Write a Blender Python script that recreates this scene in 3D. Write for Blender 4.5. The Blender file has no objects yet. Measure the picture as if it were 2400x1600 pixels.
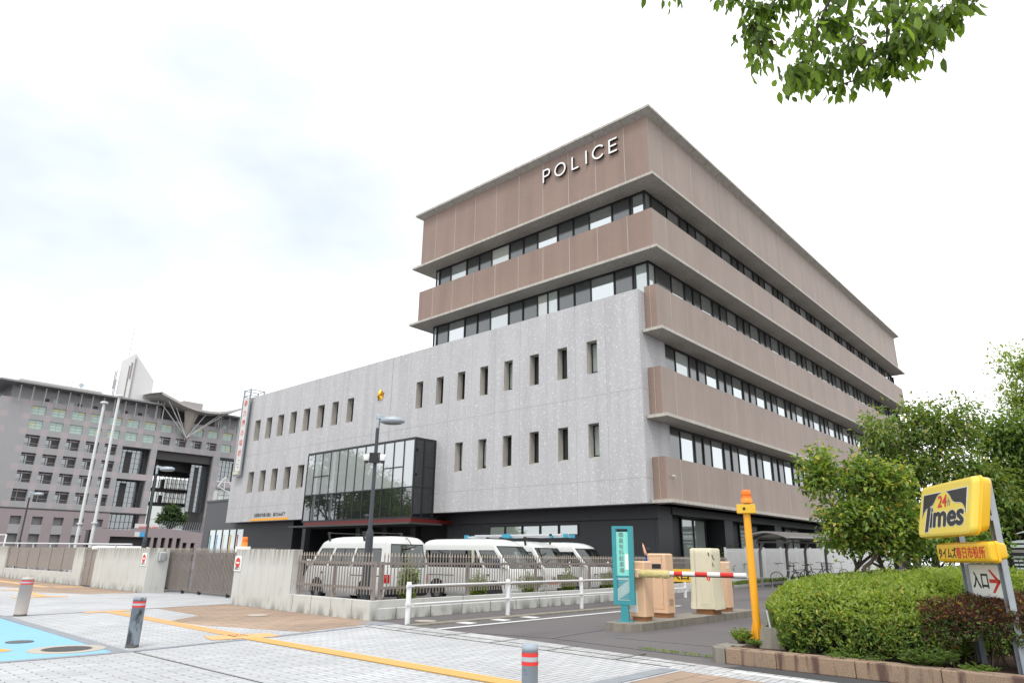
import bpy, math, random
import numpy as np
from mathutils import Vector, Matrix
random.seed(7); rng = np.random.default_rng(11)
S = bpy.context.scene; COL = S.collection
PI = math.pi
# ------------------------------------------------------------------ camera
CAMH = 1.4
def cam_axes(pitch, roll, yaw):
    f = Vector((math.sin(yaw)*math.cos(pitch), math.cos(yaw)*math.cos(pitch), math.sin(pitch)))
    r = Vector((math.cos(yaw), -math.sin(yaw), 0)); d = f.cross(r)
    c, s = math.cos(roll), math.sin(roll)
    return c*r+s*d, -s*r+c*d, f
cr, cd, cf = cam_axes(0.31038553, -0.01388695, -0.73442966)
cam = bpy.data.cameras.new('camera'); cam.sensor_width = 36; cam.lens = 1574.92/2400*36
cam.clip_start = .05; cam.clip_end = 2000
co = bpy.data.objects.new('camera', cam); COL.objects.link(co); S.camera = co
co.matrix_world = Matrix(((cr.x, -cd.x, -cf.x, 0), (cr.y, -cd.y, -cf.y, 0), (cr.z, -cd.z, -cf.z, CAMH), (0, 0, 0, 1)))
# ------------------------------------------------------------------ world, sun, exposure
SUN_EL, SUN_AZ = math.radians(58), math.radians(150)      # azimuth clockwise from +y
W = bpy.data.worlds.new('World'); S.world = W; W.use_nodes = True
nt = W.node_tree; nt.nodes.clear()
def wn(t, **k):
    n = nt.nodes.new(t)
    for a, v in k.items(): setattr(n, a, v)
    return n
sky = wn('ShaderNodeTexSky', sky_type='NISHITA', sun_disc=False, sun_elevation=SUN_EL, sun_rotation=SUN_AZ)
tc = wn('ShaderNodeTexCoord'); mp = wn('ShaderNodeMapping'); mp.inputs['Scale'].default_value = (1.0, 1.0, 1.9)
nz = wn('ShaderNodeTexNoise'); nz.inputs['Scale'].default_value = 1.15; nz.inputs['Detail'].default_value = 5; nz.inputs['Roughness'].default_value = .55
rp = wn('ShaderNodeValToRGB'); rp.color_ramp.elements[0].position = .28; rp.color_ramp.elements[0].color = (0, 0, 0, 1)
rp.color_ramp.elements[1].position = .66; rp.color_ramp.elements[1].color = (1, 1, 1, 1)
mx = wn('ShaderNodeMix', data_type='RGBA'); mx.inputs[7].default_value = (12.6, 12.75, 12.9, 1)
bg = wn('ShaderNodeBackground'); bg.inputs['Strength'].default_value = .1
out = wn('ShaderNodeOutputWorld'); L = nt.links.new
thin = wn('ShaderNodeMix', data_type='RGBA'); thin.inputs[0].default_value = .80; thin.inputs[7].default_value = (7.6, 8.2, 8.6, 1)   # thin bluish veil over the clear sky
dt = wn('ShaderNodeVectorMath', operation='DOT_PRODUCT'); dt.inputs[1].default_value = (-.80, .02, .60)     # the veil is thinnest high up on the left
ms_ = wn('ShaderNodeMath', operation='MULTIPLY_ADD'); ms_.inputs[1].default_value = -1.2; ma_ = wn('ShaderNodeMath', operation='ADD'); ma_.inputs[1].default_value = 1.07
L(tc.outputs['Generated'], mp.inputs['Vector']); L(mp.outputs[0], nz.inputs['Vector']); L(tc.outputs['Generated'], dt.inputs[0]); L(dt.outputs['Value'], ms_.inputs[0]); L(nz.outputs['Fac'], ms_.inputs[2]); L(ms_.outputs[0], ma_.inputs[0]); L(ma_.outputs[0], rp.inputs['Fac'])
L(rp.outputs['Color'], mx.inputs[0]); L(sky.outputs[0], thin.inputs[6]); L(thin.outputs[2], mx.inputs[6]); L(mx.outputs[2], bg.inputs['Color']); L(bg.outputs[0], out.inputs['Surface'])
sl = bpy.data.lights.new('sun', 'SUN'); sl.energy = 1.5; sl.angle = math.radians(16); sl.color = (1, .96, .9)
so = bpy.data.objects.new('sun', sl); COL.objects.link(so)
sd = Vector((math.sin(SUN_AZ)*math.cos(SUN_EL), math.cos(SUN_AZ)*math.cos(SUN_EL), math.sin(SUN_EL)))
so.rotation_euler = sd.to_track_quat('Z', 'Y').to_euler(); so.location = (10, -30, 60)
S.view_settings.view_transform = 'Standard'; S.view_settings.look = 'None'; S.view_settings.exposure = 0.38; S.view_settings.gamma = 1
# ------------------------------------------------------------------ materials
MATS = {}
class NT:
    def __init__(s, name):
        s.m = bpy.data.materials.new(name); s.m.use_nodes = True; s.t = s.m.node_tree; s.b = s.t.nodes['Principled BSDF']
        s.o = s.t.nodes['Material Output']; MATS[name] = s.m; s._c = None
    def n(s, typ, ins=None, **k):
        x = s.t.nodes.new(typ)
        for a, v in k.items(): setattr(x, a, v)
        for a, v in (ins or {}).items():
            if hasattr(v, 'is_linked') or isinstance(v, bpy.types.NodeSocket): s.t.links.new(v, x.inputs[a])
            else: x.inputs[a].default_value = v
        return x
    def co(s, scale=(1, 1, 1), rot=(0, 0, 0)):
        if s._c is None: s._c = s.n('ShaderNodeTexCoord')
        return s.n('ShaderNodeMapping', {'Vector': s._c.outputs['Object'], 'Scale': scale, 'Rotation': rot}).outputs[0]
    def noise(s, scale, detail=3, vec=None, rough=.55):
        return s.n('ShaderNodeTexNoise', {'Vector': vec or s.co(), 'Scale': scale, 'Detail': detail, 'Roughness': rough}).outputs['Fac']
    def ramp(s, fac, p0, c0, p1, c1):
        r = s.n('ShaderNodeValToRGB', {'Fac': fac}); e = r.color_ramp.elements
        g = lambda c: (c, c, c, 1) if not hasattr(c, '__len__') else (*c[:3], 1)
        e[0].position = p0; e[0].color = g(c0); e[1].position = p1; e[1].color = g(c1); return r.outputs['Color']
    def mix(s, f, a, b, mode='MIX'):
        x = s.n('ShaderNodeMix', data_type='RGBA', blend_type=mode)
        for i, v in ((0, f), (6, a), (7, b)):
            if isinstance(v, bpy.types.NodeSocket): s.t.links.new(v, x.inputs[i])
            else: x.inputs[i].default_value = v if i == 0 else (*v[:3], 1)
        return x.outputs[2]
    def set(s, color=None, rough=None, metal=None, ior=None, **k):
        for key, v in (('Base Color', color), ('Roughness', rough), ('Metallic', metal), ('IOR', ior)):
            if v is None: continue
            if isinstance(v, bpy.types.NodeSocket): s.t.links.new(v, s.b.inputs[key])
            else: s.b.inputs[key].default_value = (*v, 1) if key == 'Base Color' else v
        return s
    def bump(s, h, strength=.3, dist=.01):
        b = s.n('ShaderNodeBump', {'Height': h, 'Strength': strength, 'Distance': dist}); s.t.links.new(b.outputs[0], s.b.inputs['Normal']); return s
def plain(name, color, rough=.5, metal=0, var=.12, scale=3, ior=1.45, spec=None):
    a = NT(name); f = a.noise(scale, 4)
    a.set(a.mix(f, [c*(1-var) for c in color], [min(1, c*(1+var)) for c in color]), rough, metal, ior)
    return a
def shiny(name, color, rough=.3, metal=0, var=.05): return plain(name, color, rough, metal, var)
shiny('white_paint', (.66, .67, .68), .3); shiny('van_white', (.58, .59, .58), .2, 0, .02); plain('rubber', (.018, .018, .019), .7)
plain('dark_plastic', (.03, .03, .032), .5); plain('black_metal', (.02, .021, .024), .45); plain('steel', (.45, .46, .47), .4, .7)
plain('charcoal_pole', (.035, .042, .052), .45); plain('galvanised', (.33, .37, .41), .45, .3, .18, 6)
plain('fence_brown', (.235, .205, .185), .5, 0, .15, 2); plain('soil', (.055, .03, .02), .95, 0, .5, 9); plain('bark', (.075, .06, .048), .9, 0, .4, 12)
plain('bark_dark', (.045, .035, .03), .9, 0, .4, 12); plain('beige_cabinet', (.70, .46, .30), .45, 0, .10, 3); plain('beige_base', (.33, .15, .06), .6, 0, .2, 8)
plain('teal', (.035, .26, .30), .45, 0, .12, 5); plain('teal_panel', (.21, .64, .55), .5, 0, .03); plain('teal_mesh', (.42, .56, .56), .5)
plain('signal_yellow', (.80, .36, .015), .42, 0, .06, 3); plain('box_yellow', (.68, .42, .03), .45); plain('sign_yellow', (.70, .54, .075), .22, 0, .03, 2)
plain('sign_amber', (.74, .45, .02), .25, 0, .03, 2); plain('sign_black', (.012, .012, .011), .3); plain('sign_red', (.55, .03, .02), .35)
plain('sign_white', (.78, .79, .76), .4, 0, .04); plain('text_gray', (.15, .21, .21), .6); plain('red_tape', (.62, .035, .03), .45); plain('silver_tape', (.42, .46, .5), .35, .3)
plain('orange_lens', (.85, .17, .01), .15); plain('orange_base', (.75, .25, .02), .4); plain('lamp_core', (.95, .5, .02), .3)
plain('gold', (.75, .42, .05), .3, .75, .15, 8); plain('ladder_metal', (.62, .64, .66), .35, .4); plain('ladder_blue', (.05, .34, .50), .5)
plain('wood_board', (.55, .30, .13), .6, 0, .2, 5); plain('red_canopy', (.13, .014, .014), .4); plain('curtain', (.55, .55, .43), .9); plain('skin', (.52, .28, .19), .55, 0, .06)
plain('shirt_blue', (.02, .09, .42), .8); plain('trousers', (.03, .035, .05), .85); plain('hair', (.012, .01, .009), .6); plain('marking_white', (.62, .63, .62), .7, 0, .2, 14)
plain('tail_red', (.45, .01, .01), .2); plain('lamp_clear', (.62, .62, .6), .12); plain('chrome', (.75, .75, .76), .12, .95); plain('amber', (.7, .16, .01), .2)
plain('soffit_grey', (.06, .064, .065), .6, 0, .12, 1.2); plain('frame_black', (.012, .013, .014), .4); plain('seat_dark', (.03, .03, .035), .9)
plain('letter_side', (.012, .012, .013), .5); plain('letter_white', (.8, .8, .78), .35); plain('flag_white', (.62, .63, .64), .4); plain('lot_shade', (.09, .09, .092), .9)
plain('hall_roof', (.24, .245, .25), .6, 0, .1, .3); plain('hall_white', (.58, .58, .58), .6, 0, .05, .3); plain('hall_beige', (.36, .33, .29), .7); plain('hall_conc', (.40, .39, .37), .8, 0, .15, .5)
plain('hall_glass_light', (.34, .46, .41), .25, 0, .05, .2, 1.6); plain('hall_glass_yellow', (.46, .47, .29), .3, 0, .05, .2); plain('curtain_frame', (.13, .135, .14), .5); plain('hall_dark', (.05, .048, .05), .6, 0, .2, .4); plain('hall_frame', (.30, .28, .28), .6)
plain('hall_grey', (.305, .305, .315), .6, 0, .08, .25); plain('hall_pink', (.37, .325, .335), .6, 0, .08, .25); plain('hall_base', (.28, .235, .245), .65, 0, .1, .3); plain('hall_lattice', (.56, .60, .58), .5, 0, .03, .2)
plain('shelter_grey', (.20, .19, .185), .45); plain('shelter_roof', (.16, .155, .15), .3); plain('bike_black', (.02, .02, .022), .4); plain('banner_white', (.62, .60, .58), .7); plain('banner_red', (.58, .16, .15), .7)
plain('sign_blue', (.06, .32, .62), .5); plain('cream_wall', (.33, .34, .30), .6); plain('louvre_green', (.42, .50, .46), .5, 0, .1, 1)
def brick(name, c1, c2, cm, bw, rh, mortar, vec, offset=.5, rough=.8, squash=1, var=.15, bump=.25, vs=.6):
    a = NT(name); v = a.co(**vec)
    b = a.n('ShaderNodeTexBrick', {'Vector': v, 'Color1': (*c1, 1), 'Color2': (*c2, 1), 'Mortar': (*cm, 1), 'Scale': 1.0, 'Mortar Size': mortar, 'Mortar Smooth': .1, 'Bias': 0., 'Brick Width': bw, 'Row Height': rh}, offset=offset)
    f = a.noise(vs, 5); f2 = a.noise(18, 3)
    c = a.mix(1, b.outputs['Color'], a.ramp(f, .3, 1-var, .7, 1+var), 'MULTIPLY'); c = a.mix(.5, c, a.ramp(f2, .25, .8, .75, 1.0), 'MULTIPLY')
    if name.startswith('tile'): c = a.mix(1, c, a.ramp(a.noise(1, 4, a.co(scale=(1.1, 1.1, .10))), .35, .90, .62, 1.03), 'MULTIPLY')
    if name.endswith('pavers'): c = a.mix(a.ramp(a.noise(1.1, 7, rough=.7), .60, 0, .74, .5), c, [v*.55 for v in c1]); c = a.mix(a.ramp(a.noise(.22, 3), .40, .22, .55, 0), c, [v*.62 for v in c1])
    a.set(c, rough); a.bump(b.outputs['Fac'], -bump, .01); return a
# brick() rows run along local x; rot 90deg about z makes rows run along +y
R90 = (0, 0, PI/2)
brick('white_pavers', (.52, .53, .545), (.43, .44, .455), (.11, .11, .12), .40, .10, .0075, dict(rot=R90), var=.13)
brick('strip_pavers', (.50, .505, .505), (.40, .405, .41), (.12, .12, .12), .38, .19, .008, dict(rot=R90), var=.14)
brick('brown_pavers', (.37, .265, .19), (.31, .225, .165), (.11, .085, .07), .60, .30, .010, dict(rot=R90), var=.2)
brick('tile_front', (.285, .195, .155), (.255, .173, .14), (.235, .178, .15), .10, .05, .005, dict(rot=(PI/2, 0, 0)), var=.05, bump=.1, rough=.55)
brick('tile_side', (.272, .188, .155), (.25, .172, .142), (.28, .218, .185), .10, .05, .006, dict(rot=(PI/2, 0, PI/2)), var=.05, bump=.1, rough=.55)
def concrete(name, base, streak=.5, board=.35):
    a = NT(name); f = a.noise(1.6, 6); g = a.noise(1, 4, a.co(scale=(7, 7, .5))); k = a.noise(40, 2)
    c = a.mix(f, [x*.85 for x in base], [x*1.12 for x in base]); c = a.mix(1, c, a.ramp(g, .32, 1-streak, .55, 1.), 'MULTIPLY')
    c = a.mix(.4, c, a.ramp(k, .3, .85, .7, 1.05), 'MULTIPLY'); a.set(c, .85); a.bump(k, .15, .004); return a
concrete('concrete', (.50, .50, .47), .22); concrete('eave_concrete', (.47, .45, .41), .25); concrete('kerb_concrete', (.235, .215, .18), .3); concrete('block_concrete', (.36, .355, .33), .3)
a = NT('board_concrete')     # cast board-marked wall: grey, darker weathering running down from the coping
f = a.noise(1.3, 6); g = a.noise(1, 5, a.co(scale=(9, 9, .6))); g2 = a.noise(1, 5, a.co(scale=(3, 3, 1.2))); wv = a.n('ShaderNodeSeparateXYZ', {'Vector': a.co()})
c = a.mix(f, (.44, .445, .42), (.56, .565, .54)); top = a.n('ShaderNodeMapRange', {'Value': wv.outputs['Z'], 'From Min': 1.05, 'From Max': 1.52}).outputs[0]
low = a.n('ShaderNodeMapRange', {'Value': wv.outputs['Z'], 'From Min': .3, 'From Max': .0}).outputs[0]
st = a.mix(1, a.ramp(g, .42, 1, .62, 0), top, 'MULTIPLY'); st2 = a.mix(1, a.ramp(g2, .4, 1, .55, 0), low, 'MULTIPLY')
c = a.mix(st, c, (.23, .215, .185)); c = a.mix(st2, c, (.20, .20, .18)); c = a.mix(a.ramp(g2, .62, 0, .72, .35), c, (.27, .27, .25)); a.set(c, .85); a.bump(a.noise(30, 2), .12, .004)
a = NT('gray_panel')         # washed concrete cladding with pale chips
f = a.noise(.5, 5); k = a.noise(12.5, 2, rough=.6); k2 = a.noise(60, 2)
c = a.mix(f, (.42, .42, .435), (.49, .49, .505)); c = a.mix(.5, c, a.ramp(k2, .3, .8, .7, 1.1), 'MULTIPLY')
st = a.noise(1, 5, a.co(scale=(1.6, 1.6, .12))); c = a.mix(1, c, a.ramp(st, .36, .90, .60, 1.03), 'MULTIPLY'); c = a.mix(a.ramp(k, .60, 0, .65, .7), c, (.66, .66, .66)); a.set(c, .8)
a = NT('granite_kerb'); f = a.noise(2.2, 5); k = a.noise(90, 2); g = a.noise(1, 4, a.co(scale=(5, 5, .7)))
c = a.mix(f, (.31, .21, .135), (.24, .18, .135)); c = a.mix(.8, c, a.ramp(k, .3, .6, .7, 1.3), 'MULTIPLY'); c = a.mix(a.ramp(g, .50, 0, .60, .85), c, (.075, .035, .03)); a.set(c, .8); a.bump(k, .3, .006)
a = NT('asphalt'); f = a.noise(.35, 6); k = a.noise(140, 2); k2 = a.noise(45, 2); g = a.noise(.25, 4, a.co(scale=(1.6, .35, 1)))
c = a.mix(f, (.095, .087, .09), (.15, .138, .14)); c = a.mix(.8, c, a.ramp(k, .3, .6, .75, 1.4), 'MULTIPLY'); c = a.mix(a.ramp(k2, .70, 0, .74, .8), c, (.34, .33, .32))
c = a.mix(a.ramp(g, .52, 0, .62, .45), c, (.065, .056, .062)); a.set(c, .82); a.bump(k, .25, .006)
a = NT('dark_asphalt'); k = a.noise(120, 2); c = a.mix(a.noise(.5, 4), (.035, .036, .04), (.055, .056, .06)); c = a.mix(.8, c, a.ramp(k, .3, .6, .75, 1.4), 'MULTIPLY'); a.set(c, .8); a.bump(k, .3, .006)
a = NT('blue_paint'); f = a.noise(.6, 6); k = a.noise(60, 3); c = a.mix(f, (.18, .40, .57), (.24, .47, .63)); c = a.mix(.5, c, a.ramp(k, .3, .85, .7, 1.08), 'MULTIPLY'); c = a.mix(a.ramp(a.noise(2.5, 6), .66, 0, .74, .35), c, (.25, .33, .38)); a.set(c, .7)
a = NT('tactile'); f = a.noise(1.2, 5); c = a.mix(f, (.58, .33, .14), (.68, .40, .18)); a.set(c, .75)
plain('tactile_groove', (.42, .25, .06), .85, 0, .2, 5); a = NT('tactile_line'); f = a.noise(1.2, 5); c = a.mix(f, (.60, .375, .125), (.70, .45, .17)); a.set(c, .75)
plain('panel_joint', (.31, .31, .32), .8); plain('kerb_grey', (.24, .255, .28), .8, 0, .2, 4); plain('iron_lid', (.12, .115, .115), .6, .4, .25, 9); plain('lid_apron', (.42, .38, .32), .85, 0, .2, 5)
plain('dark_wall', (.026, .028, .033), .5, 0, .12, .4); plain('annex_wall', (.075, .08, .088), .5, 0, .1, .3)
def glass(name, dark, mirror, rough=.02):          # window pane seen from outside: dark room behind a partly mirroring surface
    a = NT(name); a.set(dark, rough, 0, 1.5)
    g = a.n('ShaderNodeBsdfGlossy', {'Color': (.86, .92, .95, 1), 'Roughness': rough}); m = a.n('ShaderNodeMixShader', {0: mirror})
    a.t.links.new(a.b.outputs[0], m.inputs[1]); a.t.links.new(g.outputs[0], m.inputs[2]); a.t.links.new(m.outputs[0], a.o.inputs['Surface']); return a
glass('pane_bright', (.16, .18, .18), .52); glass('pane_mid', (.27, .30, .29), .38); glass('pane_blind', (.50, .52, .47), .25); glass('pane_pale', (.42, .47, .45), .30); glass('pane_dark', (.012, .013, .014), .10); glass('bay_upper', (.36, .38, .39), .22); glass('bay_lower', (.02, .021, .023), .17); glass('bay_side', (.012, .013, .014), .05)
glass('grey_panel_dark', (.045, .05, .05), .10, .12); glass('hall_pane', (.05, .06, .07), .22); glass('frost', (.30, .34, .32), .18)
def seeglass(name, tint, refl):
    a = NT(name); t = a.n('ShaderNodeBsdfTransparent', {'Color': (*tint, 1)}); g = a.n('ShaderNodeBsdfGlossy', {'Color': (.9, .95, .95, 1), 'Roughness': .02}); m = a.n('ShaderNodeMixShader', {0: refl})
    a.t.links.new(t.outputs[0], m.inputs[1]); a.t.links.new(g.outputs[0], m.inputs[2]); a.t.links.new(m.outputs[0], a.o.inputs['Surface']); return a
seeglass('car_glass', (.5, .56, .54), .13); seeglass('car_privacy', (.03, .03, .03), .10); seeglass('lens_clear', (.9, .9, .9), .1); seeglass('thin_glass', (.72, .78, .78), .3)
a = NT('cover_fabric'); f = a.noise(2, 5); g = a.noise(1, 3, a.co(scale=(9, 9, .8))); c = a.mix(f, (.58, .54, .40), (.68, .63, .48)); a.set(c, .8); a.bump(g, .8, .05)
a = NT('yellow_fabric'); f = a.noise(4, 5); c = a.mix(f, (.50, .42, .16), (.62, .54, .26)); a.set(c, .85); a.bump(a.noise(14, 3), .9, .03)
def leafmat(name, col, trans=.42, var=.25):
    a = NT(name); f = a.noise(2.5, 3); c = a.mix(f, [x*(1-var) for x in col], [x*(1+var) for x in col]); a.set(c, .55)
    t = a.n('ShaderNodeBsdfTranslucent'); a.t.links.new(a.mix(1, c, (1.25, 1.3, .6), 'MULTIPLY'), t.inputs['Color']); m = a.n('ShaderNodeMixShader', {0: trans})
    a.t.links.new(a.b.outputs[0], m.inputs[1]); a.t.links.new(t.outputs[0], m.inputs[2]); a.t.links.new(m.outputs[0], a.o.inputs['Surface'])
leafmat('leaf_lime', (.27, .36, .055)); leafmat('leaf_green', (.185, .29, .06)); leafmat('leaf_dark', (.085, .15, .04)); leafmat('leaf_yellow', (.46, .42, .10)); leafmat('leaf_olive', (.235, .285, .085))
leafmat('leaf_red', (.17, .06, .045)); leafmat('leaf_maroon', (.085, .05, .035)); leafmat('leaf_orange', (.45, .20, .04)); leafmat('leaf_mid', (.15, .235, .06)); leafmat('leaf_pale', (.33, .41, .10)); leafmat('leaf_overhead', (.17, .27, .035), .62); leafmat('leaf_overdark', (.085, .15, .022), .5)
leafmat('leaf_ginkgo', (.05, .085, .045)); plain('twig', (.06, .045, .03), .9); plain('inner_shade', (.02, .024, .012), 1)  # last one: near-black for the hedge fill boxes, painted interior shade
# ------------------------------------------------------------------ object helpers
def wloc(o):
    v = Vector((0, 0, 0))
    while o is not None: v += o.location; o = o.parent
    return v
def tag(o, label=None, cat=None, group=None, kind=None):
    for k, v in (('label', label), ('category', cat), ('group', group), ('kind', kind)):
        if v: o[k] = v
    return o
def thing(name, label, cat, loc=(0, 0, 0), group=None, rotz=0):
    o = bpy.data.objects.new(name, None); COL.objects.link(o); o.location = loc; o.rotation_euler = (0, 0, rotz); o.empty_display_size = .2
    return tag(o, label, cat, group)
class MB:
    def __init__(s): s.v = []; s.f = []; s.mi = []; s.cur = 0; s.sm = set()
    def m(s, i): s.cur = i; return s
    def add(s, vs, fs, smooth=False):
        b = len(s.v); s.v.extend([tuple(v) for v in vs])
        for f in fs:
            if smooth: s.sm.add(len(s.f))
            s.f.append(tuple(b+i for i in f)); s.mi.append(s.cur)
        return s
    def box(s, x0, x1, y0, y1, z0, z1):
        x0, x1 = min(x0, x1), max(x0, x1); y0, y1 = min(y0, y1), max(y0, y1); z0, z1 = min(z0, z1), max(z0, z1)
        return s.add([(x0, y0, z0), (x1, y0, z0), (x1, y1, z0), (x0, y1, z0), (x0, y0, z1), (x1, y0, z1), (x1, y1, z1), (x0, y1, z1)],
                     [(3, 2, 1, 0), (4, 5, 6, 7), (0, 1, 5, 4), (1, 2, 6, 5), (2, 3, 7, 6), (3, 0, 4, 7)])
    def obox(s, p, ax, ay, az):     # box from corner p and three edge vectors
        p, ax, ay, az = map(Vector, (p, ax, ay, az)); q = [p, p+ax, p+ax+ay, p+ay]; q = q+[k+az for k in q]
        return s.add(q, [(3, 2, 1, 0), (4, 5, 6, 7), (0, 1, 5, 4), (1, 2, 6, 5), (2, 3, 7, 6), (3, 0, 4, 7)])
    def bbox(s, x0, x1, y0, y1, z0, z1, b=.01):   # box with chamfered vertical and top edges
        pts = [(x0+b, y0), (x1-b, y0), (x1, y0+b), (x1, y1-b), (x1-b, y1), (x0+b, y1), (x0, y1-b), (x0, y0+b)]
        cx, cy = (x0+x1)/2, (y0+y1)/2; ins = [(px+(b if px < cx else -b), py+(b if py < cy else -b)) for px, py in pts]
        return s.loft([[(*p, z0) for p in pts], [(*p, z1-b) for p in pts], [(*p, z1) for p in ins]])
    def loft(s, rings, cap=True, smooth=False, closed=True):
        n = len(rings[0]); vs = [p for r in rings for p in r]; fs = []
        for i in range(len(rings)-1):
            for j in range(n if closed else n-1): fs.append((i*n+j, i*n+(j+1) % n, (i+1)*n+(j+1) % n, (i+1)*n+j))
        s.add(vs, fs, smooth)
        if cap and closed: s.add(rings[0], [tuple(range(n-1, -1, -1))]); s.add(rings[-1], [tuple(range(n))])
        return s
    def prism(s, pts, z0, z1): return s.loft([[(x, y, z0) for x, y in pts], [(x, y, z1) for x, y in pts]])
    def tube(s, path, r, n=8, cap=True, smooth=True):
        path = [Vector(p) for p in path]; rs = r if hasattr(r, '__len__') else [r]*len(path); rings = []
        up = None
        for i, p in enumerate(path):
            d = (path[min(i+1, len(path)-1)]-path[max(i-1, 0)]).normalized()
            if up is None: up = Vector((0, 0, 1)) if abs(d.z) < .9 else Vector((1, 0, 0))
            a = d.cross(up)
            if a.length < 1e-4: a = d.cross(Vector((.3, 1, .2)))
            a.normalize(); b = a.cross(d).normalized(); up = b
            rings.append([p+(a*math.cos(2*PI*k/n)+b*math.sin(2*PI*k/n))*rs[i] for k in range(n)])
        return s.loft(rings, cap, smooth)
    def lathe(s, cx, cy, prof, n=24, smooth=True):
        rings = [[(cx+r*math.cos(2*PI*k/n), cy+r*math.sin(2*PI*k/n), z) for k in range(n)] for r, z in prof]; return s.loft(rings, True, smooth)
    def disc(s, c, nrm, r0, r1, t, n=24):    # ring/disc extruded by t along nrm
        c, nrm = Vector(c), Vector(nrm).normalized(); a = nrm.orthogonal().normalized(); b = nrm.cross(a)
        rg = lambda r, o: [c+nrm*o+(a*math.cos(2*PI*k/n)+b*math.sin(2*PI*k/n))*r for k in range(n)]
        if r0 <= 0: return s.loft([rg(r1, 0), rg(r1, t)])
        return s.loft([rg(r0, 0), rg(r1, 0), rg(r1, t), rg(r0, t), rg(r0, 0)], cap=False)
    def build(s, name, mats, parent=None, bevel=0):
        me = bpy.data.meshes.new(name); o = bpy.data.objects.new(name, me)
        off = wloc(parent) if parent is not None else Vector((0, 0, 0))
        me.from_pydata([(x-off.x, y-off.y, z-off.z) for x, y, z in s.v], [], s.f)
        if isinstance(mats, str): mats = [mats]
        for k in mats: me.materials.append(MATS[k])
        me.polygons.foreach_set('material_index', [min(i, len(mats)-1) for i in s.mi])
        if s.sm: me.polygons.foreach_set('use_smooth', [i in s.sm for i in range(len(s.f))])
        me.update(); COL.objects.link(o)
        if parent is not None: o.parent = parent
        if bevel:
            b = o.modifiers.new('bevel', 'BEVEL'); b.width = bevel; b.segments = 2; b.limit_method = 'ANGLE'
        return o
def copy_tree(o, parent=None):
    c = o.copy(); COL.objects.link(c)
    if parent is not None: c.parent = parent
    for ch in list(o.children): copy_tree(ch, c)
    return c
def text_geo(body, size, bold=0, ext=.004, align='CENTER', space=1.0, line=1.0):
    cu = bpy.data.curves.new('lettering', 'FONT'); cu.body = body; cu.size = size; cu.offset = bold; cu.extrude = ext; cu.align_x = align; cu.align_y = 'CENTER'
    cu.space_character = space; cu.space_line = line; cu.resolution_u = 3
    t = bpy.data.objects.new('lettering', cu); COL.objects.link(t); dg = bpy.context.evaluated_depsgraph_get(); dg.update()
    me = bpy.data.meshes.new_from_object(t.evaluated_get(dg)); COL.objects.unlink(t); bpy.data.objects.remove(t); bpy.data.curves.remove(cu); return me
def text(name, body, mat, parent, origin, ux, uy, size, bold=0, ext=.003, sx=1, fit=None, heavy=0, **k):
    """lettering as mesh laid in the plane origin + u*ux + v*uy; fit = (width, height) rescales the block"""
    me = text_geo(body, size, bold, ext, **k); ux, uy = Vector(ux).normalized(), Vector(uy).normalized(); n = ux.cross(uy)
    vs = np.array([v.co[:] for v in me.vertices]); fx = sx; fy = 1
    if fit:
        mn, mxx = vs.min(0), vs.max(0); fx = fit[0]/(mxx[0]-mn[0]); fy = fit[1]/(mxx[1]-mn[1]); vs[:, 0] -= (mn[0]+mxx[0])/2; vs[:, 1] -= (mn[1]+mxx[1])/2
    off = wloc(parent) if parent is not None else Vector((0, 0, 0)); o0 = Vector(origin)-off
    for i, v in enumerate(me.vertices): v.co = o0+ux*(vs[i, 0]*fx)+uy*(vs[i, 1]*fy)+n*vs[i, 2]
    if heavy:          # heavier strokes: the same outlines laid again slightly shifted
        V = [v.co.copy() for v in me.vertices]; Fc = [tuple(p.vertices) for p in me.polygons]; VV, FF = list(V), list(Fc)
        for q, (a, b) in enumerate(((-1, 0), (1, 0), (0, -.6), (0, .6), (-.7, .45), (.7, -.45))): FF += [tuple(i+len(VV) for i in f) for f in Fc]; VV += [v+ux*(a*heavy)+uy*(b*heavy)+n*(.00015*(q+1)) for v in V]
        bpy.data.meshes.remove(me); me = bpy.data.meshes.new(name); me.from_pydata(VV, [], FF)
    me.materials.clear(); me.materials.append(MATS[mat]); me.name = name
    for p in me.polygons: p.material_index = 0
    o = bpy.data.objects.new(name, me); COL.objects.link(o)
    if parent is not None: o.parent = parent
    return o
def gridwall(mb, us, vs, cell, depth, P):
    """wall of cells; cell(i,j) gives a material slot or None for an opening; P(u,v,d) -> point, d into the wall"""
    nu, nv = len(us)-1, len(vs)-1; get = lambda i, j: cell(i, j) if 0 <= i < nu and 0 <= j < nv else None
    for i in range(nu):
        for j in range(nv):
            c = get(i, j)
            if c is None: continue
            mb.m(c); u0, u1, v0, v1 = us[i], us[i+1], vs[j], vs[j+1]
            mb.add([P(u0, v0, 0), P(u1, v0, 0), P(u1, v1, 0), P(u0, v1, 0)], [(0, 1, 2, 3)]); mb.add([P(u0, v0, depth), P(u1, v0, depth), P(u1, v1, depth), P(u0, v1, depth)], [(3, 2, 1, 0)])
            for (di, dj, a, b) in ((-1, 0, (u0, v0), (u0, v1)), (1, 0, (u1, v0), (u1, v1)), (0, -1, (u0, v0), (u1, v0)), (0, 1, (u0, v1), (u1, v1))):
                if get(i+di, j+dj) is None: mb.add([P(*a, 0), P(*b, 0), P(*b, depth), P(*a, depth)], [(0, 1, 2, 3)])
def gz(x, y):           # the car park rises gently towards the back of the site
    t = min(1, max(0, (x+50)/25)); return .018*min(60, max(0, y-20))*t*t*(3-2*t)
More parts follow.
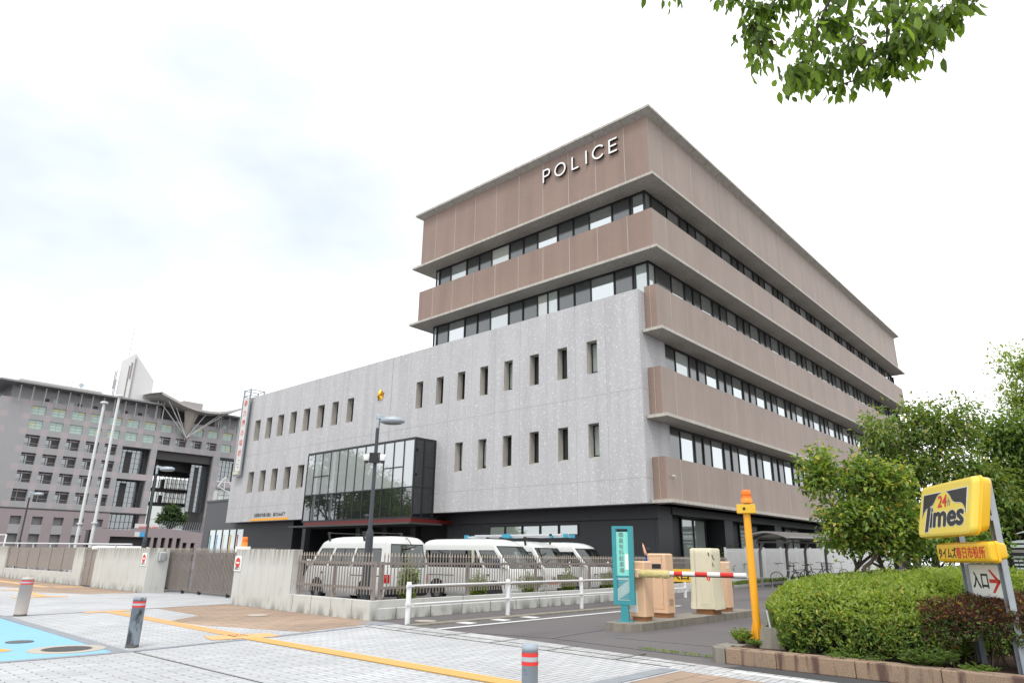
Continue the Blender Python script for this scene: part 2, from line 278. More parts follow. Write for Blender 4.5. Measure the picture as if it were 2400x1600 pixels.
# ================================================================== GROUND AND PAVING
mb = MB(); xs = [-600, -300, -150, -80, -50, -45, -40, -35, -30, -25, -20, -15, -10, -5, 0, 10, 40, 150, 600]; ys = [-600, -200, -60, -20, 0, 10, 20, 25, 30, 35, 40, 50, 60, 70, 80, 120, 300, 600]
mb.add([(x, y, gz(x, y)) for y in ys for x in xs], [(j*len(xs)+i, j*len(xs)+i+1, (j+1)*len(xs)+i+1, (j+1)*len(xs)+i) for j in range(len(ys)-1) for i in range(len(xs)-1)])
tag(mb.build('ground', 'asphalt'), kind='structure')
def sheet(name, polys, mat, z, t=.006):
    mb = MB()
    for p in polys: mb.prism(p, z-t, z)
    return tag(mb.build(name, mat), kind='structure')
def rect(x0, x1, y0, y1): return [(x0, y0), (x1, y0), (x1, y1), (x0, y1)]
sheet('white_pavement', [[(-90, -8), (8, -8), (8, 9.12), (-12.3, 9.12), (-12.62, 9.97), (-19.95, 9.97), (-19.95, 11.6), (-27.1, 11.6), (-27.1, 10.3), (-90, 10.3)]], 'white_pavers', .008)
sheet('pavement_edge', [[(-12.25, 9.14), (4.2, 8.80), (4.2, 9.0), (-4.58, 9.44), (-8.6, 9.88), (-12.5, 9.93)]], 'strip_pavers', .009)
sheet('brown_pavement', [[(-19.92, 9.96), (-19.45, 7.85), (-16.72, 7.75), (-15.8, 6.69), (-14.48, 6.78), (-12.08, 7.62), (-12.40, 8.9), (-12.6, 9.96)],
      [(-27.05, 10.28), (-27.3, 8.6), (-29.5, 7.6), (-33, 8.0), (-36, 7.0), (-46, 7.4), (-75, 7.6), (-75, 10.28)], [(-4.82, 8.72), (-4.82, 4.2), (6, 4.2), (6, 8.5)]], 'brown_pavers', .012)
sheet('blue_road', [[(-18.85, 4.28), (-18.85, -7), (-9.9, -7), (-11.36, 2.7), (-11.46, 4.12)]], 'blue_paint', .012)
def ribbon(pts, w):
    L_, R_ = [], []
    for i, p in enumerate(pts):
        d = Vector(pts[min(i+1, len(pts)-1)])-Vector(pts[max(0, i-1)]); d.normalize(); n = Vector((-d.y, d.x)); L_.append(tuple(Vector(p)+n*w/2)); R_.append(tuple(Vector(p)-n*w/2))
    return L_+R_[::-1]
sheet('kerb_strip', [ribbon([(-9.8, -7), (-11.2, 1.6), (-11.34, 2.7), (-11.33, 3.5), (-11.36, 4.3), (-11.62, 5.9), (-11.80, 7.2), (-12.18, 9.0)], .13), ribbon([(-18.9, 4.40), (-11.4, 4.20)], .20), rect(-12.95, -12.2, 9.45, 9.95),
      ribbon([(-40, 4.2), (-18.9, 4.42)], .10), ribbon([(-18.88, 4.45), (-19.9, 9.9)], .09), ribbon([(-5.0, 8.78), (-5.0, 4.2)], .24)], 'kerb_grey', .017)
sheet('pavement_joint', [ribbon([(-11.25, 4.33), (-7.8, 4.40), (2, 4.5)], .025), ribbon([(-12.2, 9.13), (-5.1, 8.93)], .03), ribbon([(-12.4, 9.47), (-4.9, 9.28)], .025)]+[ribbon([(x, 8.98+.02*(-5-x)), (x-.03, 9.86)], .03) for x in (-11.2, -9.9, -8.6, -7.3, -6.0)], 'iron_lid', .014)
sheet('lane_asphalt', [[(-4.55, 9.42), (6, 8.95), (6, 9.80), (-4.4, 9.80)]], 'dark_asphalt', .013)
sheet('road_marking', [ribbon([(-10.85, 9.92), (-11.16, 17.1), (-11.5, 27)], .13), ribbon([(-4.3, 9.22), (4, 8.86)], .12), ribbon([(-9.0, 24.6), (-3.2, 26.5)], .5)]
      + [[(x-.3, y-.12), (x+.3, y-.12), (x+.22, y+.22), (x-.38, y+.22)] for x, y in ((-11.5, 11.25), (-11.52, 12.4), (-11.55, 13.5))] + [rect(-18.0, -14.6, y, y+.12) for y in (15.5, 18.5, 21.4, 24.2)], 'marking_white', .012)
sheet('lane_kerb', [ribbon([(-11.72, 9.97), (-12.05, 18.4), (-12.5, 27)], .30)], 'kerb_concrete', .03, .03)
sheet('asphalt_seam', [ribbon([(-9.9, 10.05), (-8.33, 10.43), (-5.59, 10.22), (-5.05, 10.3)], .03), ribbon([(-8.33, 10.43), (-8.5, 11.6), (-8.55, 12.4)], .02), ribbon([(-7.6, 11.4), (-5.4, 11.6)], .008)], 'dark_asphalt', .004)
mb = MB()
mb.prism(ribbon([(-19.05, 6.05), (-19.12, 7.12)], .32), .012, .020); mb.prism(ribbon([(-18.9, 6.6), (-12.05, 6.42)], .30), .012, .020); mb.prism(ribbon([(-12.2, 5.85), (-11.98, 6.95)], .58), .012, .020)
mb.prism(ribbon([(-33, 9.15), (-32.95, 10.2)], .6), .012, .02); mb.prism(ribbon([(-31.2, 7.1), (-31.2, 7.9)], .5), .012, .02); mb.prism(ribbon([(-31.0, 7.5), (-26.3, 7.1)], .3), .012, .02); mb.prism(ribbon([(-26.2, 6.2), (-26.2, 7.7)], .4), .012, .02); mb.prism(ribbon([(-50, 9.2), (-33, 8.9)], .3), .012, .02)
for k in range(60):
    for j in (-.1, -.035, .035, .1): mb.box(-18.8+k*.113, -18.8+k*.113+.085, 6.6-.0263*k*.113+j-.016, 6.6-.0263*k*.113+j+.016, .02, .024)
for i in range(6):
    for j in range(10): mb.lathe(-12.35+i*.1-.0+j*.02, 5.92+j*.105, [(.03, .02), (.02, .025)], 6)
tag(mb.build('tactile_paving', 'tactile'), kind='structure')
mb = MB(); yl = lambda x: 6.40+(-x-12)*(-.003)
mb.prism([(-11.82, yl(-11.8)-.15), (3, yl(3)-.15), (3, yl(3)+.15), (-11.82, yl(-11.8)+.15)], .012, .020)
mb.m(1)
for j in (-.112, -.037, .037, .112): mb.prism([(-11.80, yl(-11.8)+j-.020), (3, yl(3)+j-.020), (3, yl(3)+j+.020), (-11.80, yl(-11.8)+j+.020)], .018, .026)
tag(mb.build('guide_strip', ['tactile_groove', 'tactile_line']), kind='structure')
def manhole(x, y, r, label, lidmat='iron_lid', apron=0, z=.014, ribs=True):
    t = thing('manhole_cover', label, 'manhole cover', (x, y, z))
    if apron: MB().disc((x, y, z-.004), (0, 0, 1), r*.98, apron, .010, 40).build('apron', 'lid_apron', t)
    mb = MB().disc((x, y, z), (0, 0, 1), 0, r, .008, 40)
    if ribs:
        n = int(r/.032)
        for k in range(-n, n+1):
            w = math.sqrt(max(0, (r*.88)**2-(k*.03)**2))
            if w > .04: mb.box(x+k*.03-.009, x+k*.03+.009, y-w, y+w, z+.008, z+.013)
    mb.build('lid', lidmat, t)
manhole(-12.17, 3.72, .33, 'round ribbed iron manhole cover in a wide concrete ring on the blue road', apron=.50)
manhole(-13.6, 3.46, .19, 'small plain round cover set in the blue road without a concrete ring', ribs=False)
manhole(-12.62, 2.92, .17, 'small orange round cover on the blue road cut by the left edge', 'signal_yellow', apron=.21, ribs=False)
manhole(-15.9, 8.75, .24, 'pale round cover in the brown pavers below the concrete wall', 'lid_apron', z=.016, ribs=False)
manhole(-12.35, 10.9, .24, 'beige round cover in the asphalt strip between kerb wall and white guard rail', 'lid_apron', z=.006, ribs=False)
# ================================================================== POLICE STATION
PS = thing('police_station', 'brown tiled five storey block with ribbon windows and grey front wing', 'building', (-36, 40, 0))
# --- grey front wing: wall y=27, x -56..-16.08, z 3.8..14.12
GX0, GX1, GZ0, GZ1 = -56.0, -16.08, 3.80, 14.12
ul = [-53.16, -51.3, -49.48, -47.61, -45.74, -43.82, -41.94, -40.07]; ur = [-32.57, -30.66, -28.76, -26.86, -24.96, -23.05, -21.13, -19.23]
up = [(x, x+.93-.15*(x > -41)*0) for x in ul]+[(x, x+.64+.03) for x in ur]
up = [(x, x+.9) for x in ul[:6]]+[(x, x+.80) for x in ul[6:]]+[(x, x+.66) for x in ur]; lo = [(x, x+.9) for x in ul[:5]]+[(x, x+.66) for x in ur[2:]]
WUP, WLO = (10.26, 11.98), (6.02, 7.73)
cols = sorted(set([GX0, GX1, -41.75, -30.38]+[v for ab in up for v in ab])); zs = [GZ0, WLO[0], WLO[1], 8.0, WUP[0], WUP[1], GZ1]
def gcell(i, j):
    x = (cols[i]+cols[i+1])/2; z = (zs[j]+zs[j+1])/2
    if WUP[0] < z < WUP[1] and any(a < x < b for a, b in up): return None
    if WLO[0] < z < WLO[1] and any(a < x < b for a, b in lo): return None
    if -41.75 < x < -30.38 and z < 8.0: return None
    return 0
mb = MB(); gridwall(mb, cols, zs, gcell, .55, lambda u, v, d: (u, 27+d, v))
mb.m(0).box(GX1-.3, GX1-.001, 27.55, 29.4, GZ0, GZ1); mb.box(GX0, GX0+.3, 27.55, 40, GZ0, GZ1)
mb.m(1)
for u in [-33.25+1.9*k for k in range(9)]+[-51.97+1.875*k for k in range(10)]+[-35.1, -54.0]:      # panel joints as thin sealant lines
    z0 = 8.0 if -41.8 < u < -30.3 else GZ0
    mb.box(u-.009, u+.009, 26.9975, 27.002, z0, GZ1)
for z in (9.09, 4.93):
    for a, b in (((GX0, GX1),) if z > 8 else ((GX0, -41.75), (-30.38, GX1))): mb.box(a, b, 26.9975, 27.002, z-.011, z+.011)
for z in (9.09, 4.93): mb.box(GX1-.002, GX1+.003, 27.0, 27.6, z-.011, z+.011)
mb.m(0).box(GX0, -40.0, 27.55, 39, 13.9, 14.05)
wing = mb.build('front_wing_wall', ['gray_panel', 'panel_joint'], PS)
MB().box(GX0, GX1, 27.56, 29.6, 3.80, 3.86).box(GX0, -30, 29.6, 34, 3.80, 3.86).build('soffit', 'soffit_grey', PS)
def slit(x0, x1, z0, z1, opened=0, k=0):           # recessed slit window with a concrete sloping sill and black frame
    mb = MB().m(1)
    mb.add([(x0+.003, 27.003, z0+.003), (x1-.003, 27.003, z0+.003), (x1-.003, 27.50, z0+.16), (x0+.003, 27.50, z0+.16)], [(0, 1, 2, 3)])
    for a, b, c, d in ((x0+.004, x0+.012, z0, z1), (x1-.012, x1-.004, z0, z1)): mb.box(a, b, 27.004, 27.50, c, d)
    mb.box(x0+.012, x1-.012, 27.004, 27.5, z1-.012, z1-.004)
    mb.m(0); y0, y1 = 27.42, 27.5; zl = z0+.14; f = .055
    mb.box(x0+.013, x0+.013+f, y0, y1, zl, z1-.013); mb.box(x1-.013-f, x1-.013, y0, y1, zl, z1-.013); mb.box(x0+.013+f, x1-.013-f, y0, y1, zl, zl+f); mb.box(x0+.013+f, x1-.013-f, y0, y1, z1-.013-f, z1-.013)
    o = mb.build('slit_window', ['frame_black', 'eave_concrete'], PS)
    MB().box(x0+.013+f, x1-.013-f, 27.462, 27.478, zl+f, z1-.013-f).build('pane', 'pane_dark' if not k else 'frost', o)
    if opened:
        p = MB(); p.obox((x0+.08, 27.44, zl+.05), (x1-x0-.2, -.30, 0), (0, .03, 0), (0, 0, z1-zl-.12)); p.m(1).obox((x0+.12, 27.43-.025, zl+.1), (x1-x0-.28, -.26, 0), (0, .008, 0), (0, 0, z1-zl-.22)); p.build('opened_sash', ['frame_black', 'bay_upper'], o)
for i, (a, b) in enumerate(up): slit(a, b, *WUP, k=i > 11 and i % 3 == 0)
for i, (a, b) in enumerate(lo): slit(a, b, *WLO, opened=i in (5, 6), k=i == 10)
# --- glazed bay over the entrance
BX0, BX1, BY, BZ0, BZ1 = -41.75, -30.38, 25.37, 3.42, 8.02
EB = MB()
EB.box(BX0, BX1, BY, 27.3, 7.90, BZ1+.02).box(BX0, BX1, BY, 27.3, BZ0, BZ0+.12)
mull = [BX0+.0]+[-40.85+.947*k for k in range(12)]
for x in mull[1:]+[BX1]: EB.box(x-.03, x+.03, BY-.02, BY+.08, BZ0+.12, 7.90)
EB.box(BX0, BX0+.06, BY-.02, BY+.1, BZ0+.12, 7.9); EB.box(BX0, BX1, BY-.012, BY+.06, 5.15, 5.22)
for a, b in ((1, 3), (9, 11)): EB.box(mull[a]+.03, mull[b]-.03, BY-.012, BY+.06, 6.36, 6.42)
for y in (BY+.04, BY+.72, 26.93): EB.box(BX1-.06, BX1+.02, y-.04, y+.04, BZ0+.12, 7.9)
EB.box(BX1-.05, BX1+.012, BY, 27, 5.15, 5.22); EB.box(BX1-.05, BX1+.012, BY+.72, 27, 6.36, 6.42)
eb = EB.build('entrance_bay', 'black_metal', PS)
u_, l_ = MB(), MB()
u_.box(BX0+.06, BX1-.06, BY+.02, BY+.035, 5.22, 7.9); l_.box(BX0+.06, BX1-.06, BY+.02, BY+.035, BZ0+.12, 5.15)
u_.build('upper_glazing', 'bay_upper', eb); l_.build('lower_glazing', 'bay_lower', eb)
MB().box(BX1-.03, BX1-.015, BY+.08, 27, BZ0+.12, 7.9).build('side_glazing', 'bay_side', eb); MB().box(BX0+.06, BX0+.08, BY+.1, 27, BZ0+.12, 7.9).build('far_glazing', 'bay_side', eb)
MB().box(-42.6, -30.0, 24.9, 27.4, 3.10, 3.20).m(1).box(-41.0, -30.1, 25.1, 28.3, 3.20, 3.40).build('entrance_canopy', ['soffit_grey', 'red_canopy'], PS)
MB().box(-44.2, -43.8, 27.0, 27.4, 0, 3.8).build('column', 'dark_wall', PS)
# --- recessed dark ground floor
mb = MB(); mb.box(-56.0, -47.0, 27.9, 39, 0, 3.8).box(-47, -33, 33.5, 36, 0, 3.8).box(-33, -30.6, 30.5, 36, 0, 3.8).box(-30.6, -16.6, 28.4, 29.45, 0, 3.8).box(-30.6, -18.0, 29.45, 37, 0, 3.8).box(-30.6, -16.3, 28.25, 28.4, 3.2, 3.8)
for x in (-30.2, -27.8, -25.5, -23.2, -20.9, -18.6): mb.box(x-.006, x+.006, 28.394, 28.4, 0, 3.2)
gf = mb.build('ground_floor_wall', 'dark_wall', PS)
for x in (-41.2, -38.2, -35.2): MB().box(x-.25, x+.25, 29.6, 30.1, 0, 3.8).build('column', 'soffit_grey', PS)
w = MB(); g = MB()
for i, (a, b) in enumerate(((-27.05, -26.0), (-25.85, -24.75), (-24.6, -23.5), (-23.35, -22.25), (-22.1, -21.0))):
    f = MB(); f.box(a-.05, b+.05, 28.36, 28.41, 2.5, 2.56).box(a-.05, b+.05, 28.36, 28.41, 2.99, 3.05).box(a-.05, a, 28.36, 28.41, 2.56, 2.99).box(b, b+.05, 28.36, 28.41, 2.56, 2.99)
    o = f.build('high_window', 'frame_black', gf); MB().box(a, b, 28.38, 28.39, 2.56, 2.99).build('pane', 'pane_pale', o)
# annex on the far left with a strip window
ax = MB().box(-61.9, -56.01, 27.9, 44, 0, 5.72).box(-61.95, -56.02, 27.82, 44, 5.72, 5.88); an = ax.build('annex_wall', 'annex_wall', PS)
for k in range(5):
    a = -60.6+1.22*k; f = MB().box(a, a+.16, 27.84, 27.9, .9, 3.3); o = f.build('strip_window', 'frame_black', an); MB().box(a+.16, a+1.22, 27.87, 27.895, .9, 3.3).build('pane', 'pane_pale', o); MB().box(a+.3, a+.46, 27.855, 27.869, .9, 2.9).build('hanging_banner', ['teal', 'leaf_olive', 'banner_white', 'box_yellow', 'bollard_beige'][k] if 0 else ['teal', 'sign_blue', 'banner_white', 'box_yellow', 'banner_red'][k], o)
# --- brown tiled block
X0, X1, Y0, Y1 = -33.55, -15.4, 27.6, 78.0; E_ = .42
core = MB(); core.box(X0+.95, X1-.95, Y0+.95, Y1-.95, 3.9, 24.1).box(X0+.9, X1-2.2, 37, Y1-.9, 0, 3.9)
core.build('inner_core', 'frame_black', PS)
bands = [(20.42, 24.18), (16.30, 18.62), (12.06, 14.39), (7.82, 10.19), (3.95, 5.90)]
def band(zb, zt, full):
    mb = MB(); t = .3; y0 = Y0
    if full:
        mb.m(0).box(X0, X1-.001, Y0, Y0+t, zb, zt); mb.m(1).box(X1-t, X1, Y0+.001, Y1, zb, zt).box(X0, X0+t, Y0+t, Y1, zb, zt).m(0).box(X0+t, X1-t, Y1-t, Y1, zb, zt)
    else:
        mb.m(0).box(-16.06, X1-.001, Y0, Y0+.6, zb, zt); mb.m(1).box(X1-t, X1, Y0+.001, Y1, zb, zt).m(0).box(X0, X1-t, Y1-t, Y1, zb, zt); mb.m(1).box(X0, X0+t, Y0+2, Y1-t, zb, zt)
    mb.m(2)
    if full:
        for k in range(9): mb.box(-32.13+1.908*k-.014, -32.13+1.908*k+.014, Y0-.003, Y0+.01, zb, zt)
    for k in range(29):
        y = 29.03+1.7*k; wide = k % 4 == 0 if not full or zb < 20 else k % 2 == 0
        wd = .016 if wide else .007
        if y < Y1: mb.box(X1-.01, X1+.003, y-wd, y+wd, zb, zt)
    if not full: mb.box(-15.75, -15.735, Y0-.003, Y0+.01, zb, zt)
    return mb.build('tiled_band', ['tile_front', 'tile_side', 'eave_concrete'], PS)
def eave(z, full, th=.15, e=E_):
    mb = MB(); a, b, c, d = X0-e, X1+e, Y0-e, Y1+e
    if full: mb.box(a, b, c, Y0+1.0, z-th, z).box(X1-1.0, b, Y0+1.0, d, z-th, z).box(a, X0+1, Y0+1, d, z-th, z).box(X0+1, X1-1, Y1-1, d, z-th, z)
    else: mb.box(-16.05, b, c+.1, Y0+.7, z-th, z).box(X1-1.0, b, Y0+.7, d, z-th, z).box(a, X1-1, Y1-1, d, z-th, z)
    mb.m(1)
    for k in range(28):     # casting joints in the slab edge
        y = 28.9+1.9*k
        mb.box(b-.2, b+.002, y-.006, y+.006, z-th-.002, z-th+.05)
    return mb.build('eave_slab', ['eave_concrete', 'kerb_concrete'], PS, bevel=.012)
for i, (zb, zt) in enumerate(bands):
    band(zb, zt, i < 2); eave(zb, i < 2)
rf = MB(); e = E_
rf.box(X0-e, X1+e, Y0-e, Y1+e, 24.36, 24.50)
for a in (0,): rf.loft([[(X0, Y0, 24.18), (X1, Y0, 24.18), (X1, Y1, 24.18), (X0, Y1, 24.18)], [(X0-e+.03, Y0-e+.03, 24.36), (X1+e-.03, Y0-e+.03, 24.36), (X1+e-.03, Y1+e-.03, 24.36), (X0-e+.03, Y1+e-.03, 24.36)]])
rf.m(1)
for k in range(9): rf.obox((-32.13+1.908*k-.01, Y0-e+.02, 24.35), (.02, 0, 0), (0, e, -.18), (0, 0, -.004))
for k in range(29): rf.obox((X1+e-.02, 29.03+1.7*k-.01, 24.35), (0, .02, 0), (-e, 0, -.18), (0, 0, -.004))
rf.build('roof', ['eave_concrete', 'kerb_concrete'], PS)
# ribbon windows: alternating mirror panes and dark louvre panels behind black posts
rows = [(18.0, 20.27), (14.0, 16.15), (9.9, 11.91), (5.6, 7.67)]
def ribbon_row(axis, plane, segs, z0, z1, sgn):
    """segs: (start, end, kind) along the axis; kind g = pane, d = dark panel"""
    P = (lambda u0, u1, d0, d1, a, b: (u0, u1, plane+sgn*d0, plane+sgn*d1, a, b)) if axis == 'x' else (lambda u0, u1, d0, d1, a, b: (plane+sgn*d0, plane+sgn*d1, u0, u1, a, b))
    fr = MB()
    lo_, hi = segs[0][0], segs[-1][1]; fr.box(*P(lo_, hi, -.02, .1, z1-.12, z1)); fr.box(*P(lo_, hi, -.02, .1, z0, z0+.06))
    for s0, s1, k in segs:
        fr.box(*P(s0-.035, s0+.035, -.05 if k == 'd' else -.02, .1, z0+.06, z1-.12))
        if k == 'd':
            fr.m(1).box(*P(s0+.035, s1-.035, .02, .08, z0+.06, z1-.12)); fr.m(0)
    o = fr.build('ribbon_window_row', ['frame_black', 'grey_panel_dark'], PS)
    for s0, s1, k in segs:
        if k in 'gp': MB().box(*P(s0+.035, s1-.035, .03, .05, z0+.06, z1-.12)).build('pane', ('pane_bright', 'pane_bright', 'pane_mid', 'pane_bright', 'pane_blind')[int(abs(s0)*7.3+z0*3) % 5] if k == 'g' else 'pane_pale', o)
sp = 3.415
for ri, (z0, z1) in enumerate(rows):
    s = []; y = 29.75 if ri >= 2 else 28.35
    if ri < 2: s += [(28.35, 29.0, 'p' if ri else 'g'), (29.0, 30.7, 'd')]; st = 30.72
    else: s += [(29.45, 30.63, 'd')]; st = 30.63
    k = 0
    while st+k*sp < 75.6:
        a = st+k*sp; s += [(a, a+1.48, 'p' if (ri == 2 and k == 0) else 'g'), (a+1.48, a+2.45, 'd'), (a+2.45, a+sp, 'd')]; k += 1
    s.append((s[-1][1], 77.1, 'd')); ribbon_row('y', X1-.78, s, z0, z1, -1)
for ri, (z0, z1) in enumerate(rows[:2]):
    s = [(-33.3+.72, -31.34-.05 if 0 else -32.45, 'p')] if 0 else []
    s = [(-32.75, -32.42, 'p'), (-32.42, -31.30, 'd')]; a = -31.30
    for k in range(4):
        if ri == 1 and k == 2: s += [(a, a+.78, 'g'), (a+.78, a+1.55, 'p'), (a+1.55, a+2.7, 'd'), (a+2.7, a+3.82, 'd')]
        else: s += [(a, a+1.55, 'g'), (a+1.55, a+2.7, 'd'), (a+2.7, a+3.82, 'd')]
        a += 3.82
    s[-1] = (s[-1][0], -16.15, 'd') if 0 else (s[-1][0]-.0, -16.9+.0, 'd') if s[-1][0] < -17 else s[-1]
    s = [q for q in s if q[0] < -17.0]; s[-1] = (s[-1][0], -17.0, s[-1][2]); s.append((-17.0, -16.2, 'p' if ri else 'g'))
    ribbon_row('x', Y0+.78, s, z0, z1, 1)
    MB().box(X0+.78, X0+.80, Y0+.9, Y0+9, z0+.06, z1-.12).m(1).box(X0+.74, X0+.82, Y0+.78, Y0+.88, z0, z1).box(X0+.74, X0+.82, Y0+3, Y0+3.08, z0, z1).build('corner_glazing', ['pane_pale', 'frame_black'], PS)
# ground floor under the side: dark columns, tall windows
gs = MB()
gs.box(-18.6, -17.3, 29, 77, 0, 3.8)
for k in range(7): gs.box(-17.3, -16.4, 28.41+6.93*k, 29.75+6.93*k-.3*(k > 0), 0, 3.8)
gs.box(-17.3, -16.35, 29.7, 77, 3.45, 3.8); gs.m(1).box(-17.6, -15.5, 28, 77, 3.80, 3.83)
gso = gs.build('side_ground_floor', ['dark_wall', 'soffit_grey'], PS)
for k in range(7):
    a = 32.1+6.93*k; f = MB()
    for u in (a, a+1.28, a+2.6, a+2.95): f.box(-17.3, -17.2, u, u+.1, .7, 3.36)
    f.box(-17.3, -17.2, a, a+3.05, 3.36, 3.45); o = f.build('tall_window', 'frame_black', gso)
    for u, w_ in ((a+.1, 1.18), (a+1.38, 1.22)): MB().box(-17.27, -17.25, u, u+w_, .7, 3.36).build('pane', 'frost', o)
# POLICE lettering: rounded strokes, white faces and black returns
def stroke(mb, pts, w, d, y, closed=False):
    pts = [Vector(p) for p in pts]; n = len(pts)
    rings = []
    L_, R_ = [], []
    for i, p in enumerate(pts):
        a = pts[(i-1) % n] if closed or i > 0 else p; b = pts[(i+1) % n] if closed or i < n-1 else p
        d1 = (p-a).normalized() if (p-a).length > 1e-6 else (b-p).normalized(); d2 = (b-p).normalized() if (b-p).length > 1e-6 else d1
        t = (d1+d2).normalized(); nn = Vector((-t.y, t.x)); k = 1/max(.5, abs(nn.dot(Vector((-d1.y, d1.x))))); L_.append(p+nn*w/2*k); R_.append(p-nn*w/2*k)
    q = lambda v, yy: (v.x, yy, v.y)
    for i in range(n if closed else n-1):
        j = (i+1) % n; a, b, c, e = L_[i], L_[j], R_[j], R_[i]
        mb.m(0).add([q(a, y-d), q(b, y-d), q(c, y-d), q(e, y-d)], [(0, 1, 2, 3)])
        mb.m(1).add([q(a, y-d), q(b, y-d), q(b, y), q(a, y)], [(0, 1, 2, 3)]); mb.add([q(e, y-d), q(c, y-d), q(c, y), q(e, y)], [(3, 2, 1, 0)])
    if not closed:
        for p in (pts[0], pts[-1]):
            ring = [p+Vector((math.cos(t), math.sin(t)))*w/2 for t in np.linspace(0, 2*PI, 13)[:-1]]
            mb.m(0).add([q(v, y-d-.001) for v in ring], [tuple(range(12))]); mb.m(1)
            for i in range(12): mb.add([q(ring[i], y-d), q(ring[(i+1) % 12], y-d), q(ring[(i+1) % 12], y), q(ring[i], y)], [(0, 1, 2, 3)])
PL = thing('police_sign', 'raised white POLICE letters with black sides on the brown top band', 'sign', (-19.8, 27.6, 23.1))
arc = lambda cx, cz, rx, rz, a0, a1, n: [(cx+rx*math.cos(math.radians(t)), cz+rz*math.sin(math.radians(t))) for t in np.linspace(a0, a1, n)]
z0, z1 = 22.76, 23.54; H = z1-z0; x = lambda v: v
LET = {'P': [[(0, 0), (0, H), (.27, H)]+arc(.27, H*.73, .2, H*.27, 90, -90, 9)+[(0, H*.46)]], 'O': ['c', arc(.37, H/2, .37, H/2, 0, 345, 24)], 'L': [[(0, H), (0, 0), (.40, 0)]], 'I': [[(0, 0), (0, H)]],
       'C': [arc(.38, H/2, .38, H/2, 42, 318, 20)], 'E': [[(.46, H), (0, H), (0, 0), (.46, 0)], [(0, H/2), (.42, H/2)]]}
for ch, xo in (('P', -22.42), ('O', -21.53), ('L', -20.26), ('I', -19.27), ('C', -18.82), ('E', -17.70)):
    mb = MB(); d = LET[ch]; cl = d[0] == 'c'
    for s_ in (d[1:] if cl else d): stroke(mb, [(px+xo, pz+z0) for px, pz in s_], .105, .13, 27.56, cl)
    mb.build('letter', ['letter_white', 'letter_side'], PL)
# gold rising-sun emblem
EM = thing('police_emblem', 'gold five pointed police emblem on the grey facade', 'emblem', (-36.24, 27, 11.68)); mb = MB(); c = Vector((-36.24, 26.98, 11.68))
def spike(mb, c, ang, r, wd, h):
    d = Vector((math.sin(ang), 0, math.cos(ang))); s_ = Vector((math.cos(ang), 0, -math.sin(ang)))
    mb.add([c-Vector((0, h, 0)), c+d*r*.5+s_*wd, c+d*r-Vector((0, .02, 0)), c+d*r*.5-s_*wd], [(0, 1, 2), (0, 2, 3)])
for k in range(5): spike(mb, c, 2*PI*k/5, .44, .115, .17)
for k in range(5):
    for o_ in (-.22, 0, .22): spike(mb, c, 2*PI*(k+.5)/5+o_, .36 if o_ else .38, .05, .12)
mb.disc(c-Vector((0, .16, 0)), (0, -1, 0), 0, .075, .04, 20); mb.build('rays', 'gold', EM)
# vertical banner sign on its steel frame at the left end of the wing
VS = thing('vertical_banner_sign', 'tall narrow white sign with red lettering at the corner of the grey wing', 'sign', (-54.6, 27, 7.5))
mb = MB()
for x_ in (-55.1, -54.02): mb.box(x_-.05, x_+.05, 26.62, 26.74, 7.5, 14.8)
for y_ in (26.68, 27.9):
    for z_ in (14.25, 14.75): mb.box(-55.1, -54.0, y_-.03, y_+.03, z_-.03, z_+.03)
for x_ in (-55.1, -54.02):
    mb.box(x_-.04, x_+.04, 27.85, 27.95, 13.6, 14.8)
    for z_ in (14.25, 14.75): mb.box(x_-.03, x_+.03, 26.7, 27.9, z_-.03, z_+.03)
mb.box(-55.05, -54.05, 26.62, 26.72, 7.45, 7.55); mb.build('frame', 'galvanised', VS); MB().box(-55.02, -54.10, 26.66, 26.72, 7.9, 14.1).build('panel', 'banner_white', VS); MB().box(-55.05, -54.15, 26.55, 26.72, 7.58, 7.85).build('lamp_box', 'curtain', VS)
for i, ch in enumerate('暴力団の壊滅'): text('character', ch, 'banner_red', VS, (-54.56, 26.655, 13.55-.84*i), (1, 0, 0), (0, 0, 1), .55, .012)
for z_, dx in ((8.75, .05), (8.45, -.1), (8.2, .08)): MB().box(-54.56+dx-.13, -54.56+dx+.13, 26.65, 26.66, z_-.03, z_+.03).build('dark_mark', 'text_gray', VS)
text('height_limit_text', '公用車以外進入禁止　高さ3.3m以下', 'sign_black', wing, (-49.1, 26.99, 4.26), (1, 0, 0), (0, 0, 1), .3, .006, fit=(4.6, .30))
MB().box(-51.9, -46.3, 26.985, 26.996, 3.83, 4.0).build('orange_stripe', 'signal_yellow', wing)
NB = thing('nameboard', 'vertical wooden nameboard beside the dark entrance', 'nameboard', (-32.2, 27.9, .6)); MB().box(-32.42, -31.98, 30.42, 30.48, .9, 2.88).build('board', 'wood_board', NB)
for i, ch in enumerate('春日警察署'): text('character', ch, 'sign_black', NB, (-32.2, 30.41, 2.5-.32*i), (1, 0, 0), (0, 0, 1), .28, .01)
cc = thing('security_camera', 'small beige wall camera near the bottom left of the brown side wall', 'camera', (X1, 28.15, 5.0)); MB().box(X1, X1+.06, 28.1, 28.2, 4.98, 5.1).tube([(X1+.05, 28.15, 5.05), (X1+.2, 28.1, 5.0)], .05).build('housing', 'concrete', cc)
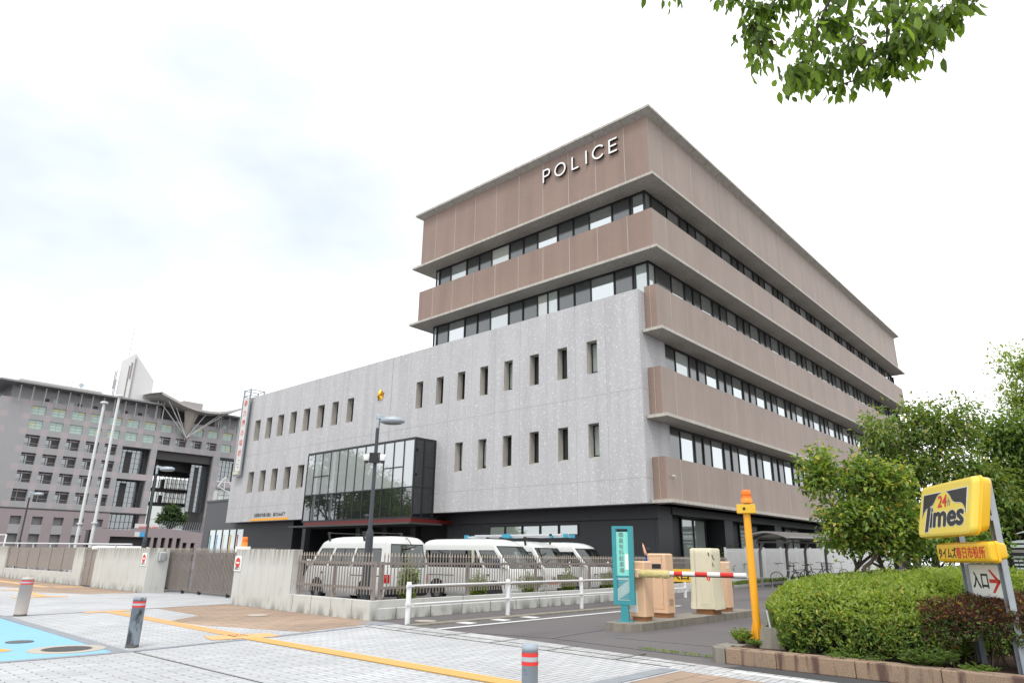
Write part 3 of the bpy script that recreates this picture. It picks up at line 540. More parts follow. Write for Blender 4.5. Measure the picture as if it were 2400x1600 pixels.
# ================================================================== CITY HALL (far left, facade on x=-170 facing +x)
HX = -170.
CH = thing('city_hall', 'grey and pink checkered office block with curved roof canopy and white slab tower', 'building', (HX-10, 66, 0))
L0, P_ = 36.25, 3.8
wins = [(L0+P_*k, L0+P_*k+2.62) for k in range(17)]
us = sorted(set([30.6, 31.05, 32.3, 34.95, 55.2, 61.5, 62.85, 76.5, 78.2, 96, 102]+[v for w in wins if w[1] < 100 for v in w]))
rowz = {'A': (29.05, 30.85), 'B': (26.0, 27.85), 'C': (22.3, 24.7), 'D': (18.6, 20.95), 'E': (14.9, 17.25), 'F': (11.1, 13.5)}
vs = sorted(set([9.8, 18.2, 24.6, 32.0]+[v for r in rowz.values() for v in r]+[14.2]))
def hcell(i, j):
    y = (us[i]+us[i+1])/2; z = (vs[j]+vs[j+1])/2
    k = next((n for n, w in enumerate(wins) if w[0] < y < w[1]), None); r = next((n for n, q in rowz.items() if q[0] < z < q[1]), None)
    if 62.85 < y < 76.5 and z < 24.6: return None
    if (55.2 < y < 61.5 or 78.2 < y < 96) and z < 24.6:
        return (1 if int(y/3.8) % 2 else 0) if 17.3 < z < 18.7 or z < 10.9 else None
    if k is not None and r is not None and (r in 'AB' or k <= 4): return None
    if k is None and r is None: return 1 if y > 34.95 or 31.05 < y < 32.3 else 0
    
    return 0
mb = MB(); gridwall(mb, us, vs, hcell, .9, lambda u, v, d: (HX-d, u, v))
wallo = mb.build('facade_wall', ['hall_grey', 'hall_pink'], CH)
for k, w in enumerate(wins):
    if w[1] > 92: continue
    for r, (z0, z1) in rowz.items():
        if not (r in 'AB' or k <= 4): continue
        light = r == 'A' or (r == 'B' and not 7 <= k <= 10)
        mb = MB()
        if light:
            y0, y1 = w
            hh = (z1-z0)/3
            for a in range(3):
                for b in range(2):
                    mb.m(2 if (a == 2 and (k*7+b*3) % 5 < 3 and r == 'A') or (a == 1 and (k+b) % 4 == 0 and r == 'B') else 1).box(HX-.3, HX-.24, y0+(y1-y0)/2*b+.03, y0+(y1-y0)/2*(b+1)-.03, z0+hh*a+.03, z0+hh*(a+1)-.03)
            mb.m(0).box(HX-.36, HX-.3, y0, y1, z0, z1)
        else:
            mb.m(3).box(HX-.82, HX-.78, *w, z0, z1).m(4).box(HX-.78, HX-.72, w[0], w[0]+1.2, z0, z0+1.7).m(5).box(HX-.78, HX-.7, *w, z1-.5, z1-.25)
            mb.m(0).box(HX-.5, HX-.42, *w, z0+.62, z0+.70); mb.box(HX-.5, HX-.42, w[0]+.85, w[0]+.95, z0, z1); mb.box(HX-.5, HX-.42, *w, z0+.3, z0+.34)
        mb.build('window', ['hall_frame', 'hall_glass_light', 'hall_glass_yellow', 'hall_dark', 'hall_pane', 'hall_pink'], wallo)
# lower storey with tall recesses
ub = sorted([30.6, 55.2]+[v for k in range(5) for v in (36.85+3.82*k, 38.75+3.82*k)]); vb = [0, 4.7, 6.5, 8.15, 9.8]
mb = MB(); gridwall(mb, ub, vb, lambda i, j: None if (j in (0, 2) and i % 2 == 1) else (0 if not (j == 1 and i % 2 == 1) else 1), 1.0, lambda u, v, d: (HX+.25-d, u, v))
mb.m(2).box(HX-1.4, HX-1.0, 30.6, 55.2, 0, 9.7); mb.box(HX-.2, HX+.3, 30.6, 62.9, 9.55, 9.8); bs = mb.build('base_storey', ['hall_base', 'hall_grey', 'hall_dark'], CH)
# sides, inner mass, attic, openings
mb = MB().box(HX-18, HX-.9, 30.6, 55.2, 0, 31.9).box(HX-18, HX-.9, 55.2, 102, 24.7, 31.9).box(HX-18, HX-.95, 96, 102, 0, 24.7); mb.build('inner_block', 'hall_grey', CH)
mb = MB(); mb.m(0).box(HX-14, HX-1.9, 32.5, 66, 32.0, 35.0).box(HX-14, HX-1.9, 76, 102, 32.0, 35.0)
for k in range(40):
    y = 37+1.6*k
    if k % 3 and not 64 < y < 76: mb.m(1 if k % 2 else 2).box(HX-1.9, HX-1.85, y, y+.9, 32.3, 33.0)
mb.build('attic', ['hall_grey', 'hall_dark', 'hall_glass_light'], CH)
mb = MB(); mb.box(HX-15, HX+1.6, 29.5, 62.2, 35.0, 35.35).box(HX-15, HX+1.6, 75, 102, 35.0, 35.35)
mb.obox((HX+1.6, 29.5, 35.0), (-16, -7, -1.5), (0, .1, 0), (0, 0, .35)); mb.obox((HX-1, 25.8, 33.5), (0, 3.8, 1.5), (-14, 0, 0), (0, 0, .3))
mb.m(1)
for k in range(27):
    y = 33.4+2.28*k
    if 62.5 < y < 75.5: continue
    mb.box(HX+.55, HX+.8, y-.1, y+.1, 31.0, 34.7).box(HX-1.9, HX+.6, y-.08, y+.08, 34.6, 34.85)
mb.build('roof_overhang', ['hall_roof', 'hall_frame'], CH)
mb = MB(); mb.prism([(HX-13, 34.2), (HX-6, 34.2), (HX-6, 50.5), (HX-13, 50.5)], 35.35, 37.3); mb.build('rooftop_parapet', 'hall_conc', CH); mb = MB(); mb.m(1)
for a, b in ((50.5, 56.3), (57.2, 62)): mb.box(HX-7, HX-6, a, b, 36.5, 36.9); mb.box(HX-7, HX-6, b, b+.9, 35.3, 36.9)
mb.build('rooftop_beam', ['hall_conc', 'hall_frame'], CH); MB().box(HX-8, HX-6.2, 69.5, 74.5, 35, 38.6).build('rooftop_box', 'hall_frame', CH); MB().box(HX-7, HX-6, 78, 90, 36.5, 36.9).box(HX-7, HX-6, 77.2, 78, 35.3, 36.9).box(HX-7, HX-6, 90, 90.8, 35.3, 36.9).build('rooftop_beam', 'hall_frame', CH)
# white slab tower with slanting top
T = MB(); tx, ty = HX-2.5, 55.1
prof = [(ty-9, 0)]
T.add([(tx, ty, 35), (tx, ty+5.1, 35), (tx, ty+5.1, 41.4), (tx, ty, 47.2), (tx-9, ty, 35), (tx-9, ty+5.1, 35), (tx-9, ty+5.1, 40.5), (tx-9, ty, 46.9)], [(0, 1, 2, 3), (1, 5, 6, 2), (5, 4, 7, 6), (4, 0, 3, 7), (3, 2, 6, 7)])
T.m(1).tube([(tx+.1, ty+.2, 35.2), (tx+.1, ty+.2, 46)], .16, 6).tube([(tx-4, ty-.2, 47), (tx-4, ty-.2, 55)], .05, 5)
for dx in (-8.5, -9.5):
    for dz in (0, 2.2): T.tube([(tx+dx, ty-.6-dz*.1, 37.5+dz), (tx+dx, ty-.6-dz*.1, 42+dz)], .09, 5)
T.tube([(tx-2.4, ty-.15, 36.5), (tx-2.4, ty-.15, 44.5)], .13, 5).tube([(tx-.9, ty-.15, 41), (tx-.9, ty-.15, 45)], .22, 6); T.build('slab_tower', ['hall_white', 'hall_frame', 'hall_conc'], CH)
# saddle canopy, its wedge and struts
n = 24; top, bot = [], []
front = lambda t: (59.9+20.1*t, 37.55-4.9*math.sin(PI*min(1, t*.92+.0))*(1-.35*t)-.35*t)
fz = [(0, 37.45), (.12, 36.6), (.25, 35.65), (.4, 34.95), (.55, 34.75), (.7, 34.95), (.85, 35.8), (1, 37.1)]
fzz = lambda t: float(np.interp(t, [a for a, _ in fz], [b for _, b in fz]))
for j in range(5):
    v = j/4
    for i in range(n+1):
        t = i/n; y = 59.9+20.1*t; top.append((HX+5-v*19, y-(1-t)*v*4.2*(1 if t < .5 else .5), fzz(t)*(1-v*.35)+35.6*v*.35+(.35 if j else 0)*(1-t)))
mb = MB(); N = n+1
F = [(j*N+i, j*N+i+1, (j+1)*N+i+1, (j+1)*N+i) for j in range(4) for i in range(n)]
mb.add(top, F, True); mb.add([(x_, y_, z_-.55) for x_, y_, z_ in top], [f[::-1] for f in F], True)
for i in range(n): mb.add([top[i], top[i+1], (top[i+1][0], top[i+1][1], top[i+1][2]-.55), (top[i][0], top[i][1], top[i][2]-.55)], [(0, 1, 2, 3)])
mb.build('curved_canopy', 'hall_conc', CH)
mb = MB(); mb.loft([[(HX+1.8, 66.9, 34.6), (HX+3.2, 68.8, 34.6), (HX+1.6, 70.7, 34.6), (HX-1, 68.8, 34.6)], [(HX+.9, 68.1, 29), (HX+1.2, 68.5, 28.8), (HX+.9, 68.9, 29), (HX-.2, 68.5, 29)], [(HX+.3, 68.55, 27.4), (HX+.35, 68.6, 27.4), (HX+.3, 68.65, 27.4), (HX+.2, 68.6, 27.4)]])
for e_ in ((HX+3.5, 62.2, 36.0), (HX+1, 61.5, 35.6), (HX+2, 64.8, 34.9), (HX+2, 72.4, 34.7), (HX+3, 75.6, 35.0), (HX+4, 77.3, 35.9)): mb.m(1).tube([(HX+1.0, 68.6, 28.2), e_], .11, 6)
mb.m(2).box(HX-6, HX-1.2, 63, 76, 32.05, 35.0)
for x_, y_ in ((HX+.5, 61), (HX+.5, 62.5), (HX+.5, 76.3)): mb.m(1).tube([(x_, y_, 31.8), (x_, y_, 36)], .12, 6)
mb.build('canopy_support', ['hall_beige', 'hall_white', 'hall_dark'], CH)
# the tunnel: side cores with glazing, two glazed bridges, dark ceiling
mb = MB(); mb.m(0).box(HX-18, HX-.95, 62.3, 62.85, 0, 24.6).box(HX-12, HX-.95, 76.5, 78.2, 0, 24.6).box(HX-18, HX-1, 62.85, 76.5, 22.6, 24.6).box(HX-18, HX-6, 62.85, 76.5, 20.9, 22.6); mb.m(1).box(HX-.9, HX, 61.5, 62.85, 0, 9.8).box(HX-.9, HX, 76.5, 78.2, 0, 9.8)
for z_ in (20.0, 16.1, 12.6): mb.m(2).box(HX-14.5, HX-11.5, 62.85, 76.5, z_, z_+.75)
for z_, zt in ((16.85, 20.0), (13.35, 16.1)):
    for k in range(13): mb.m(2).box(HX-11.7, HX-11.5, 63.6+1.03*k, 63.74+1.03*k, z_, zt).box(HX-11.7, HX-11.5, 64.0+1.03*k, 64.08+1.03*k, z_, zt)
    mb.box(HX-11.6, HX-11.4, 69.3, 70.1, z_, zt-1)
mb.m(2).box(HX-2.5, HX-2.2, 63, 63.3, 5, 22.6).box(HX-2.5, HX-2.2, 64, 64.2, 5, 22.6); mb.build('archway', ['hall_dark', 'hall_base', 'hall_dark'], CH)
mb = MB()
for y0, y1, z0, z1 in ((55.4, 61.3, 18.8, 24.4), (55.4, 61.3, 11, 17.2), (72.6, 76.4, 11, 22.4), (78.4, 95, 19, 24.4), (78.4, 95, 11, 17.2)):
    mb = MB(); mb.m(0).box(HX-3.2, HX-3.0, y0, y1, z0, z1); m_ = int((y1-y0)/.95)
    for a in range(m_+1): mb.m(1).box(HX-3.0, HX-2.9, y0+(y1-y0)*a/m_-.04, y0+(y1-y0)*a/m_+.04, z0, z1)
    for a in range(int((z1-z0)/1.2)+1): mb.m(1).box(HX-3.0, HX-2.92, y0, y1, z0+1.2*a-.03, z0+1.2*a+.03)
    mb.m(2).box(HX-2.9, HX-2.88, y0+(y1-y0)*.28, y0+(y1-y0)*.52, z0, z1-.6); mb.build('curtain_wall', ['hall_pane', 'curtain_frame', 'hall_dark'], CH)
MB().box(HX-3, HX-2, 55.2, 61.5, 9.5, 11).build('floor_edge', 'hall_dark', CH); MB().box(HX-3, HX-2, 55.2, 61.5, 17.2, 18.7).build('floor_edge', 'hall_dark', CH)
mb = MB().m(0).box(HX-3.5, HX-2, 55.2, 61.4, 0, 9.5).m(1)
for k in range(7): mb.box(HX-2, HX-1.9, 55.3+.95*k, 55.4+.95*k, 6.2, 9.5)
mb.box(HX-2, HX-1.9, 55.3, 61.3, 7.8, 7.9); mb.build('entrance_glazing', ['hall_pane', 'curtain_frame'], CH)
an_ = MB()
for y_ in (43.4, 44.3): an_.tube([(HX-7, y_, 37.2), (HX-7, y_, 38.9)], .04, 5).tube([(HX-7, y_-.4, 38.5), (HX-7, y_+.4, 38.7)], .03, 5)
for y_ in (37.6, 38.1, 38.9, 39.2): an_.tube([(HX-7, y_, 37.3), (HX-7, y_, 40.4)], .025, 4)
an_.tube([(HX-7, 46.2, 37.2), (HX-7, 46.2, 37.9)], .05, 5).disc((HX-6.8, 46.2, 38.2), (1, -.2, .2), 0, .5, .08, 14); an_.build('roof_aerials', 'galvanised', CH)
# pale panelled hall behind the arch
bh = thing('panelled_hall', 'pale panelled building seen through the archway of the checkered block', 'building', (-235, 80, 0)); mb = MB().box(-240, -228, 88.5, 130, 0, 24).m(1)
for k in range(16): mb.box(-228, -227.9, 88.5+2.6*k, 88.6+2.6*k, 0, 24)
for k in range(16): mb.box(-228, -227.9, 88.5, 130, 1.5*k, 1.5*k+.1)
mb.build('panelled_wall', ['hall_lattice', 'hall_frame'], bh)
th = thing('glazed_pavilion', 'pale gridded pavilion with a white truss roof end, left of the grey wing', 'building', (-150, 70.5, 0)); mb = MB().box(-152, -150, 69.6, 76, 0, 14.6).m(1)
for k in range(4): mb.box(-150, -149.9, 69.6+1.4*k, 69.7+1.4*k, 0, 14.6)
for k in range(9): mb.box(-150, -149.9, 69.6, 76, 6+1.1*k, 6.08+1.1*k)
for a, b in (((69.2, 15.4), (70.6, 17.6)), ((70.6, 17.6), (72, 16)), ((69.2, 15.4), (72, 14.2)), ((70.6, 17.6), (70.7, 14.8)), ((69.2, 15.4), (70.7, 14.8))): mb.m(2).tube([(-149.5, a[0], a[1]), (-149.5, b[0], b[1])], .12, 6)
mb.build('gridded_wall', ['hall_lattice', 'hall_frame', 'hall_white'], th)
# low car-park building in front of it
LB = thing('low_parking_block', 'low pinkish block with dark vehicle openings and small windows below the checkered building', 'building', (-130, 52, 0))
ub = [40, 42.9, 49.6, 50.05, 50.75, 51.35, 52.05, 52.65, 53.35, 54.0, 54.75, 55.2, 55.95, 56.65, 57.4, 66]; vb = [0, 3.15, 3.9, 5.0]
cell = lambda i, j: None if (i == 1 and j < 2) or (i in (3, 5, 7, 9) and j < 2) or (i in (11, 13) and j == 0) else 0
mb = MB(); gridwall(mb, ub, vb, cell, .5, lambda u, v, d: (-130-d, u, v)); mb.m(0).add([(-130, 40, 5), (-130, 66, 5), (-130, 66, 4.4), (-130, 51, 5.55), (-130, 45, 5.2), (-130, 40, 5.1)], [(0, 3, 4, 5)]); mb.add([(-130, 46, 5), (-130, 58.7, 5), (-130, 58.7, 5.0), (-130, 51, 5.55), (-130, 46, 5.25)], [(0, 1, 2, 3, 4)])
mb.m(1).box(-133, -131.5, 40, 66, 0, 4.9); mb.m(0).box(-136, -130.3, 40, 66, 4.9, 5.0); mb.build('wall', ['hall_base', 'hall_dark'], LB)
mb = MB()
for k in range(19): mb.tube([(-131, 50.9+.42*k, 5.2), (-131, 51.05+.42*k, 6.3), (-130.6, 51.0+.42*k, 6.75)], .035, 5)
mb.box(-131.05, -130.95, 50.8, 58.7, 5.3, 5.36); mb.build('railing', 'galvanised', LB)
BN = thing('roof_banner', 'long white cloth banner with red lettering on the low pinkish block', 'banner', (-130.5, 48.7, 5.3)); MB().box(-130.5, -130.4, 46.7, 50.7, 5.05, 6.15).build('cloth', 'banner_white', BN)
mb = MB()
for k in range(12): mb.box(-130.39, -130.36, 47.4+.25*k+(k > 7)*.2, 47.58+.25*k+(k > 7)*.2, 5.45, 5.75)
mb.build('red_lettering', 'banner_red', BN)
BB = thing('blue_banner', 'small blue and white sign on the front of the low pinkish block', 'sign', (-129.9, 47.6, 4.2)); MB().box(-130, -129.9, 46.7, 47.5, 3.95, 4.75).m(1).box(-130, -129.9, 47.5, 48.5, 3.95, 4.75).build('board', ['banner_white', 'sign_blue'], BB)
# ================================================================== BOUNDARY WALLS
def wall(name, label, parts, grooves=(), mat='board_concrete', loc=None, group=None):
    x0 = min(p[0] for p in parts); t = thing(name, label, 'wall', (loc or ((parts[0][0]+parts[0][1])/2, parts[0][2], 0)), group); mb = MB()
    for p in parts: mb.box(*p)
    mb.m(1)
    for (gx, gy, z0, z1) in grooves: mb.box(gx-.010, gx+.010, gy-.002, gy+.02, z0, z1)
    mb.build('cast_wall', [mat, 'block_concrete'], t, bevel=.012); return t
wr = wall('concrete_wall', 'board marked concrete wall between the slatted gate and the front iron fence', [(-19.8, -16.66, 10.0, 10.26, 0, 1.52), (-19.8, -19.5, 10.26, 11.0, 0, 1.52)], [(-19.4+.39*k, 10.0, 0, 1.51) for k in range(8)])
wl = wall('concrete_wall', 'board marked concrete wall left of the slatted gate, with a silver intercom at its end', [(-32.6, -27.1, 10.36, 10.62, 0, 1.55), (-27.4, -27.1, 10.62, 11.1, 0, 1.55)], [(-32.2+.55*k, 10.36, 0, 1.54) for k in range(10)])
wall('concrete_pier', 'tall narrow concrete pier left of the brown pedestrian door', [(-35.3, -34.1, 10.36, 10.62, 0, 1.57)], [(-34.7, 10.36, 0, 1.56)])
wall('concrete_pier', 'concrete pier at the left edge of the picture', [(-49, -46.65, 10.36, 10.62, 0, 1.62)], [(-47.6, 10.36, 0, 1.6)])
lw = wall('low_concrete_wall', 'low concrete wall under the brown mesh panels on the left', [(-46.6, -35.32, 10.38, 10.6, 0, .50)], [(-46.2+.8*k, 10.38, 0, .49) for k in range(14)])
mf = thing('mesh_fence', 'brown perforated panel fence on the low left wall', 'fence', (-41, 10.5, .5)); mb = MB()
for k in range(6): a = -46.6+1.88*k; mb.m(0).box(a+.04, a+1.84, 10.46, 10.49, .62, 1.5); mb.m(1).box(a-.03, a+.03, 10.44, 10.52, .5, 1.56)
mb.m(1).box(-46.6, -35.35, 10.45, 10.51, 1.5, 1.56).box(-46.6, -35.35, 10.45, 10.51, .60, .66); mb.box(-46.6, -35.35, 10.45, 10.51, 1.34, 1.37); mb.build('panels', ['fence_brown', 'fence_brown'], mf)
dr = thing('pedestrian_door', 'brown metal door between the concrete pier and the left wall', 'door', (-33.35, 10.46, 0)); MB().box(-34.09, -32.61, 10.45, 10.49, .05, 1.5).box(-34.09, -32.61, 10.43, 10.45, 1.44, 1.5).box(-33.4, -33.34, 10.43, 10.45, .05, 1.44).build('leaf', 'fence_brown', dr); MB().tube([(-33.95, 10.44, .95), (-33.95, 10.38, .95), (-33.8, 10.38, .95)], .018).build('handle', 'chrome', dr)
ic = thing('intercom', 'silver intercom box on the gate end of the left wall', 'intercom', (-27.1, 10.8, 1.3)); MB().bbox(-27.1, -26.96, 10.68, 10.95, 1.12, 1.42, .03).build('case', 'steel', ic)
def noentry(x0, x1, y, z0, z1, label):
    t = thing('no_entry_sign', label, 'sign', ((x0+x1)/2, y, z0)); w = x1-x0; MB().box(x0, x1, y-.02, y, z0, z1).build('plate', 'sign_white', t); c = ((x0+x1)/2, y-.021, z1-w*.48)
    MB().disc(c, (0, -1, 0), 0, w*.37, .003, 28).build('red_disc', 'sign_red', t); MB().box(c[0]-w*.25, c[0]+w*.25, y-.027, y-.0245, c[2]-w*.055, c[2]+w*.055).build('white_bar', 'sign_white', t)
    text('exit_text', '出口', 'sign_black', t, (c[0], y-.022, z0+.075), (1, 0, 0), (0, 0, 1), .12, .002, fit=(w*.72, .085))
noentry(-20.12+.34, -19.70+.30, 9.995, .92, 1.33, 'white no entry exit plate on the wall right of the gate'); noentry(-27.64, -27.24, 10.355, .93, 1.37, 'white no entry exit plate on the wall left of the gate')
def beacon(t, x, y, z, r, h):
    b = MB().lathe(x, y, [(r*1.1, z), (r*1.12, z+h*.30), (r*.98, z+h*.36)], 20).build('base', 'orange_base', t)
    MB().lathe(x, y, [(r*.95, z+h*.36), (r*.95, z+h*.5), (r*.9, z+h*.52), (r*.95, z+h*.54), (r*.88, z+h*.93), (r*.7, z+h)], 20).build('lens', 'orange_lens', t)
bc = thing('warning_beacon', 'orange rotating beacon on top of the concrete wall by the gate', 'beacon', (-19.66, 10.12, 1.52)); MB().box(-19.82, -19.5, 10.0, 10.26, 1.52, 1.60).box(-19.84, -19.78, 9.97, 10.28, 1.44, 1.60).build('bracket', 'sign_white', bc); beacon(bc, -19.62, 10.12, 1.60, .085, .27)
# kerb wall carrying the iron fence: front run, corner, side run
kx = lambda y: -13.17-.073*(y-9.93); kz = lambda y: .42
kw = thing('kerb_wall', 'low grey concrete kerb wall under the iron fence around the van park', 'wall', (-13.3, 10, 0)); mb = MB(); mb.box(-16.65, -13.17, 9.94, 10.16, 0, .42)
mb.loft([[(kx(y), y, gz(-14, y)), (kx(y), y, .24+gz(-14, y)*.6), (kx(y)-.02, y, .25), (kx(y)-.02, y, .42+gz(-14, y)*.4), (kx(y)-.2, y, .42+gz(-14, y)*.4), (kx(y)-.2, y, gz(-14, y))] for y in (10.161, 15, 20, 25, 30, 33)])
mb.m(1)
for k in range(4): mb.box(-16.4+.85*k-.008, -16.4+.85*k+.008, 9.937, 9.95, 0, .42)
for k in range(12): y = 10.75+1.15*k; mb.box(kx(y)-.19, kx(y)+.004, y-.012, y+.012, .0, .25)
for k in range(9): y = 11.2+1.9*k; mb.box(kx(y)-.19, kx(y)-.016, y-.008, y+.008, .25, .423)
mb.build('kerb', ['board_concrete', 'iron_lid'], kw, bevel=.006)
# ================================================================== IRON FENCE
plain('beige_tip', (.34, .29, .24), .45)
def fence_run(t, p0, p1, zf, post_d, first=True, spacing=.108):
    p0, p1 = Vector(p0), Vector(p1); L_ = (p1-p0).length; d = (p1-p0)/L_; n = Vector((-d.y, d.x)); m_ = max(1, round(L_/post_d)); yaw = d
    def bx(mb, u, w, t_, z0, z1, o=0): q = p0+d*(u-w/2)+n*(o-t_/2); mb.obox((q.x, q.y, z0), (d.x*w, d.y*w, 0), (n.x*t_, n.y*t_, 0), (0, 0, z1-z0))
    for k in range(m_+1):
        u = L_*k/m_; z = zf(p0+d*u); mb = MB(); bx(mb, min(max(u, .04), L_-.04), .075, .075, z, z+.84, .055); mb.build('post', 'fence_brown', t)
    for k in range(m_):
        a, b = L_*k/m_, L_*(k+1)/m_; mb = MB(); z = zf(p0+d*(a+b)/2)
        for zr in (.26, .80): bx(mb, (a+b)/2, b-a, .035, z+zr-.03, z+zr+.03, .005)
        nb = int((b-a)/spacing)
        for i in range(nb):
            u = a+(b-a)*(i+.5)/nb; mb.m(0); bx(mb, u, .018, .022, z+.12, z+.95, -.022); q = p0+d*u+n*(-.022); s_ = .017
            mb.m(1).loft([[(q.x-s_*.65, q.y-s_*.65, z+.95), (q.x+s_*.65, q.y-s_*.65, z+.95), (q.x+s_*.65, q.y+s_*.65, z+.95), (q.x-s_*.65, q.y+s_*.65, z+.95)], [(q.x-s_, q.y-s_, z+.96), (q.x+s_, q.y-s_, z+.96), (q.x+s_, q.y+s_, z+.96), (q.x-s_, q.y+s_, z+.96)], [(q.x-.003, q.y-.003, z+1.05), (q.x+.003, q.y-.003, z+1.05), (q.x+.003, q.y+.003, z+1.05), (q.x-.003, q.y+.003, z+1.05)]])
        mb.build('bar_panel', ['fence_brown', 'beige_tip'], t)
f1 = thing('iron_fence', 'brown spear topped iron fence on the kerb wall between concrete wall and corner lamp post', 'fence', (-15, 10.1, .42)); fence_run(f1, (-16.5, 10.06), (-13.28, 10.06), lambda p: .42, 1.55)
f2 = thing('iron_fence', 'brown spear topped iron fence running back along the lane beside the vans', 'fence', (-13.6, 15, .42)); fence_run(f2, (kx(10.3)-.1, 10.3), (kx(32)-.1, 32), lambda p: .42+gz(-14, p.y)*.4, 3.1)
a = NT('mesh_brown'); a.set((.13, .105, .09), .6); t_ = a.n('ShaderNodeBsdfTransparent'); m_ = a.n('ShaderNodeMixShader', {0: .35}); a.t.links.new(t_.outputs[0], m_.inputs[1]); a.t.links.new(a.b.outputs[0], m_.inputs[2]); a.t.links.new(m_.outputs[0], a.o.inputs['Surface'])
# sliding gate: two slatted leaves on wheels
for gi, (a, b, off, lab) in enumerate(((-28.9, -25.6, 0.0, 'left slatted brown gate leaf on small wheels'), (-25.5, -20.0, .10, 'right slatted brown gate leaf reaching the concrete wall'))):
    g_ = thing('sliding_gate', lab, 'gate', ((a+b)/2, 11.3+off, 0)); fr = MB(); y = 11.3+off
    fr.box(a, b, y-.03, y+.03, .10, .18).box(a, b, y-.03, y+.03, 1.34, 1.42)
    for k in range(int((b-a)/1.1)+1): fr.box(a+1.1*k, a+1.1*k+.07, y-.03, y+.03, .18, 1.34)
    fr.build('frame', 'fence_brown', g_); sl_ = MB(); n = int((b-a)/.098)
    for i in range(n):
        u = a+.04+(b-a-.08)*i/(n-1); sl_.m(0).box(u-.014, u+.014, y-.055, y-.033, .12, 1.50); sl_.m(1).loft([[(u-.014, y-.055, 1.50), (u+.014, y-.055, 1.5), (u+.014, y-.033, 1.5), (u-.014, y-.033, 1.5)], [(u-.004, y-.046, 1.58), (u+.004, y-.046, 1.58), (u+.004, y-.042, 1.58), (u-.004, y-.042, 1.58)]])
    sl_.build('slats', ['fence_brown', 'beige_tip'], g_)
    MB().box(a+.05, b-.05, y+.034, y+.04, .2, 1.34).build('backing_mesh', 'mesh_brown', g_)
    for u in ((a+.7, b-.4) if gi == 0 else (a+.6, b-2.8, b-.5)): MB().disc((u, y-.035, .075), (0, 1, 0), 0, .07, .07, 16).box(u-.03, u+.03, y-.05, y+.05, .07, .14).build('wheel', 'rubber', g_)
# ================================================================== STREET FURNITURE
def street_lamp(name, label, x, y, h, aim, arm, detailed=True, z0=0):
    t = thing(name, label, 'street lamp', (x, y, z0)); MB().lathe(x, y, [(.10, z0), (.098, 1.85), (.092, 1.97), (.053, 2.06), (.047, h-.35)], 18).build('pole', 'charcoal_pole', t)
    a = Vector((math.cos(aim), math.sin(aim), 0)); b = Vector((-a.y, a.x, 0)); hd = MB(); p = Vector((x, y, h-.35)); MB().lathe(x, y, [(.052, h-.35), (.052, h), (.04, h+.02)], 18).build('collar', 'galvanised', t)
    hd.obox(p+Vector((0, 0, .25))-b*.06-a*.05, a*.32*arm, b*.12, (0, 0, .085)); hd.obox(p+a*(.25*arm)+Vector((0, 0, .2))-b*.05, a*.2, b*.1, (0, 0, .1))
    c = p+a*(.62*arm)+Vector((0, 0, .17)); rings = []
    for r, z in ((.02, .15), (.2, .135), (.29, .09), (.32, .05), (.32, .0), (.29, -.02)): rings.append([c+a*(r*1.05*math.cos(q))+b*(r*.7*math.sin(q))+Vector((0, 0, z)) for q in np.linspace(0, 2*PI, 25)[:-1]])
    hd.loft(rings, True, True); o = hd.build('lamp_head', 'galvanised', t)
    g = MB(); rr = lambda z, k: [c+a*(.30*k*1.1*math.cos(q))+b*(.3*k*.76*math.sin(q))+Vector((0, 0, z)) for q in np.linspace(0, 2*PI, 25)[:-1]]; g.loft([rr(-.02, .9), rr(-.045, .75)]); g.build('lens', 'frost', o); return t
AIM = math.atan2(.67, .742)
street_lamp('street_lamp', 'tall charcoal street lamp with two white cameras, behind the corner of the iron fence', -14.66, 10.9, 5.0, AIM, .62)
sc_ = thing('camera_bracket', 'pair of white dome cameras bracketed on the nearest street lamp', 'security camera', (-14.66, 10.9, 3.9)); a = Vector((math.cos(AIM), math.sin(AIM), 0)); b = Vector((-a.y, a.x, 0)); p = Vector((-14.66, 10.9, 3.84))
MB().obox(p-a*.14-b*.12+Vector((0, 0, -.13)), a*.28, b*.06, (0, 0, .27)).build('plate', 'frame_black', sc_)
for s_ in (-1, 1):
    q = p+a*(.21*s_)-b*.1; MB().obox(p+a*(.1*s_)-b*.12+Vector((0, 0, .02)), a*(.2*s_), b*.08, (0, 0, .08)).lathe(q.x, q.y, [(.02, q.z+.09), (.055, q.z+.075), (.075, q.z+.03), (.076, q.z-.04), (.068, q.z-.07)], 18).build('camera', 'white_paint', sc_)
    MB().lathe(q.x, q.y, [(.064, q.z-.07), (.058, q.z-.11), (.035, q.z-.135), (.008, q.z-.142)], 16).build('dome', 'soffit_grey', sc_)
street_lamp('street_lamp', 'dark street lamp standing behind the left concrete wall', -31.81, 11.9, 5.05, AIM-.1, .75)
street_lamp('street_lamp', 'smaller looking distant street lamp near the left edge behind the mesh fence', -52.6, 12.2, 5.0, AIM-.1, .9)
for x, y, h, lab in ((-55.3, 16.16, 12.0, 'left white flagpole behind the mesh fence wall'), (-52.5, 16.22, 12.1, 'right white flagpole behind the mesh fence wall')):
    t = thing('flagpole', lab, 'flagpole', (x, y, 0), 'flagpoles'); MB().lathe(x, y, [(.115, 0), (.11, 3), (.085, h-.2)], 16).build('pole', 'flag_white', t); MB().lathe(x, y, [(.085, h-.2), (.24, h-.15), (.26, h-.05), (.16, h)], 16).build('cap', 'flag_white', t); MB().lathe(x, y, [(.2, 3.2), (.2, 3.3)], 12).box(x+.1, x+.35, y-.05, y+.05, 3.2, 3.3).build('cleat', 'flag_white', t)
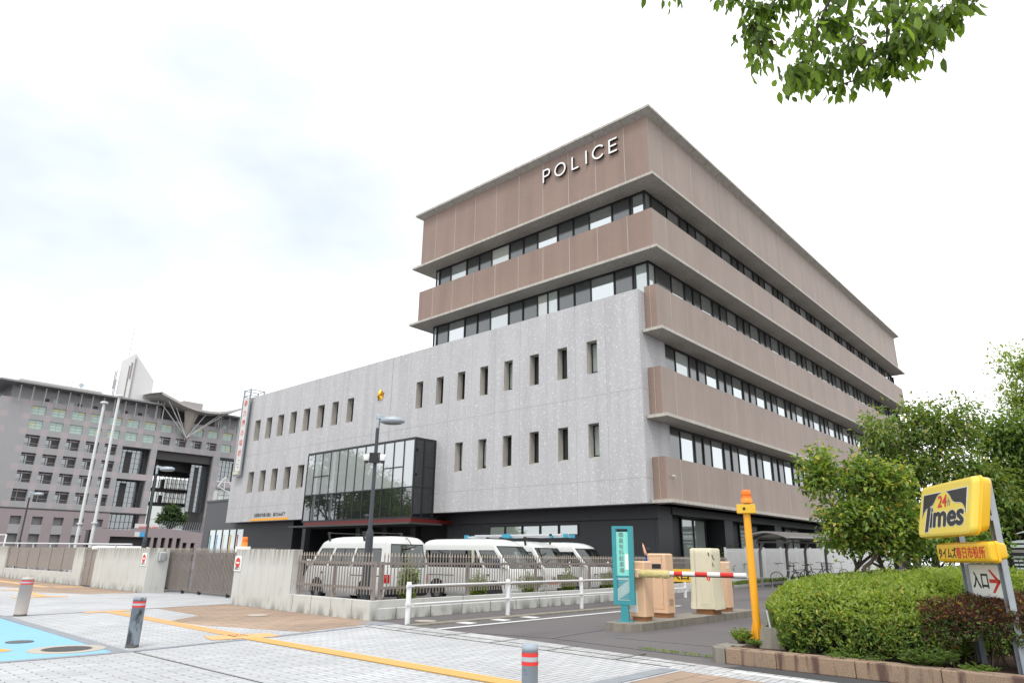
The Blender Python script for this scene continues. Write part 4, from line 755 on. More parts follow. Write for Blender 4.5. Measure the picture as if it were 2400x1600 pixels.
lr = thing('handrail', 'pale horizontal handrail behind the mesh fence on the left', 'railing', (-48, 12, 0)); mb = MB(); mb.tube([(-60, 12, 1.88), (-33.5, 12, 1.72)], .04).tube([(-60, 12, 1.5), (-33.5, 12, 1.45)], .03)
for k in range(8): mb.tube([(-58.5+3.3*k, 12, 0), (-58.5+3.3*k, 12, 1.86-.02*k)], .035)
mb.tube([(-57.5, 12, 2.38), (-55.2, 12, 2.37), (-55.2, 12, 0)], .05); mb.build('rails', 'flag_white', lr)
def bollard(x, y, h, r, mat, label, dirt=False, tilt=0):
    t = thing('bollard', label, 'bollard', (x, y, .01)); MB().lathe(x, y, [(r, .01), (r, h-.045), (r*1.03, h-.045), (r*1.03, h-.02), (r*.86, h)], 24).build('post', mat, t)
    for z in (h-.085, h-.145): MB().lathe(x, y, [(r+.003, z), (r+.003, z+.026)], 24, True).build('red_band', 'red_tape', t)
    MB().lathe(x, y, [(r+.002, h-.118), (r+.002, h-.086)], 24).build('silver_band', 'silver_tape', t); MB().lathe(x, y, [(r*1.02, .01), (r*1.02, .05)], 24).build('foot', 'iron_lid', t); return t
a = NT('dirty_bollard'); f = a.noise(1, 4, a.co(scale=(7, 7, 2.6)), .62); c = a.mix(a.noise(3, 4), (.17, .21, .25), (.30, .34, .38)); a.set(a.mix(a.ramp(f, .48, 0, .60, .92), c, (.035, .038, .042)), .6)
plain('bollard_beige', (.47, .42, .39), .55, 0, .08); a = NT('bollard_grey'); f = a.noise(9, 4); a.set(a.mix(a.ramp(f, .62, 0, .7, .6), a.mix(a.noise(3, 4), (.25, .31, .36), (.34, .40, .45)), (.13, .15, .17)), .5)
bollard(-3.61, 4.25, .775, .0555*1.1, 'bollard_grey', 'grey bollard cut by the bottom edge in the middle foreground'); bollard(-11.83, 4.5, .73, .083*1.12, 'dirty_bollard', 'grimy dark grey bollard beside the blue road'); bollard(-18.95, 4.72, .82, .115*1.1, 'bollard_beige', 'clean beige bollard at the far corner of the blue road')
gr = thing('guard_rail', 'white two bar pipe guard rail beside the van park kerb wall', 'guard rail', (-12.3, 16, 0)); P3 = [(-12.08, 10.14), (-12.39, 13.7), (-12.57, 17.13), (-12.75, 20.6), (-12.93, 24.1)]
for x, y in P3: MB().lathe(x, y, [(.057, 0), (.057, .83), (.05, .855), (.03, .86)], 14).build('post', 'white_paint', gr)
for z in (.78, .40):
    for i in range(4): (x0, y0), (x1, y1) = P3[i], P3[i+1]; MB().tube([(x0+.04, y0, z), (x1+.04, y1, z)], .024, 10).box(x0+.015, x0+.07, y0-.10, y0+.10, z-.022, z+.022).build('rail', 'white_paint', gr)
# ------------------------------------------------------------------ parking gate island and its machines
isl = thing('traffic_island', 'low concrete island carrying the parking gate machines', 'traffic island', (-8.3, 15.5, 0)); MB().loft([[(-8.62, 12.55, z), (-8.3, 12.40, z), (-7.95, 12.5, z), (-7.84, 12.72, z), (-7.95, 18.5, z), (-8.15, 18.75, z), (-8.5, 18.75, z), (-8.72, 18.5, z)] for z in (0, .15)]).build('slab', 'kerb_concrete', isl, bevel=.015)
D_ = Vector((math.cos(.30), math.sin(.30), 0))
ts = thing('staff_parking_sign', 'turquoise upright sign frame with vertical lettering at the front of the island', 'sign', (-8.36, 12.95, .15)); ux, uy_ = Vector((.94, .34, 0)).normalized(), Vector((-.34, .94, 0)).normalized(); o0 = Vector((-8.37, 12.95, 0))
def tb(mb, u0, u1, d0, d1, z0, z1): q = o0+ux*u0+uy_*d0; mb.obox((q.x, q.y, z0), ux*(u1-u0), uy_*(d1-d0), (0, 0, z1-z0))
fr = MB(); tb(fr, -.225, -.145, -.06, .06, .48, 2.08); tb(fr, .125, .225, -.06, .06, .48, 2.08); tb(fr, -.145, .125, -.06, .06, 2.02, 2.08); tb(fr, -.145, .125, -.06, .06, .48, .55); tb(fr, -.145, .125, -.03, .03, 1.02, 1.06); fr.build('frame', 'teal', ts)
pn = MB(); tb(pn, -.143, .123, -.035, -.02, 1.06, 1.96); pn.build('panel', 'teal_panel', ts)
ms = MB(); tb(ms, -.145, .125, -.02, -.01, .56, 1.02); tri = [o0+ux*u-uy_*.024+Vector((0, 0, z)) for u, z in ((-.145, .80), (-.145, .98), (.11, .98))]; tri2 = [o0+ux*u-uy_*.024+Vector((0, 0, z)) for u, z in ((-.12, .58), (.12, .58), (.12, .74))]; ms.m(1).add(tri+[q+uy_*.003 for q in tri], [(0, 1, 2), (5, 4, 3)]); ms.add(tri2+[q+uy_*.003 for q in tri2], [(0, 1, 2), (5, 4, 3)])
ms.m(0)
for k in range(14): tb(ms, -.12, .11, -.03, -.024, .58+.03*k, .585+.03*k)
ms.build('mesh_panel', ['teal_mesh', 'teal'], ts); ps = MB(); tb(ps, -.08, .08, -.05, .05, .16, .48); tb(ps, -.17, .17, -.11, .11, .15, .165); ps.build('stem', 'teal', ts)
for i, ch in enumerate('職員有料駐車場'): text('character', ch, 'text_gray', ts, o0-uy_*.037+ux*-.03+Vector((0, 0, 1.89-.122*i)), ux, (0, 0, 1), .115, .0006, .002)
wp = MB(); tb(wp, .045, .12, -.039, -.036, 1.18, 1.5); wp.build('white_patch', 'sign_white', ts)
def cab(mb, x0, x1, y0, y1, z0, z1): mb.bbox(x0, x1, y0, y1, z0, z1, .025)
bg_ = thing('barrier_gate', 'peach gate cabinet with a red and white barrier arm across the lane', 'barrier gate', (-8.3, 13.45, .15)); mb = MB(); cab(mb, -8.45, -8.06, 13.25, 13.62, .24, 1.36); mb.build('cabinet', 'beige_cabinet', bg_); MB().box(-8.41, -8.1, 13.29, 13.58, .15, .24).build('plinth', 'beige_base', bg_)
MB().bbox(-8.36, -8.12, 13.10, 13.25, 1.03, 1.20, .02).build('arm_housing', 'beige_cabinet', bg_); MB().disc((-8.2, 13.098, 1.12), (0, -1, 0), 0, .022, .01, 14).build('bolt', 'chrome', bg_)
MB().box(-8.42, -8.24, 13.245, 13.249, .32, .75).build('notice', 'sign_white', bg_)
arm = MB(); segs = [(-8.12, -7.05, 0), (-7.05, -6.75, 1), (-6.75, -6.43, 0), (-6.43, -6.13, 1), (-6.13, -5.85, 0), (-5.85, -5.56, 1), (-5.56, -5.28, 0), (-5.28, -5.1, 1)]; segs = [(-8.12, -7.37, 0), (-7.37, -7.09, 1), (-7.09, -6.82, 0), (-6.82, -6.55, 1), (-6.55, -6.28, 0), (-6.28, -6.0, 1), (-6.0, -5.3, 0)]
segs = [(-8.12, -7.28, 0), (-7.28, -7.09, 1), (-7.09, -6.81, 0), (-6.81, -6.54, 1), (-6.54, -6.27, 0), (-6.27, -5.99, 1), (-5.99, -5.74, 0)]
for s0, s1, k in segs: arm.m(k); ring = lambda x: [(x, 13.16-.015, 1.09), (x, 13.16+.015, 1.09), (x, 13.16+.03, 1.115), (x, 13.16+.03, 1.145), (x, 13.16+.015, 1.17), (x, 13.16-.015, 1.17), (x, 13.16-.03, 1.145), (x, 13.16-.03, 1.115)]; arm.loft([ring(s0), ring(s1)])
arm.m(2).box(-8.1, -5.74, 13.15, 13.17, 1.072, 1.09); arm.build('barrier_arm', ['sign_white', 'red_tape', 'rubber'], bg_)
cv = MB(); rs = []
for k in range(13):
    x = -8.1+.72*k/12; w_ = .006*math.sin(k*2.1); rs.append([(x, 13.16-.038-w_, 1.185-.012*math.sin(k*1.3)), (x, 13.16+.038, 1.185), (x, 13.16+.036+w_, 1.03+.012*math.sin(k*1.7)), (x, 13.16-.034-w_, 1.03+.012*math.sin(k*2.3))])
cv.loft(rs, True, True).build('arm_cover', 'yellow_fabric', bg_); MB().obox((-6.52, 13.12, 1.0), (.03, 0, -.0), (0, .005, 0), (.02, 0, .08)).obox((-6.56, 13.12, 1.02), (.03, 0, -.0), (0, .005, 0), (.02, 0, .07)).build('red_ribbon', 'red_tape', bg_)
tm = thing('ticket_machine', 'tall peach cabinet with a black card slot behind the barrier arm', 'ticket machine', (-8.45, 14.6, .15)); mb = MB(); cab(mb, -8.66, -8.19, 14.4, 14.78, .25, 1.53); mb.build('cabinet', 'beige_cabinet', tm); MB().box(-8.6, -8.22, 14.44, 14.74, .15, .25).build('plinth', 'beige_base', tm); MB().bbox(-8.58, -8.30, 14.385, 14.401, 1.20, 1.30, .006).build('slot', 'frame_black', tm)
mb = MB(); [mb.box(*q) for q in ((-8.61, -8.605, 14.396, 14.401, .33, 1.48), (-8.305+.03, -8.30+.03, 14.396, 14.401, .33, 1.48), (-8.61, -8.27, 14.396, 14.401, 1.475, 1.48), (-8.61, -8.27, 14.396, 14.401, .33, .335), (-8.6, -8.592, 14.392, 14.4, .95, 1.1))]; mb.build('door_seam', 'beige_base', tm)
mb = MB()
for zz in (.45, 1.0, 1.4): mb.disc((-8.275, 14.392, zz), (0, -1, 0), 0, .012, .006, 10)
for k in range(5): mb.box(-8.186, -8.182, 14.5, 14.68, .42+.03*k, .432+.03*k)
mb.build('bolts_and_vents', 'beige_tip', tm)
cm = thing('covered_machine', 'machine hidden under a cream fabric cover, wider at the hem', 'covered machine', (-8.2, 16.4, .15)); rs = []
def crossec(z, w, dp, amp, n=48):
    out = []
    for k in range(n):
        q = 2*PI*k/n; c_, s_ = math.cos(q), math.sin(q); e = .22; x = math.copysign(abs(c_)**e, c_)*w*(1+amp*math.sin(9*q+z*2)*.5+amp*math.sin(5*q+1)); y = math.copysign(abs(s_)**e, s_)*dp*(1+amp*math.sin(7*q+2)); out.append((-8.2+x, 16.42+y, z+amp*.25*math.sin(4*q)))
    return out
for z, w, dp, am in ((.27, .335, .30, .05), (.40, .325, .29, .045), (.42, .322, .288, .035), (.8, .31, .28, .03), (1.2, .30, .272, .02), (1.55, .298, .27, .012), (1.65, .295, .268, .006), (1.68, .27, .24, .0)): rs.append(crossec(z, w, dp, am))
MB().loft(rs, True, True).build('fabric_cover', 'cover_fabric', cm); MB().box(-8.42, -7.98, 16.2, 16.65, .15, .30).build('plinth', 'beige_base', cm)
mb = MB()
for pts in (((-7.97, 16.13, 1.58), (-7.96, 16.13, 1.52), (-7.95, 16.13, 1.5)), ((-7.905, 16.2, 1.52), (-7.90, 16.24, 1.43), (-7.9, 16.3, 1.42)), ((-7.905, 16.2, 1.33), (-7.90, 16.22, 1.26), (-7.9, 16.21, 1.25))): mb.tube(pts, .012, 5)
mb.build('tears', 'frame_black', cm); mb = MB().tube([(-8.36, 16.115, .3), (-8.35, 16.125, .9), (-8.345, 16.135, 1.64)], .004, 5).tube([(-8.25, 16.10, .38), (-8.0, 16.10, .38)], .004, 5); mb.build('seams', 'beige_tip', cm)
rm = thing('card_reader', 'short peach cabinet with vertical white notice, rightmost on the island', 'card reader', (-8.3, 17.6, .15)); mb = MB(); cab(mb, -8.52, -8.14, 17.4, 17.74, .25, 1.37); mb.build('cabinet', 'beige_cabinet', rm); MB().box(-8.48, -8.17, 17.44, 17.7, .15, .25).build('plinth', 'beige_base', rm)
nt_ = MB().box(-8.36, -8.28, 17.392, 17.398, .66, 1.20).build('notice', 'sign_white', rm); mb = MB().disc((-8.32, 17.394, 1.29), (0, -1, 0), .026, .038, .004, 20).obox((-8.345, 17.389, 1.305), (.05, 0, -.04), (0, .003, 0), (.006, 0, .008)).disc((-8.14, 17.52, 1.29), (1, 0, 0), .026, .038, .004, 20); mb.build('no_walking_symbol', 'sign_red', rm); MB().box(-8.36, -8.28, 17.3955, 17.399, 1.235, 1.34).box(-8.141, -8.137, 17.46, 17.58, 1.2, 1.35).build('symbol_plate', 'sign_white', rm)
for i, ch in enumerate('車路を歩かないでください'): text('character', ch, 'text_gray', rm, (-8.32, 17.391, 1.175-.0435*i), (1, 0, 0), (0, 0, 1), .046, .001, .001)
ys_ = thing('entrance_banner', 'yellow sign with black lettering behind the barrier arm', 'sign', (-10.5, 19.5, .7)); MB().box(-11.2, -10.0, 19.5, 19.53, .76, 1.13).build('board', 'box_yellow', ys_); text('lettering', '入口', 'sign_black', ys_, (-10.62, 19.495, .93), (1, 0, 0), (0, 0, 1), .3, .008, fit=(.62, .22)); MB().tube([(-11.1, 19.55, 0), (-11.1, 19.55, 1.1)], .02).tube([(-10.1, 19.55, 0), (-10.1, 19.55, 1.1)], .02).build('legs', 'galvanised', ys_)
# yellow pole with beacon box
yp = thing('beacon_pole', 'tall yellow pole with finned foot and a box head, at the hedge corner', 'pole', (-4.82, 11.28, .15)); px_, py_ = -4.82, 11.27
MB().lathe(px_, py_, [(.062, .12), (.058, 2.16)], 20).build('pole', 'signal_yellow', yp); fb = MB()
for k in range(4): q = k*PI/2+.4; d_ = Vector((math.cos(q), math.sin(q), 0)); n_ = Vector((-d_.y, d_.x, 0)); c_ = Vector((px_, py_, .12)); fb.add([c_+d_*.05+n_*.006, c_+d_*.13+n_*.006, c_+d_*.13+n_*.006+Vector((0, 0, .05)), c_+d_*.05+n_*.006+Vector((0, 0, .40)), c_+d_*.05-n_*.006, c_+d_*.13-n_*.006, c_+d_*.13-n_*.006+Vector((0, 0, .05)), c_+d_*.05-n_*.006+Vector((0, 0, .40))], [(0, 1, 2, 3), (7, 6, 5, 4), (0, 4, 5, 1), (1, 5, 6, 2), (2, 6, 7, 3)])
fb.lathe(px_, py_, [(.20, .11), (.20, .13)], 20).build('finned_foot', 'signal_yellow', yp); ux2 = Vector((.93, .36, 0)); uy2 = Vector((-.36, .93, 0)); c_ = Vector((px_, py_, 2.15)); bxm = MB().obox(c_-ux2*.15-uy2*.11, ux2*.30, uy2*.22, (0, 0, .145)); bxm.build('box', 'box_yellow', yp, bevel=.006); MB().disc(c_-ux2*.03-uy2*.112+Vector((0, 0, .075)), -uy2, 0, .022, .012, 16).build('button', 'frame_black', yp)
yb = thing('warning_beacon', 'orange rotating beacon on the tall yellow pole', 'beacon', (px_, py_, 2.30)); beacon(yb, px_+.02, py_, 2.315, .085, .22); MB().lathe(px_+.02, py_, [(.05, 2.295), (.05, 2.318)], 14).build('stem', 'frame_black', yb); MB().lathe(px_+.02, py_, [(.04, 2.39), (.045, 2.45), (.03, 2.5)], 12).build('bulb', 'lamp_core', yb)
# ------------------------------------------------------------------ coin park sign on two steel posts
R0, dv = Vector((-1.32, 10.58, 0)), Vector((-.54, .84, 0)).normalized(); nn = Vector((-.84, -.54, 0)).normalized(); sp_ = thing('sign_posts', 'two grey steel sign posts rising out of the reddish hedge', 'sign posts', (-1.6, 11, .1))
def sb(mb, s0, s1, n0, n1, z0, z1): q = R0+dv*s0+nn*n0; mb.obox((q.x, q.y, z0), dv*(s1-s0), nn*(n1-n0), (0, 0, z1-z0))
for s_ in (-.0, .98): mb = MB(); sb(mb, s_-.055, s_+.055, -.035, -.025, .05, 2.44 if s_ < .5 else 2.3); sb(mb, s_-.055, s_-.045, -.025, .035, .05, 2.44 if s_ < .5 else 2.3); sb(mb, s_+.045, s_+.055, -.025, .035, .05, 2.44 if s_ < .5 else 2.3); mb.build('post', 'galvanised', sp_)
mb = MB()
for z in (2.30, 1.95, 1.62): sb(mb, -.06, 1.04, .036, .06, z-.03, z+.03)
mb.build('cross_bars', 'galvanised', sp_)
def rrect(u0, u1, v0, v1, r, n=6):
    pts = []
    for cu_, cv_, a0 in ((u1-r, v1-r, 0), (u0+r, v1-r, 90), (u0+r, v0+r, 180), (u1-r, v0+r, 270)):
        for k in range(n+1): q = math.radians(a0+90*k/n); pts.append((cu_+r*math.cos(q), cv_+r*math.sin(q)))
    return pts
SPL = lambda s, n, z, lean=0, zm=0: R0+dv*s+nn*(n+(zm-z)*lean)+Vector((0, 0, z))
SP = SPL
def lightbox(name, label, s0, s1, z0, z1, n0, n1, r, matf, matb, lean=0):
    SP = lambda s, n, z: SPL(s, n, z, lean, (z0+z1)/2)
    t = thing(name, label, 'sign', tuple(SP((s0+s1)/2, n0, z0))); md = n0+(n1-n0)*.55; g = .03
    back = MB().loft([[SP(s, n0, z) for s, z in rrect(s0+.10, s1-.07, z0+.06, z1-.03, r*.8)], [SP(s, n0+.02, z) for s, z in rrect(s0+.07, s1-.04, z0+.04, z1-.01, r)], [SP(s, md, z) for s, z in rrect(s0+.05, s1-.03, z0+.02, z1, r)]], True, True); back.build('back_shell', matb, t)
    MB().loft([[SP(s, md, z) for s, z in rrect(s0-.01, s1+.01, z0-.01, z1+.01, r)], [SP(s, md+.03, z) for s, z in rrect(s0-.01, s1+.01, z0-.01, z1+.01, r)]], True, True).build('seam_rim', matb, t)
    MB().loft([[SP(s, md+.03, z) for s, z in rrect(s0, s1, z0, z1, r)], [SP(s, n1-.035, z) for s, z in rrect(s0, s1, z0, z1, r)], [SP(s, n1-.01, z) for s, z in rrect(s0+.012, s1-.012, z0+.012, z1-.012, r)], [SP(s, n1, z) for s, z in rrect(s0+.04, s1-.04, z0+.04, z1-.04, r*.8)]], True, False).build('front_shell', matf, t); return t
# solve the box positions on the sign's own plane (front face 0.30 m in front of the posts)
n1 = .32; S0, S1, Z0, Z1 = -.22, 1.38, 1.745, 2.46; LEAN = .225
sg = lightbox('parking_sign', 'large yellow box sign with 24h wordmark, leaning back on the steel posts', S0, S1, Z0, Z1, .06, n1, .09, 'sign_yellow', 'sign_amber', LEAN)
SF = lambda u, v, off: SPL(S1-(S1-S0)*u, n1+off, Z0+(Z1-Z0)*v, LEAN, (Z0+Z1)/2)
upv = (Vector((0, 0, 1))-nn*LEAN).normalized()
def poly(t, name, pts, mat, off, th=.003):
    P = [SF(u, v, off) for u, v in pts]; mb = MB(); mb.loft([P, [p+nn*th for p in P]]); mb.build(name, mat, t)
cur = lambda p0, c, p1, n=8: [((1-q)**2*p0[0]+2*q*(1-q)*c[0]+q*q*p1[0], (1-q)**2*p0[1]+2*q*(1-q)*c[1]+q*q*p1[1]) for q in np.linspace(0, 1, n)]
for pal, grow, of in (('flag_white', .012, .0005), ('sign_black', 0, .002)):
    g = grow
    poly(sg, 'black_field' if not g else 'pale_outline', [(.09-g, .82+g), (.45+g, .82+g)]+cur((.45+g, .82), (.37, .80-g), (.33, .68-g))+cur((.33, .68-g), (.28, .57-g), (.19, .56-g))[1:]+cur((.19, .56-g), (.11, .52-g), (.09-g, .38-g))[1:], pal, of)
    poly(sg, 'black_field' if not g else 'pale_outline', [(.91+g, .82+g), (.54-g, .82+g)]+cur((.54-g, .82), (.61, .76-g), (.65, .66-g))+cur((.65, .66-g), (.69, .58-g), (.79, .58-g))[1:]+cur((.79, .58-g), (.89, .56-g), (.91+g, .38-g))[1:], pal, of)
    poly(sg, 'letter_stem' if not g else 'pale_outline', [(.165-g, .10-g), (.235+g, .10-g), (.26+g, .57+g), (.19-g, .56+g)], pal, of+.001)
text('wordmark_outline', 'imes', 'flag_white', sg, SF(.56, .365, .0005), -dv, upv, .3, 0, .0004, fit=(.99, .26), heavy=.036); text('wordmark', 'imes', 'sign_black', sg, SF(.56, .365, .003), -dv, upv, .3, 0, .0004, fit=(.99, .26), heavy=.024); text('hours_number', '24', 'sign_red', sg, SF(.475, .65, .003), -dv, upv, .2, 0, .0004, fit=(.26, .155), heavy=.008); text('hours_letter', 'h', 'text_gray', sg, SF(.60, .625, .003), -dv, upv, .15, .001, .001, fit=(.07, .11))
s2 = lightbox('parking_name_sign', 'narrow amber box sign with black and red lettering under the large yellow one', -.39, 1.08, 1.42, 1.655, .06, .30, .035, 'sign_amber', 'sign_amber'); n1b = .301
text('black_lettering', 'タイムズ', 'sign_black', s2, SP(.74, n1b, 1.535), -dv, (0, 0, 1), .15, 0, .0004, fit=(.52, .13), heavy=.006); text('red_lettering', '春日市役所', 'sign_red', s2, SP(.10, n1b, 1.535), -dv, (0, 0, 1), .15, 0, .0005, fit=(.75, .14), heavy=.005)
s3 = thing('entrance_sign', 'white board with black entrance lettering and a red arrow between the posts', 'sign', tuple(SP(.45, 0, 1.0))); mb = MB(); sb(mb, .03, .95, -.03, -.01, 1.0, 1.385); mb.build('board', 'sign_white', s3); mb = MB(); [sb(mb, *q) for q in ((.03, .95, -.034, -.006, .985, 1.0), (.03, .95, -.034, -.006, 1.385, 1.40))]; mb.build('edge_frame', 'galvanised', s3)
text('lettering', '入口', 'sign_black', s3, SP(.66, -.009, 1.195), -dv, (0, 0, 1), .2, .005, .002, fit=(.42, .21)); ar = lambda pts: [SP(s, -.008, z) for s, z in pts]; mb = MB()
for q in ([(.42, 1.17), (.24, 1.17), (.24, 1.215), (.42, 1.215)], [(.36, 1.33), (.16, 1.20), (.16, 1.165), (.20, 1.165), (.41, 1.33)], [(.33, 1.05), (.15, 1.18), (.15, 1.215), (.19, 1.215), (.38, 1.05)]): P = ar(q); mb.loft([P, [p+nn*.002 for p in P]])
mb.build('red_arrow', 'sign_red', s3)
# ================================================================== VANS
def interp(tab, z): return float(np.interp(z, [a for a, _ in tab], [b for _, b in tab]))
NEW = dict(xf=[(.22, 2.22), (.3, 2.31), (.42, 2.345), (.6, 2.345), (.8, 2.33), (.98, 2.27), (1.06, 2.20), (1.745, 1.50), (1.80, 1.42), (1.87, 1.28), (1.93, 1.08), (1.965, .85), (1.98, .5)], bow=.30, w=.845)
OLD = dict(xf=[(.22, 2.22), (.3, 2.31), (.42, 2.33), (.6, 2.33), (.8, 2.31), (.98, 2.24), (1.06, 2.16), (1.745, 1.60), (1.80, 1.53), (1.87, 1.36), (1.93, 1.12), (1.965, .85), (1.98, .5)], bow=.26, w=.84)
XR = [(.22, -2.24), (.3, -2.31), (.42, -2.34), (.8, -2.345), (1.06, -2.32), (1.745, -2.20), (1.80, -2.17), (1.87, -2.12), (1.93, -2.03), (1.965, -1.9), (1.98, -1.7)]
WD = [(.22, .93), (.3, .975), (.42, 1), (.8, 1.), (.98, .99), (1.06, .975), (1.745, .875), (1.80, .855), (1.87, .80), (1.93, .70), (1.965, .55), (1.98, .30)]
ZL = [.22, .3, .42, .6, .8, .98, 1.06, 1.085, 1.25, 1.45, 1.585, 1.61, 1.715, 1.745, 1.80, 1.87, 1.93, 1.965, 1.98]
FT = [-1, -.93, -.89, -.86, -.5, 0, .5, .86, .89, .93, 1]; RT = [-1, -.94, -.86, -.83, -.4, 0, .4, .83, .86, .94, 1]
def make_van(kind, label, opts):
    K = NEW if kind == 'new' else OLD; t = thing('parked_van', label, 'van', (0, 0, 0), 'vans parked in a row')
    SW = dict(door=(.035, .235), mid=(.27, .555), rear=(.585, .93)) if kind == 'old' else dict(door=(.03, .225), mid=(.262, .60), rear=(.605, .945)); bd = .008
    ss = sorted(set([0, 1, .015, .12, .4, .75]+[v for a, b in SW.values() for v in (a, a+bd, b-bd, b)]+([.405, .415] if kind == 'old' else [])))
    def surf_front(tt, z, off=0): return Vector((interp(K['xf'], z)-K['bow']*abs(tt)**2.6+off, tt*interp(WD, z)*K['w'], z))
    def surf_rear(tt, z, off=0): return Vector((interp(XR, z)+.09*abs(tt)**4-off, tt*interp(WD, z)*K['w'], z))
    def surf_side(s, z, sgn, off=0): x0, x1 = interp(K['xf'], z)-K['bow'], interp(XR, z)+.09; return Vector((x0+(x1-x0)*s, sgn*(interp(WD, z)*K['w']+off), z))
    def ring(z): return [surf_front(q, z) for q in FT]+[surf_side(s, z, 1) for s in ss[1:-1]]+[surf_rear(q, z) for q in RT[::-1]]+[surf_side(s, z, -1) for s in ss[1:-1][::-1]]
    rings = [ring(z) for z in ZL]; n = len(rings[0]); nF, nS, nR = len(FT), len(ss), len(RT)
    def seg(j):      # what perimeter segment j covers
        if j < nF-1: return ('F', FT[j], FT[j+1])
        j -= nF-1
        if j < nS-1: return ('S1', ss[j], ss[j+1])
        j -= nS-1
        if j < nR-1: return ('R', -RT[::-1][j], -RT[::-1][j+1])
        j -= nR-1; return ('S-1', ss[::-1][j+1], ss[::-1][j])
    def win(side, a, b, z0, z1):
        m_ = (a+b)/2; zc = (z0+z1)/2
        if side == 'F' and abs(m_) < .93 and 1.06 < zc < 1.745: return ('windscreen', not (abs(m_) < .89 and 1.085 < zc < 1.715))
        if side == 'R' and abs(m_) < .86 and 1.06 < zc < 1.745: return ('rear_window', not (abs(m_) < .83 and 1.085 < zc < 1.715))
        if side[0] == 'S' and 1.06 < zc < 1.61:
            for k, (p, q) in SW.items():
                if p < m_ < q: return (('side_window', k, side), not (p+bd < m_ < q-bd and 1.085 < zc < 1.585) or (kind == 'old' and k == 'mid' and .405 < m_ < .415))
        return None
    body = MB(); wins_ = {}
    for i in range(len(ZL)-1):
        for j in range(n):
            sd_ = seg(j); w_ = win(*sd_, ZL[i], ZL[i+1]); q = [rings[i][j], rings[i][(j+1) % n], rings[i+1][(j+1) % n], rings[i+1][j]]
            if w_ is None: body.add(q, [(0, 1, 2, 3)], False)
            else: wins_.setdefault(w_[0], []).append((q, w_[1]))
    top = rings[-1]; cz = Vector((-.6, 0, 1.99)); body.add(top+[cz], [(k, (k+1) % n, n) for k in range(n)], False); body.add(rings[0], [tuple(range(n-1, -1, -1))])
    bo = body.build('body', 'van_white', t); bo.data.polygons.foreach_set('use_smooth', [True]*len(bo.data.polygons))
    wmod = bo.modifiers.new('weld', 'WELD'); wmod.merge_threshold = .0005
    es = bo.modifiers.new('split', 'EDGE_SPLIT'); es.split_angle = math.radians(38)
    for k, cells in wins_.items():
        nm = k if isinstance(k, str) else 'side_window'; mb = MB()
        for q, brd in cells: cx = Vector((0, 0, 1.3)); c_ = sum(q, Vector())/4; dn = Vector((c_.x*.0, c_.y, 0)) if nm == 'side_window' else Vector((1 if nm == 'windscreen' else -1, 0, 0)); dn.normalize(); mb.m(1 if brd else 0).add([p-dn*(.006 if not brd else .002) for p in q], [(0, 1, 2, 3)])
        priv = (opts.get('privacy') and (nm == 'rear_window' or (nm == 'side_window' and k[1] != 'door')))
        mb.build(nm, ['car_privacy' if priv else 'car_glass', 'rubber'], t)
    it = MB(); it.box(-2.1, 1.2, -.74, .74, .5, .9)
    for sx in (1.0, -.1, -1.0):
        for sy in (-.38, .38): it.box(sx-.12, sx, sy-.24, sy+.24, .9, 1.42).box(sx-.1, sx-.02, sy-.12, sy+.12, 1.42, 1.6)
    it.box(1.35, 1.75, -.72, .72, .7, 1.05); it.build('seats', 'seat_dark', t); MB().disc((1.2, -.36, 1.18), (-.75, 0, .6), .16, .185, .03, 20).build('steering_wheel', 'rubber', t)
    if opts.get('curtain'):
        for sy in (-.68, .0, .68):
            mb = MB(); rs_ = []
            for k in range(7): rs_.append([(.35+.02*math.sin(k*2)+(.05 if k % 2 else 0), sy-.18*(1-.5*abs(z-1.6))+.06*k, z) for z in (1.0, 1.2, 1.4, 1.62)])
            mb.loft(rs_, False, True, closed=False).build('curtain', 'curtain', t)
    wh = MB()
    for wx in (1.34, -1.23):
        for sy in (-1, 1):
            w_ = MB(); y0 = sy*(K['w']-.005); w_.m(0).disc((wx, y0-sy*.19, .315), (0, sy, 0), .19, .315, .195, 28); w_.m(1).disc((wx, y0-sy*.19, .315), (0, sy, 0), 0, .195, .17, 24); w_.m(2).disc((wx, y0-sy*.03, .315), (0, sy, 0), .05, .10, .02, 16)
            for k in range(8): q = k*PI/4; w_.m(0).disc((wx+.14*math.cos(q), y0-sy*.019, .315+.14*math.sin(q)), (0, sy, 0), 0, .022, .003, 8)
            w_.build('wheel', ['rubber', 'steel', 'steel'], t)
            ar_ = MB(); ang = np.linspace(-.25, PI+.25, 22); P = [Vector((wx+.375*math.cos(q), sy*(K['w']+.0025), max(.22, .33+.375*math.sin(q)))) for q in ang]; c_ = Vector((wx, sy*(K['w']+.0025), .3)); ar_.add(P+[c_], [(k, k+1, len(P)) for k in range(len(P)-1)]); ar_.build('wheel_arch', 'rubber', t)
    def patch(name, f, a, b, z0, z1, mat, off=.012, na=6, nz_=3, parent=t):
        mb = MB(); A = [a+(b-a)*i/na for i in range(na+1)]; Z = [z0+(z1-z0)*j/nz_ for j in range(nz_+1)]; g0 = [[f(q, z, off) for q in A] for z in Z]; g1 = [[f(q, z, -.01) for q in A] for z in Z]; w_ = na+1
        mb.add([p for r in g0 for p in r], [(j*w_+i, j*w_+i+1, (j+1)*w_+i+1, (j+1)*w_+i) for j in range(nz_) for i in range(na)])
        rim = [(0, i) for i in range(w_)]+[(j, na) for j in range(1, nz_+1)]+[(nz_, i) for i in range(na-1, -1, -1)]+[(j, 0) for j in range(nz_-1, 0, -1)]
        for k in range(len(rim)): (j0, i0), (j1, i1) = rim[k], rim[(k+1) % len(rim)]; mb.add([g0[j0][i0], g0[j1][i1], g1[j1][i1], g1[j0][i0]], [(0, 1, 2, 3)])
        return mb.build(name, mat, parent)
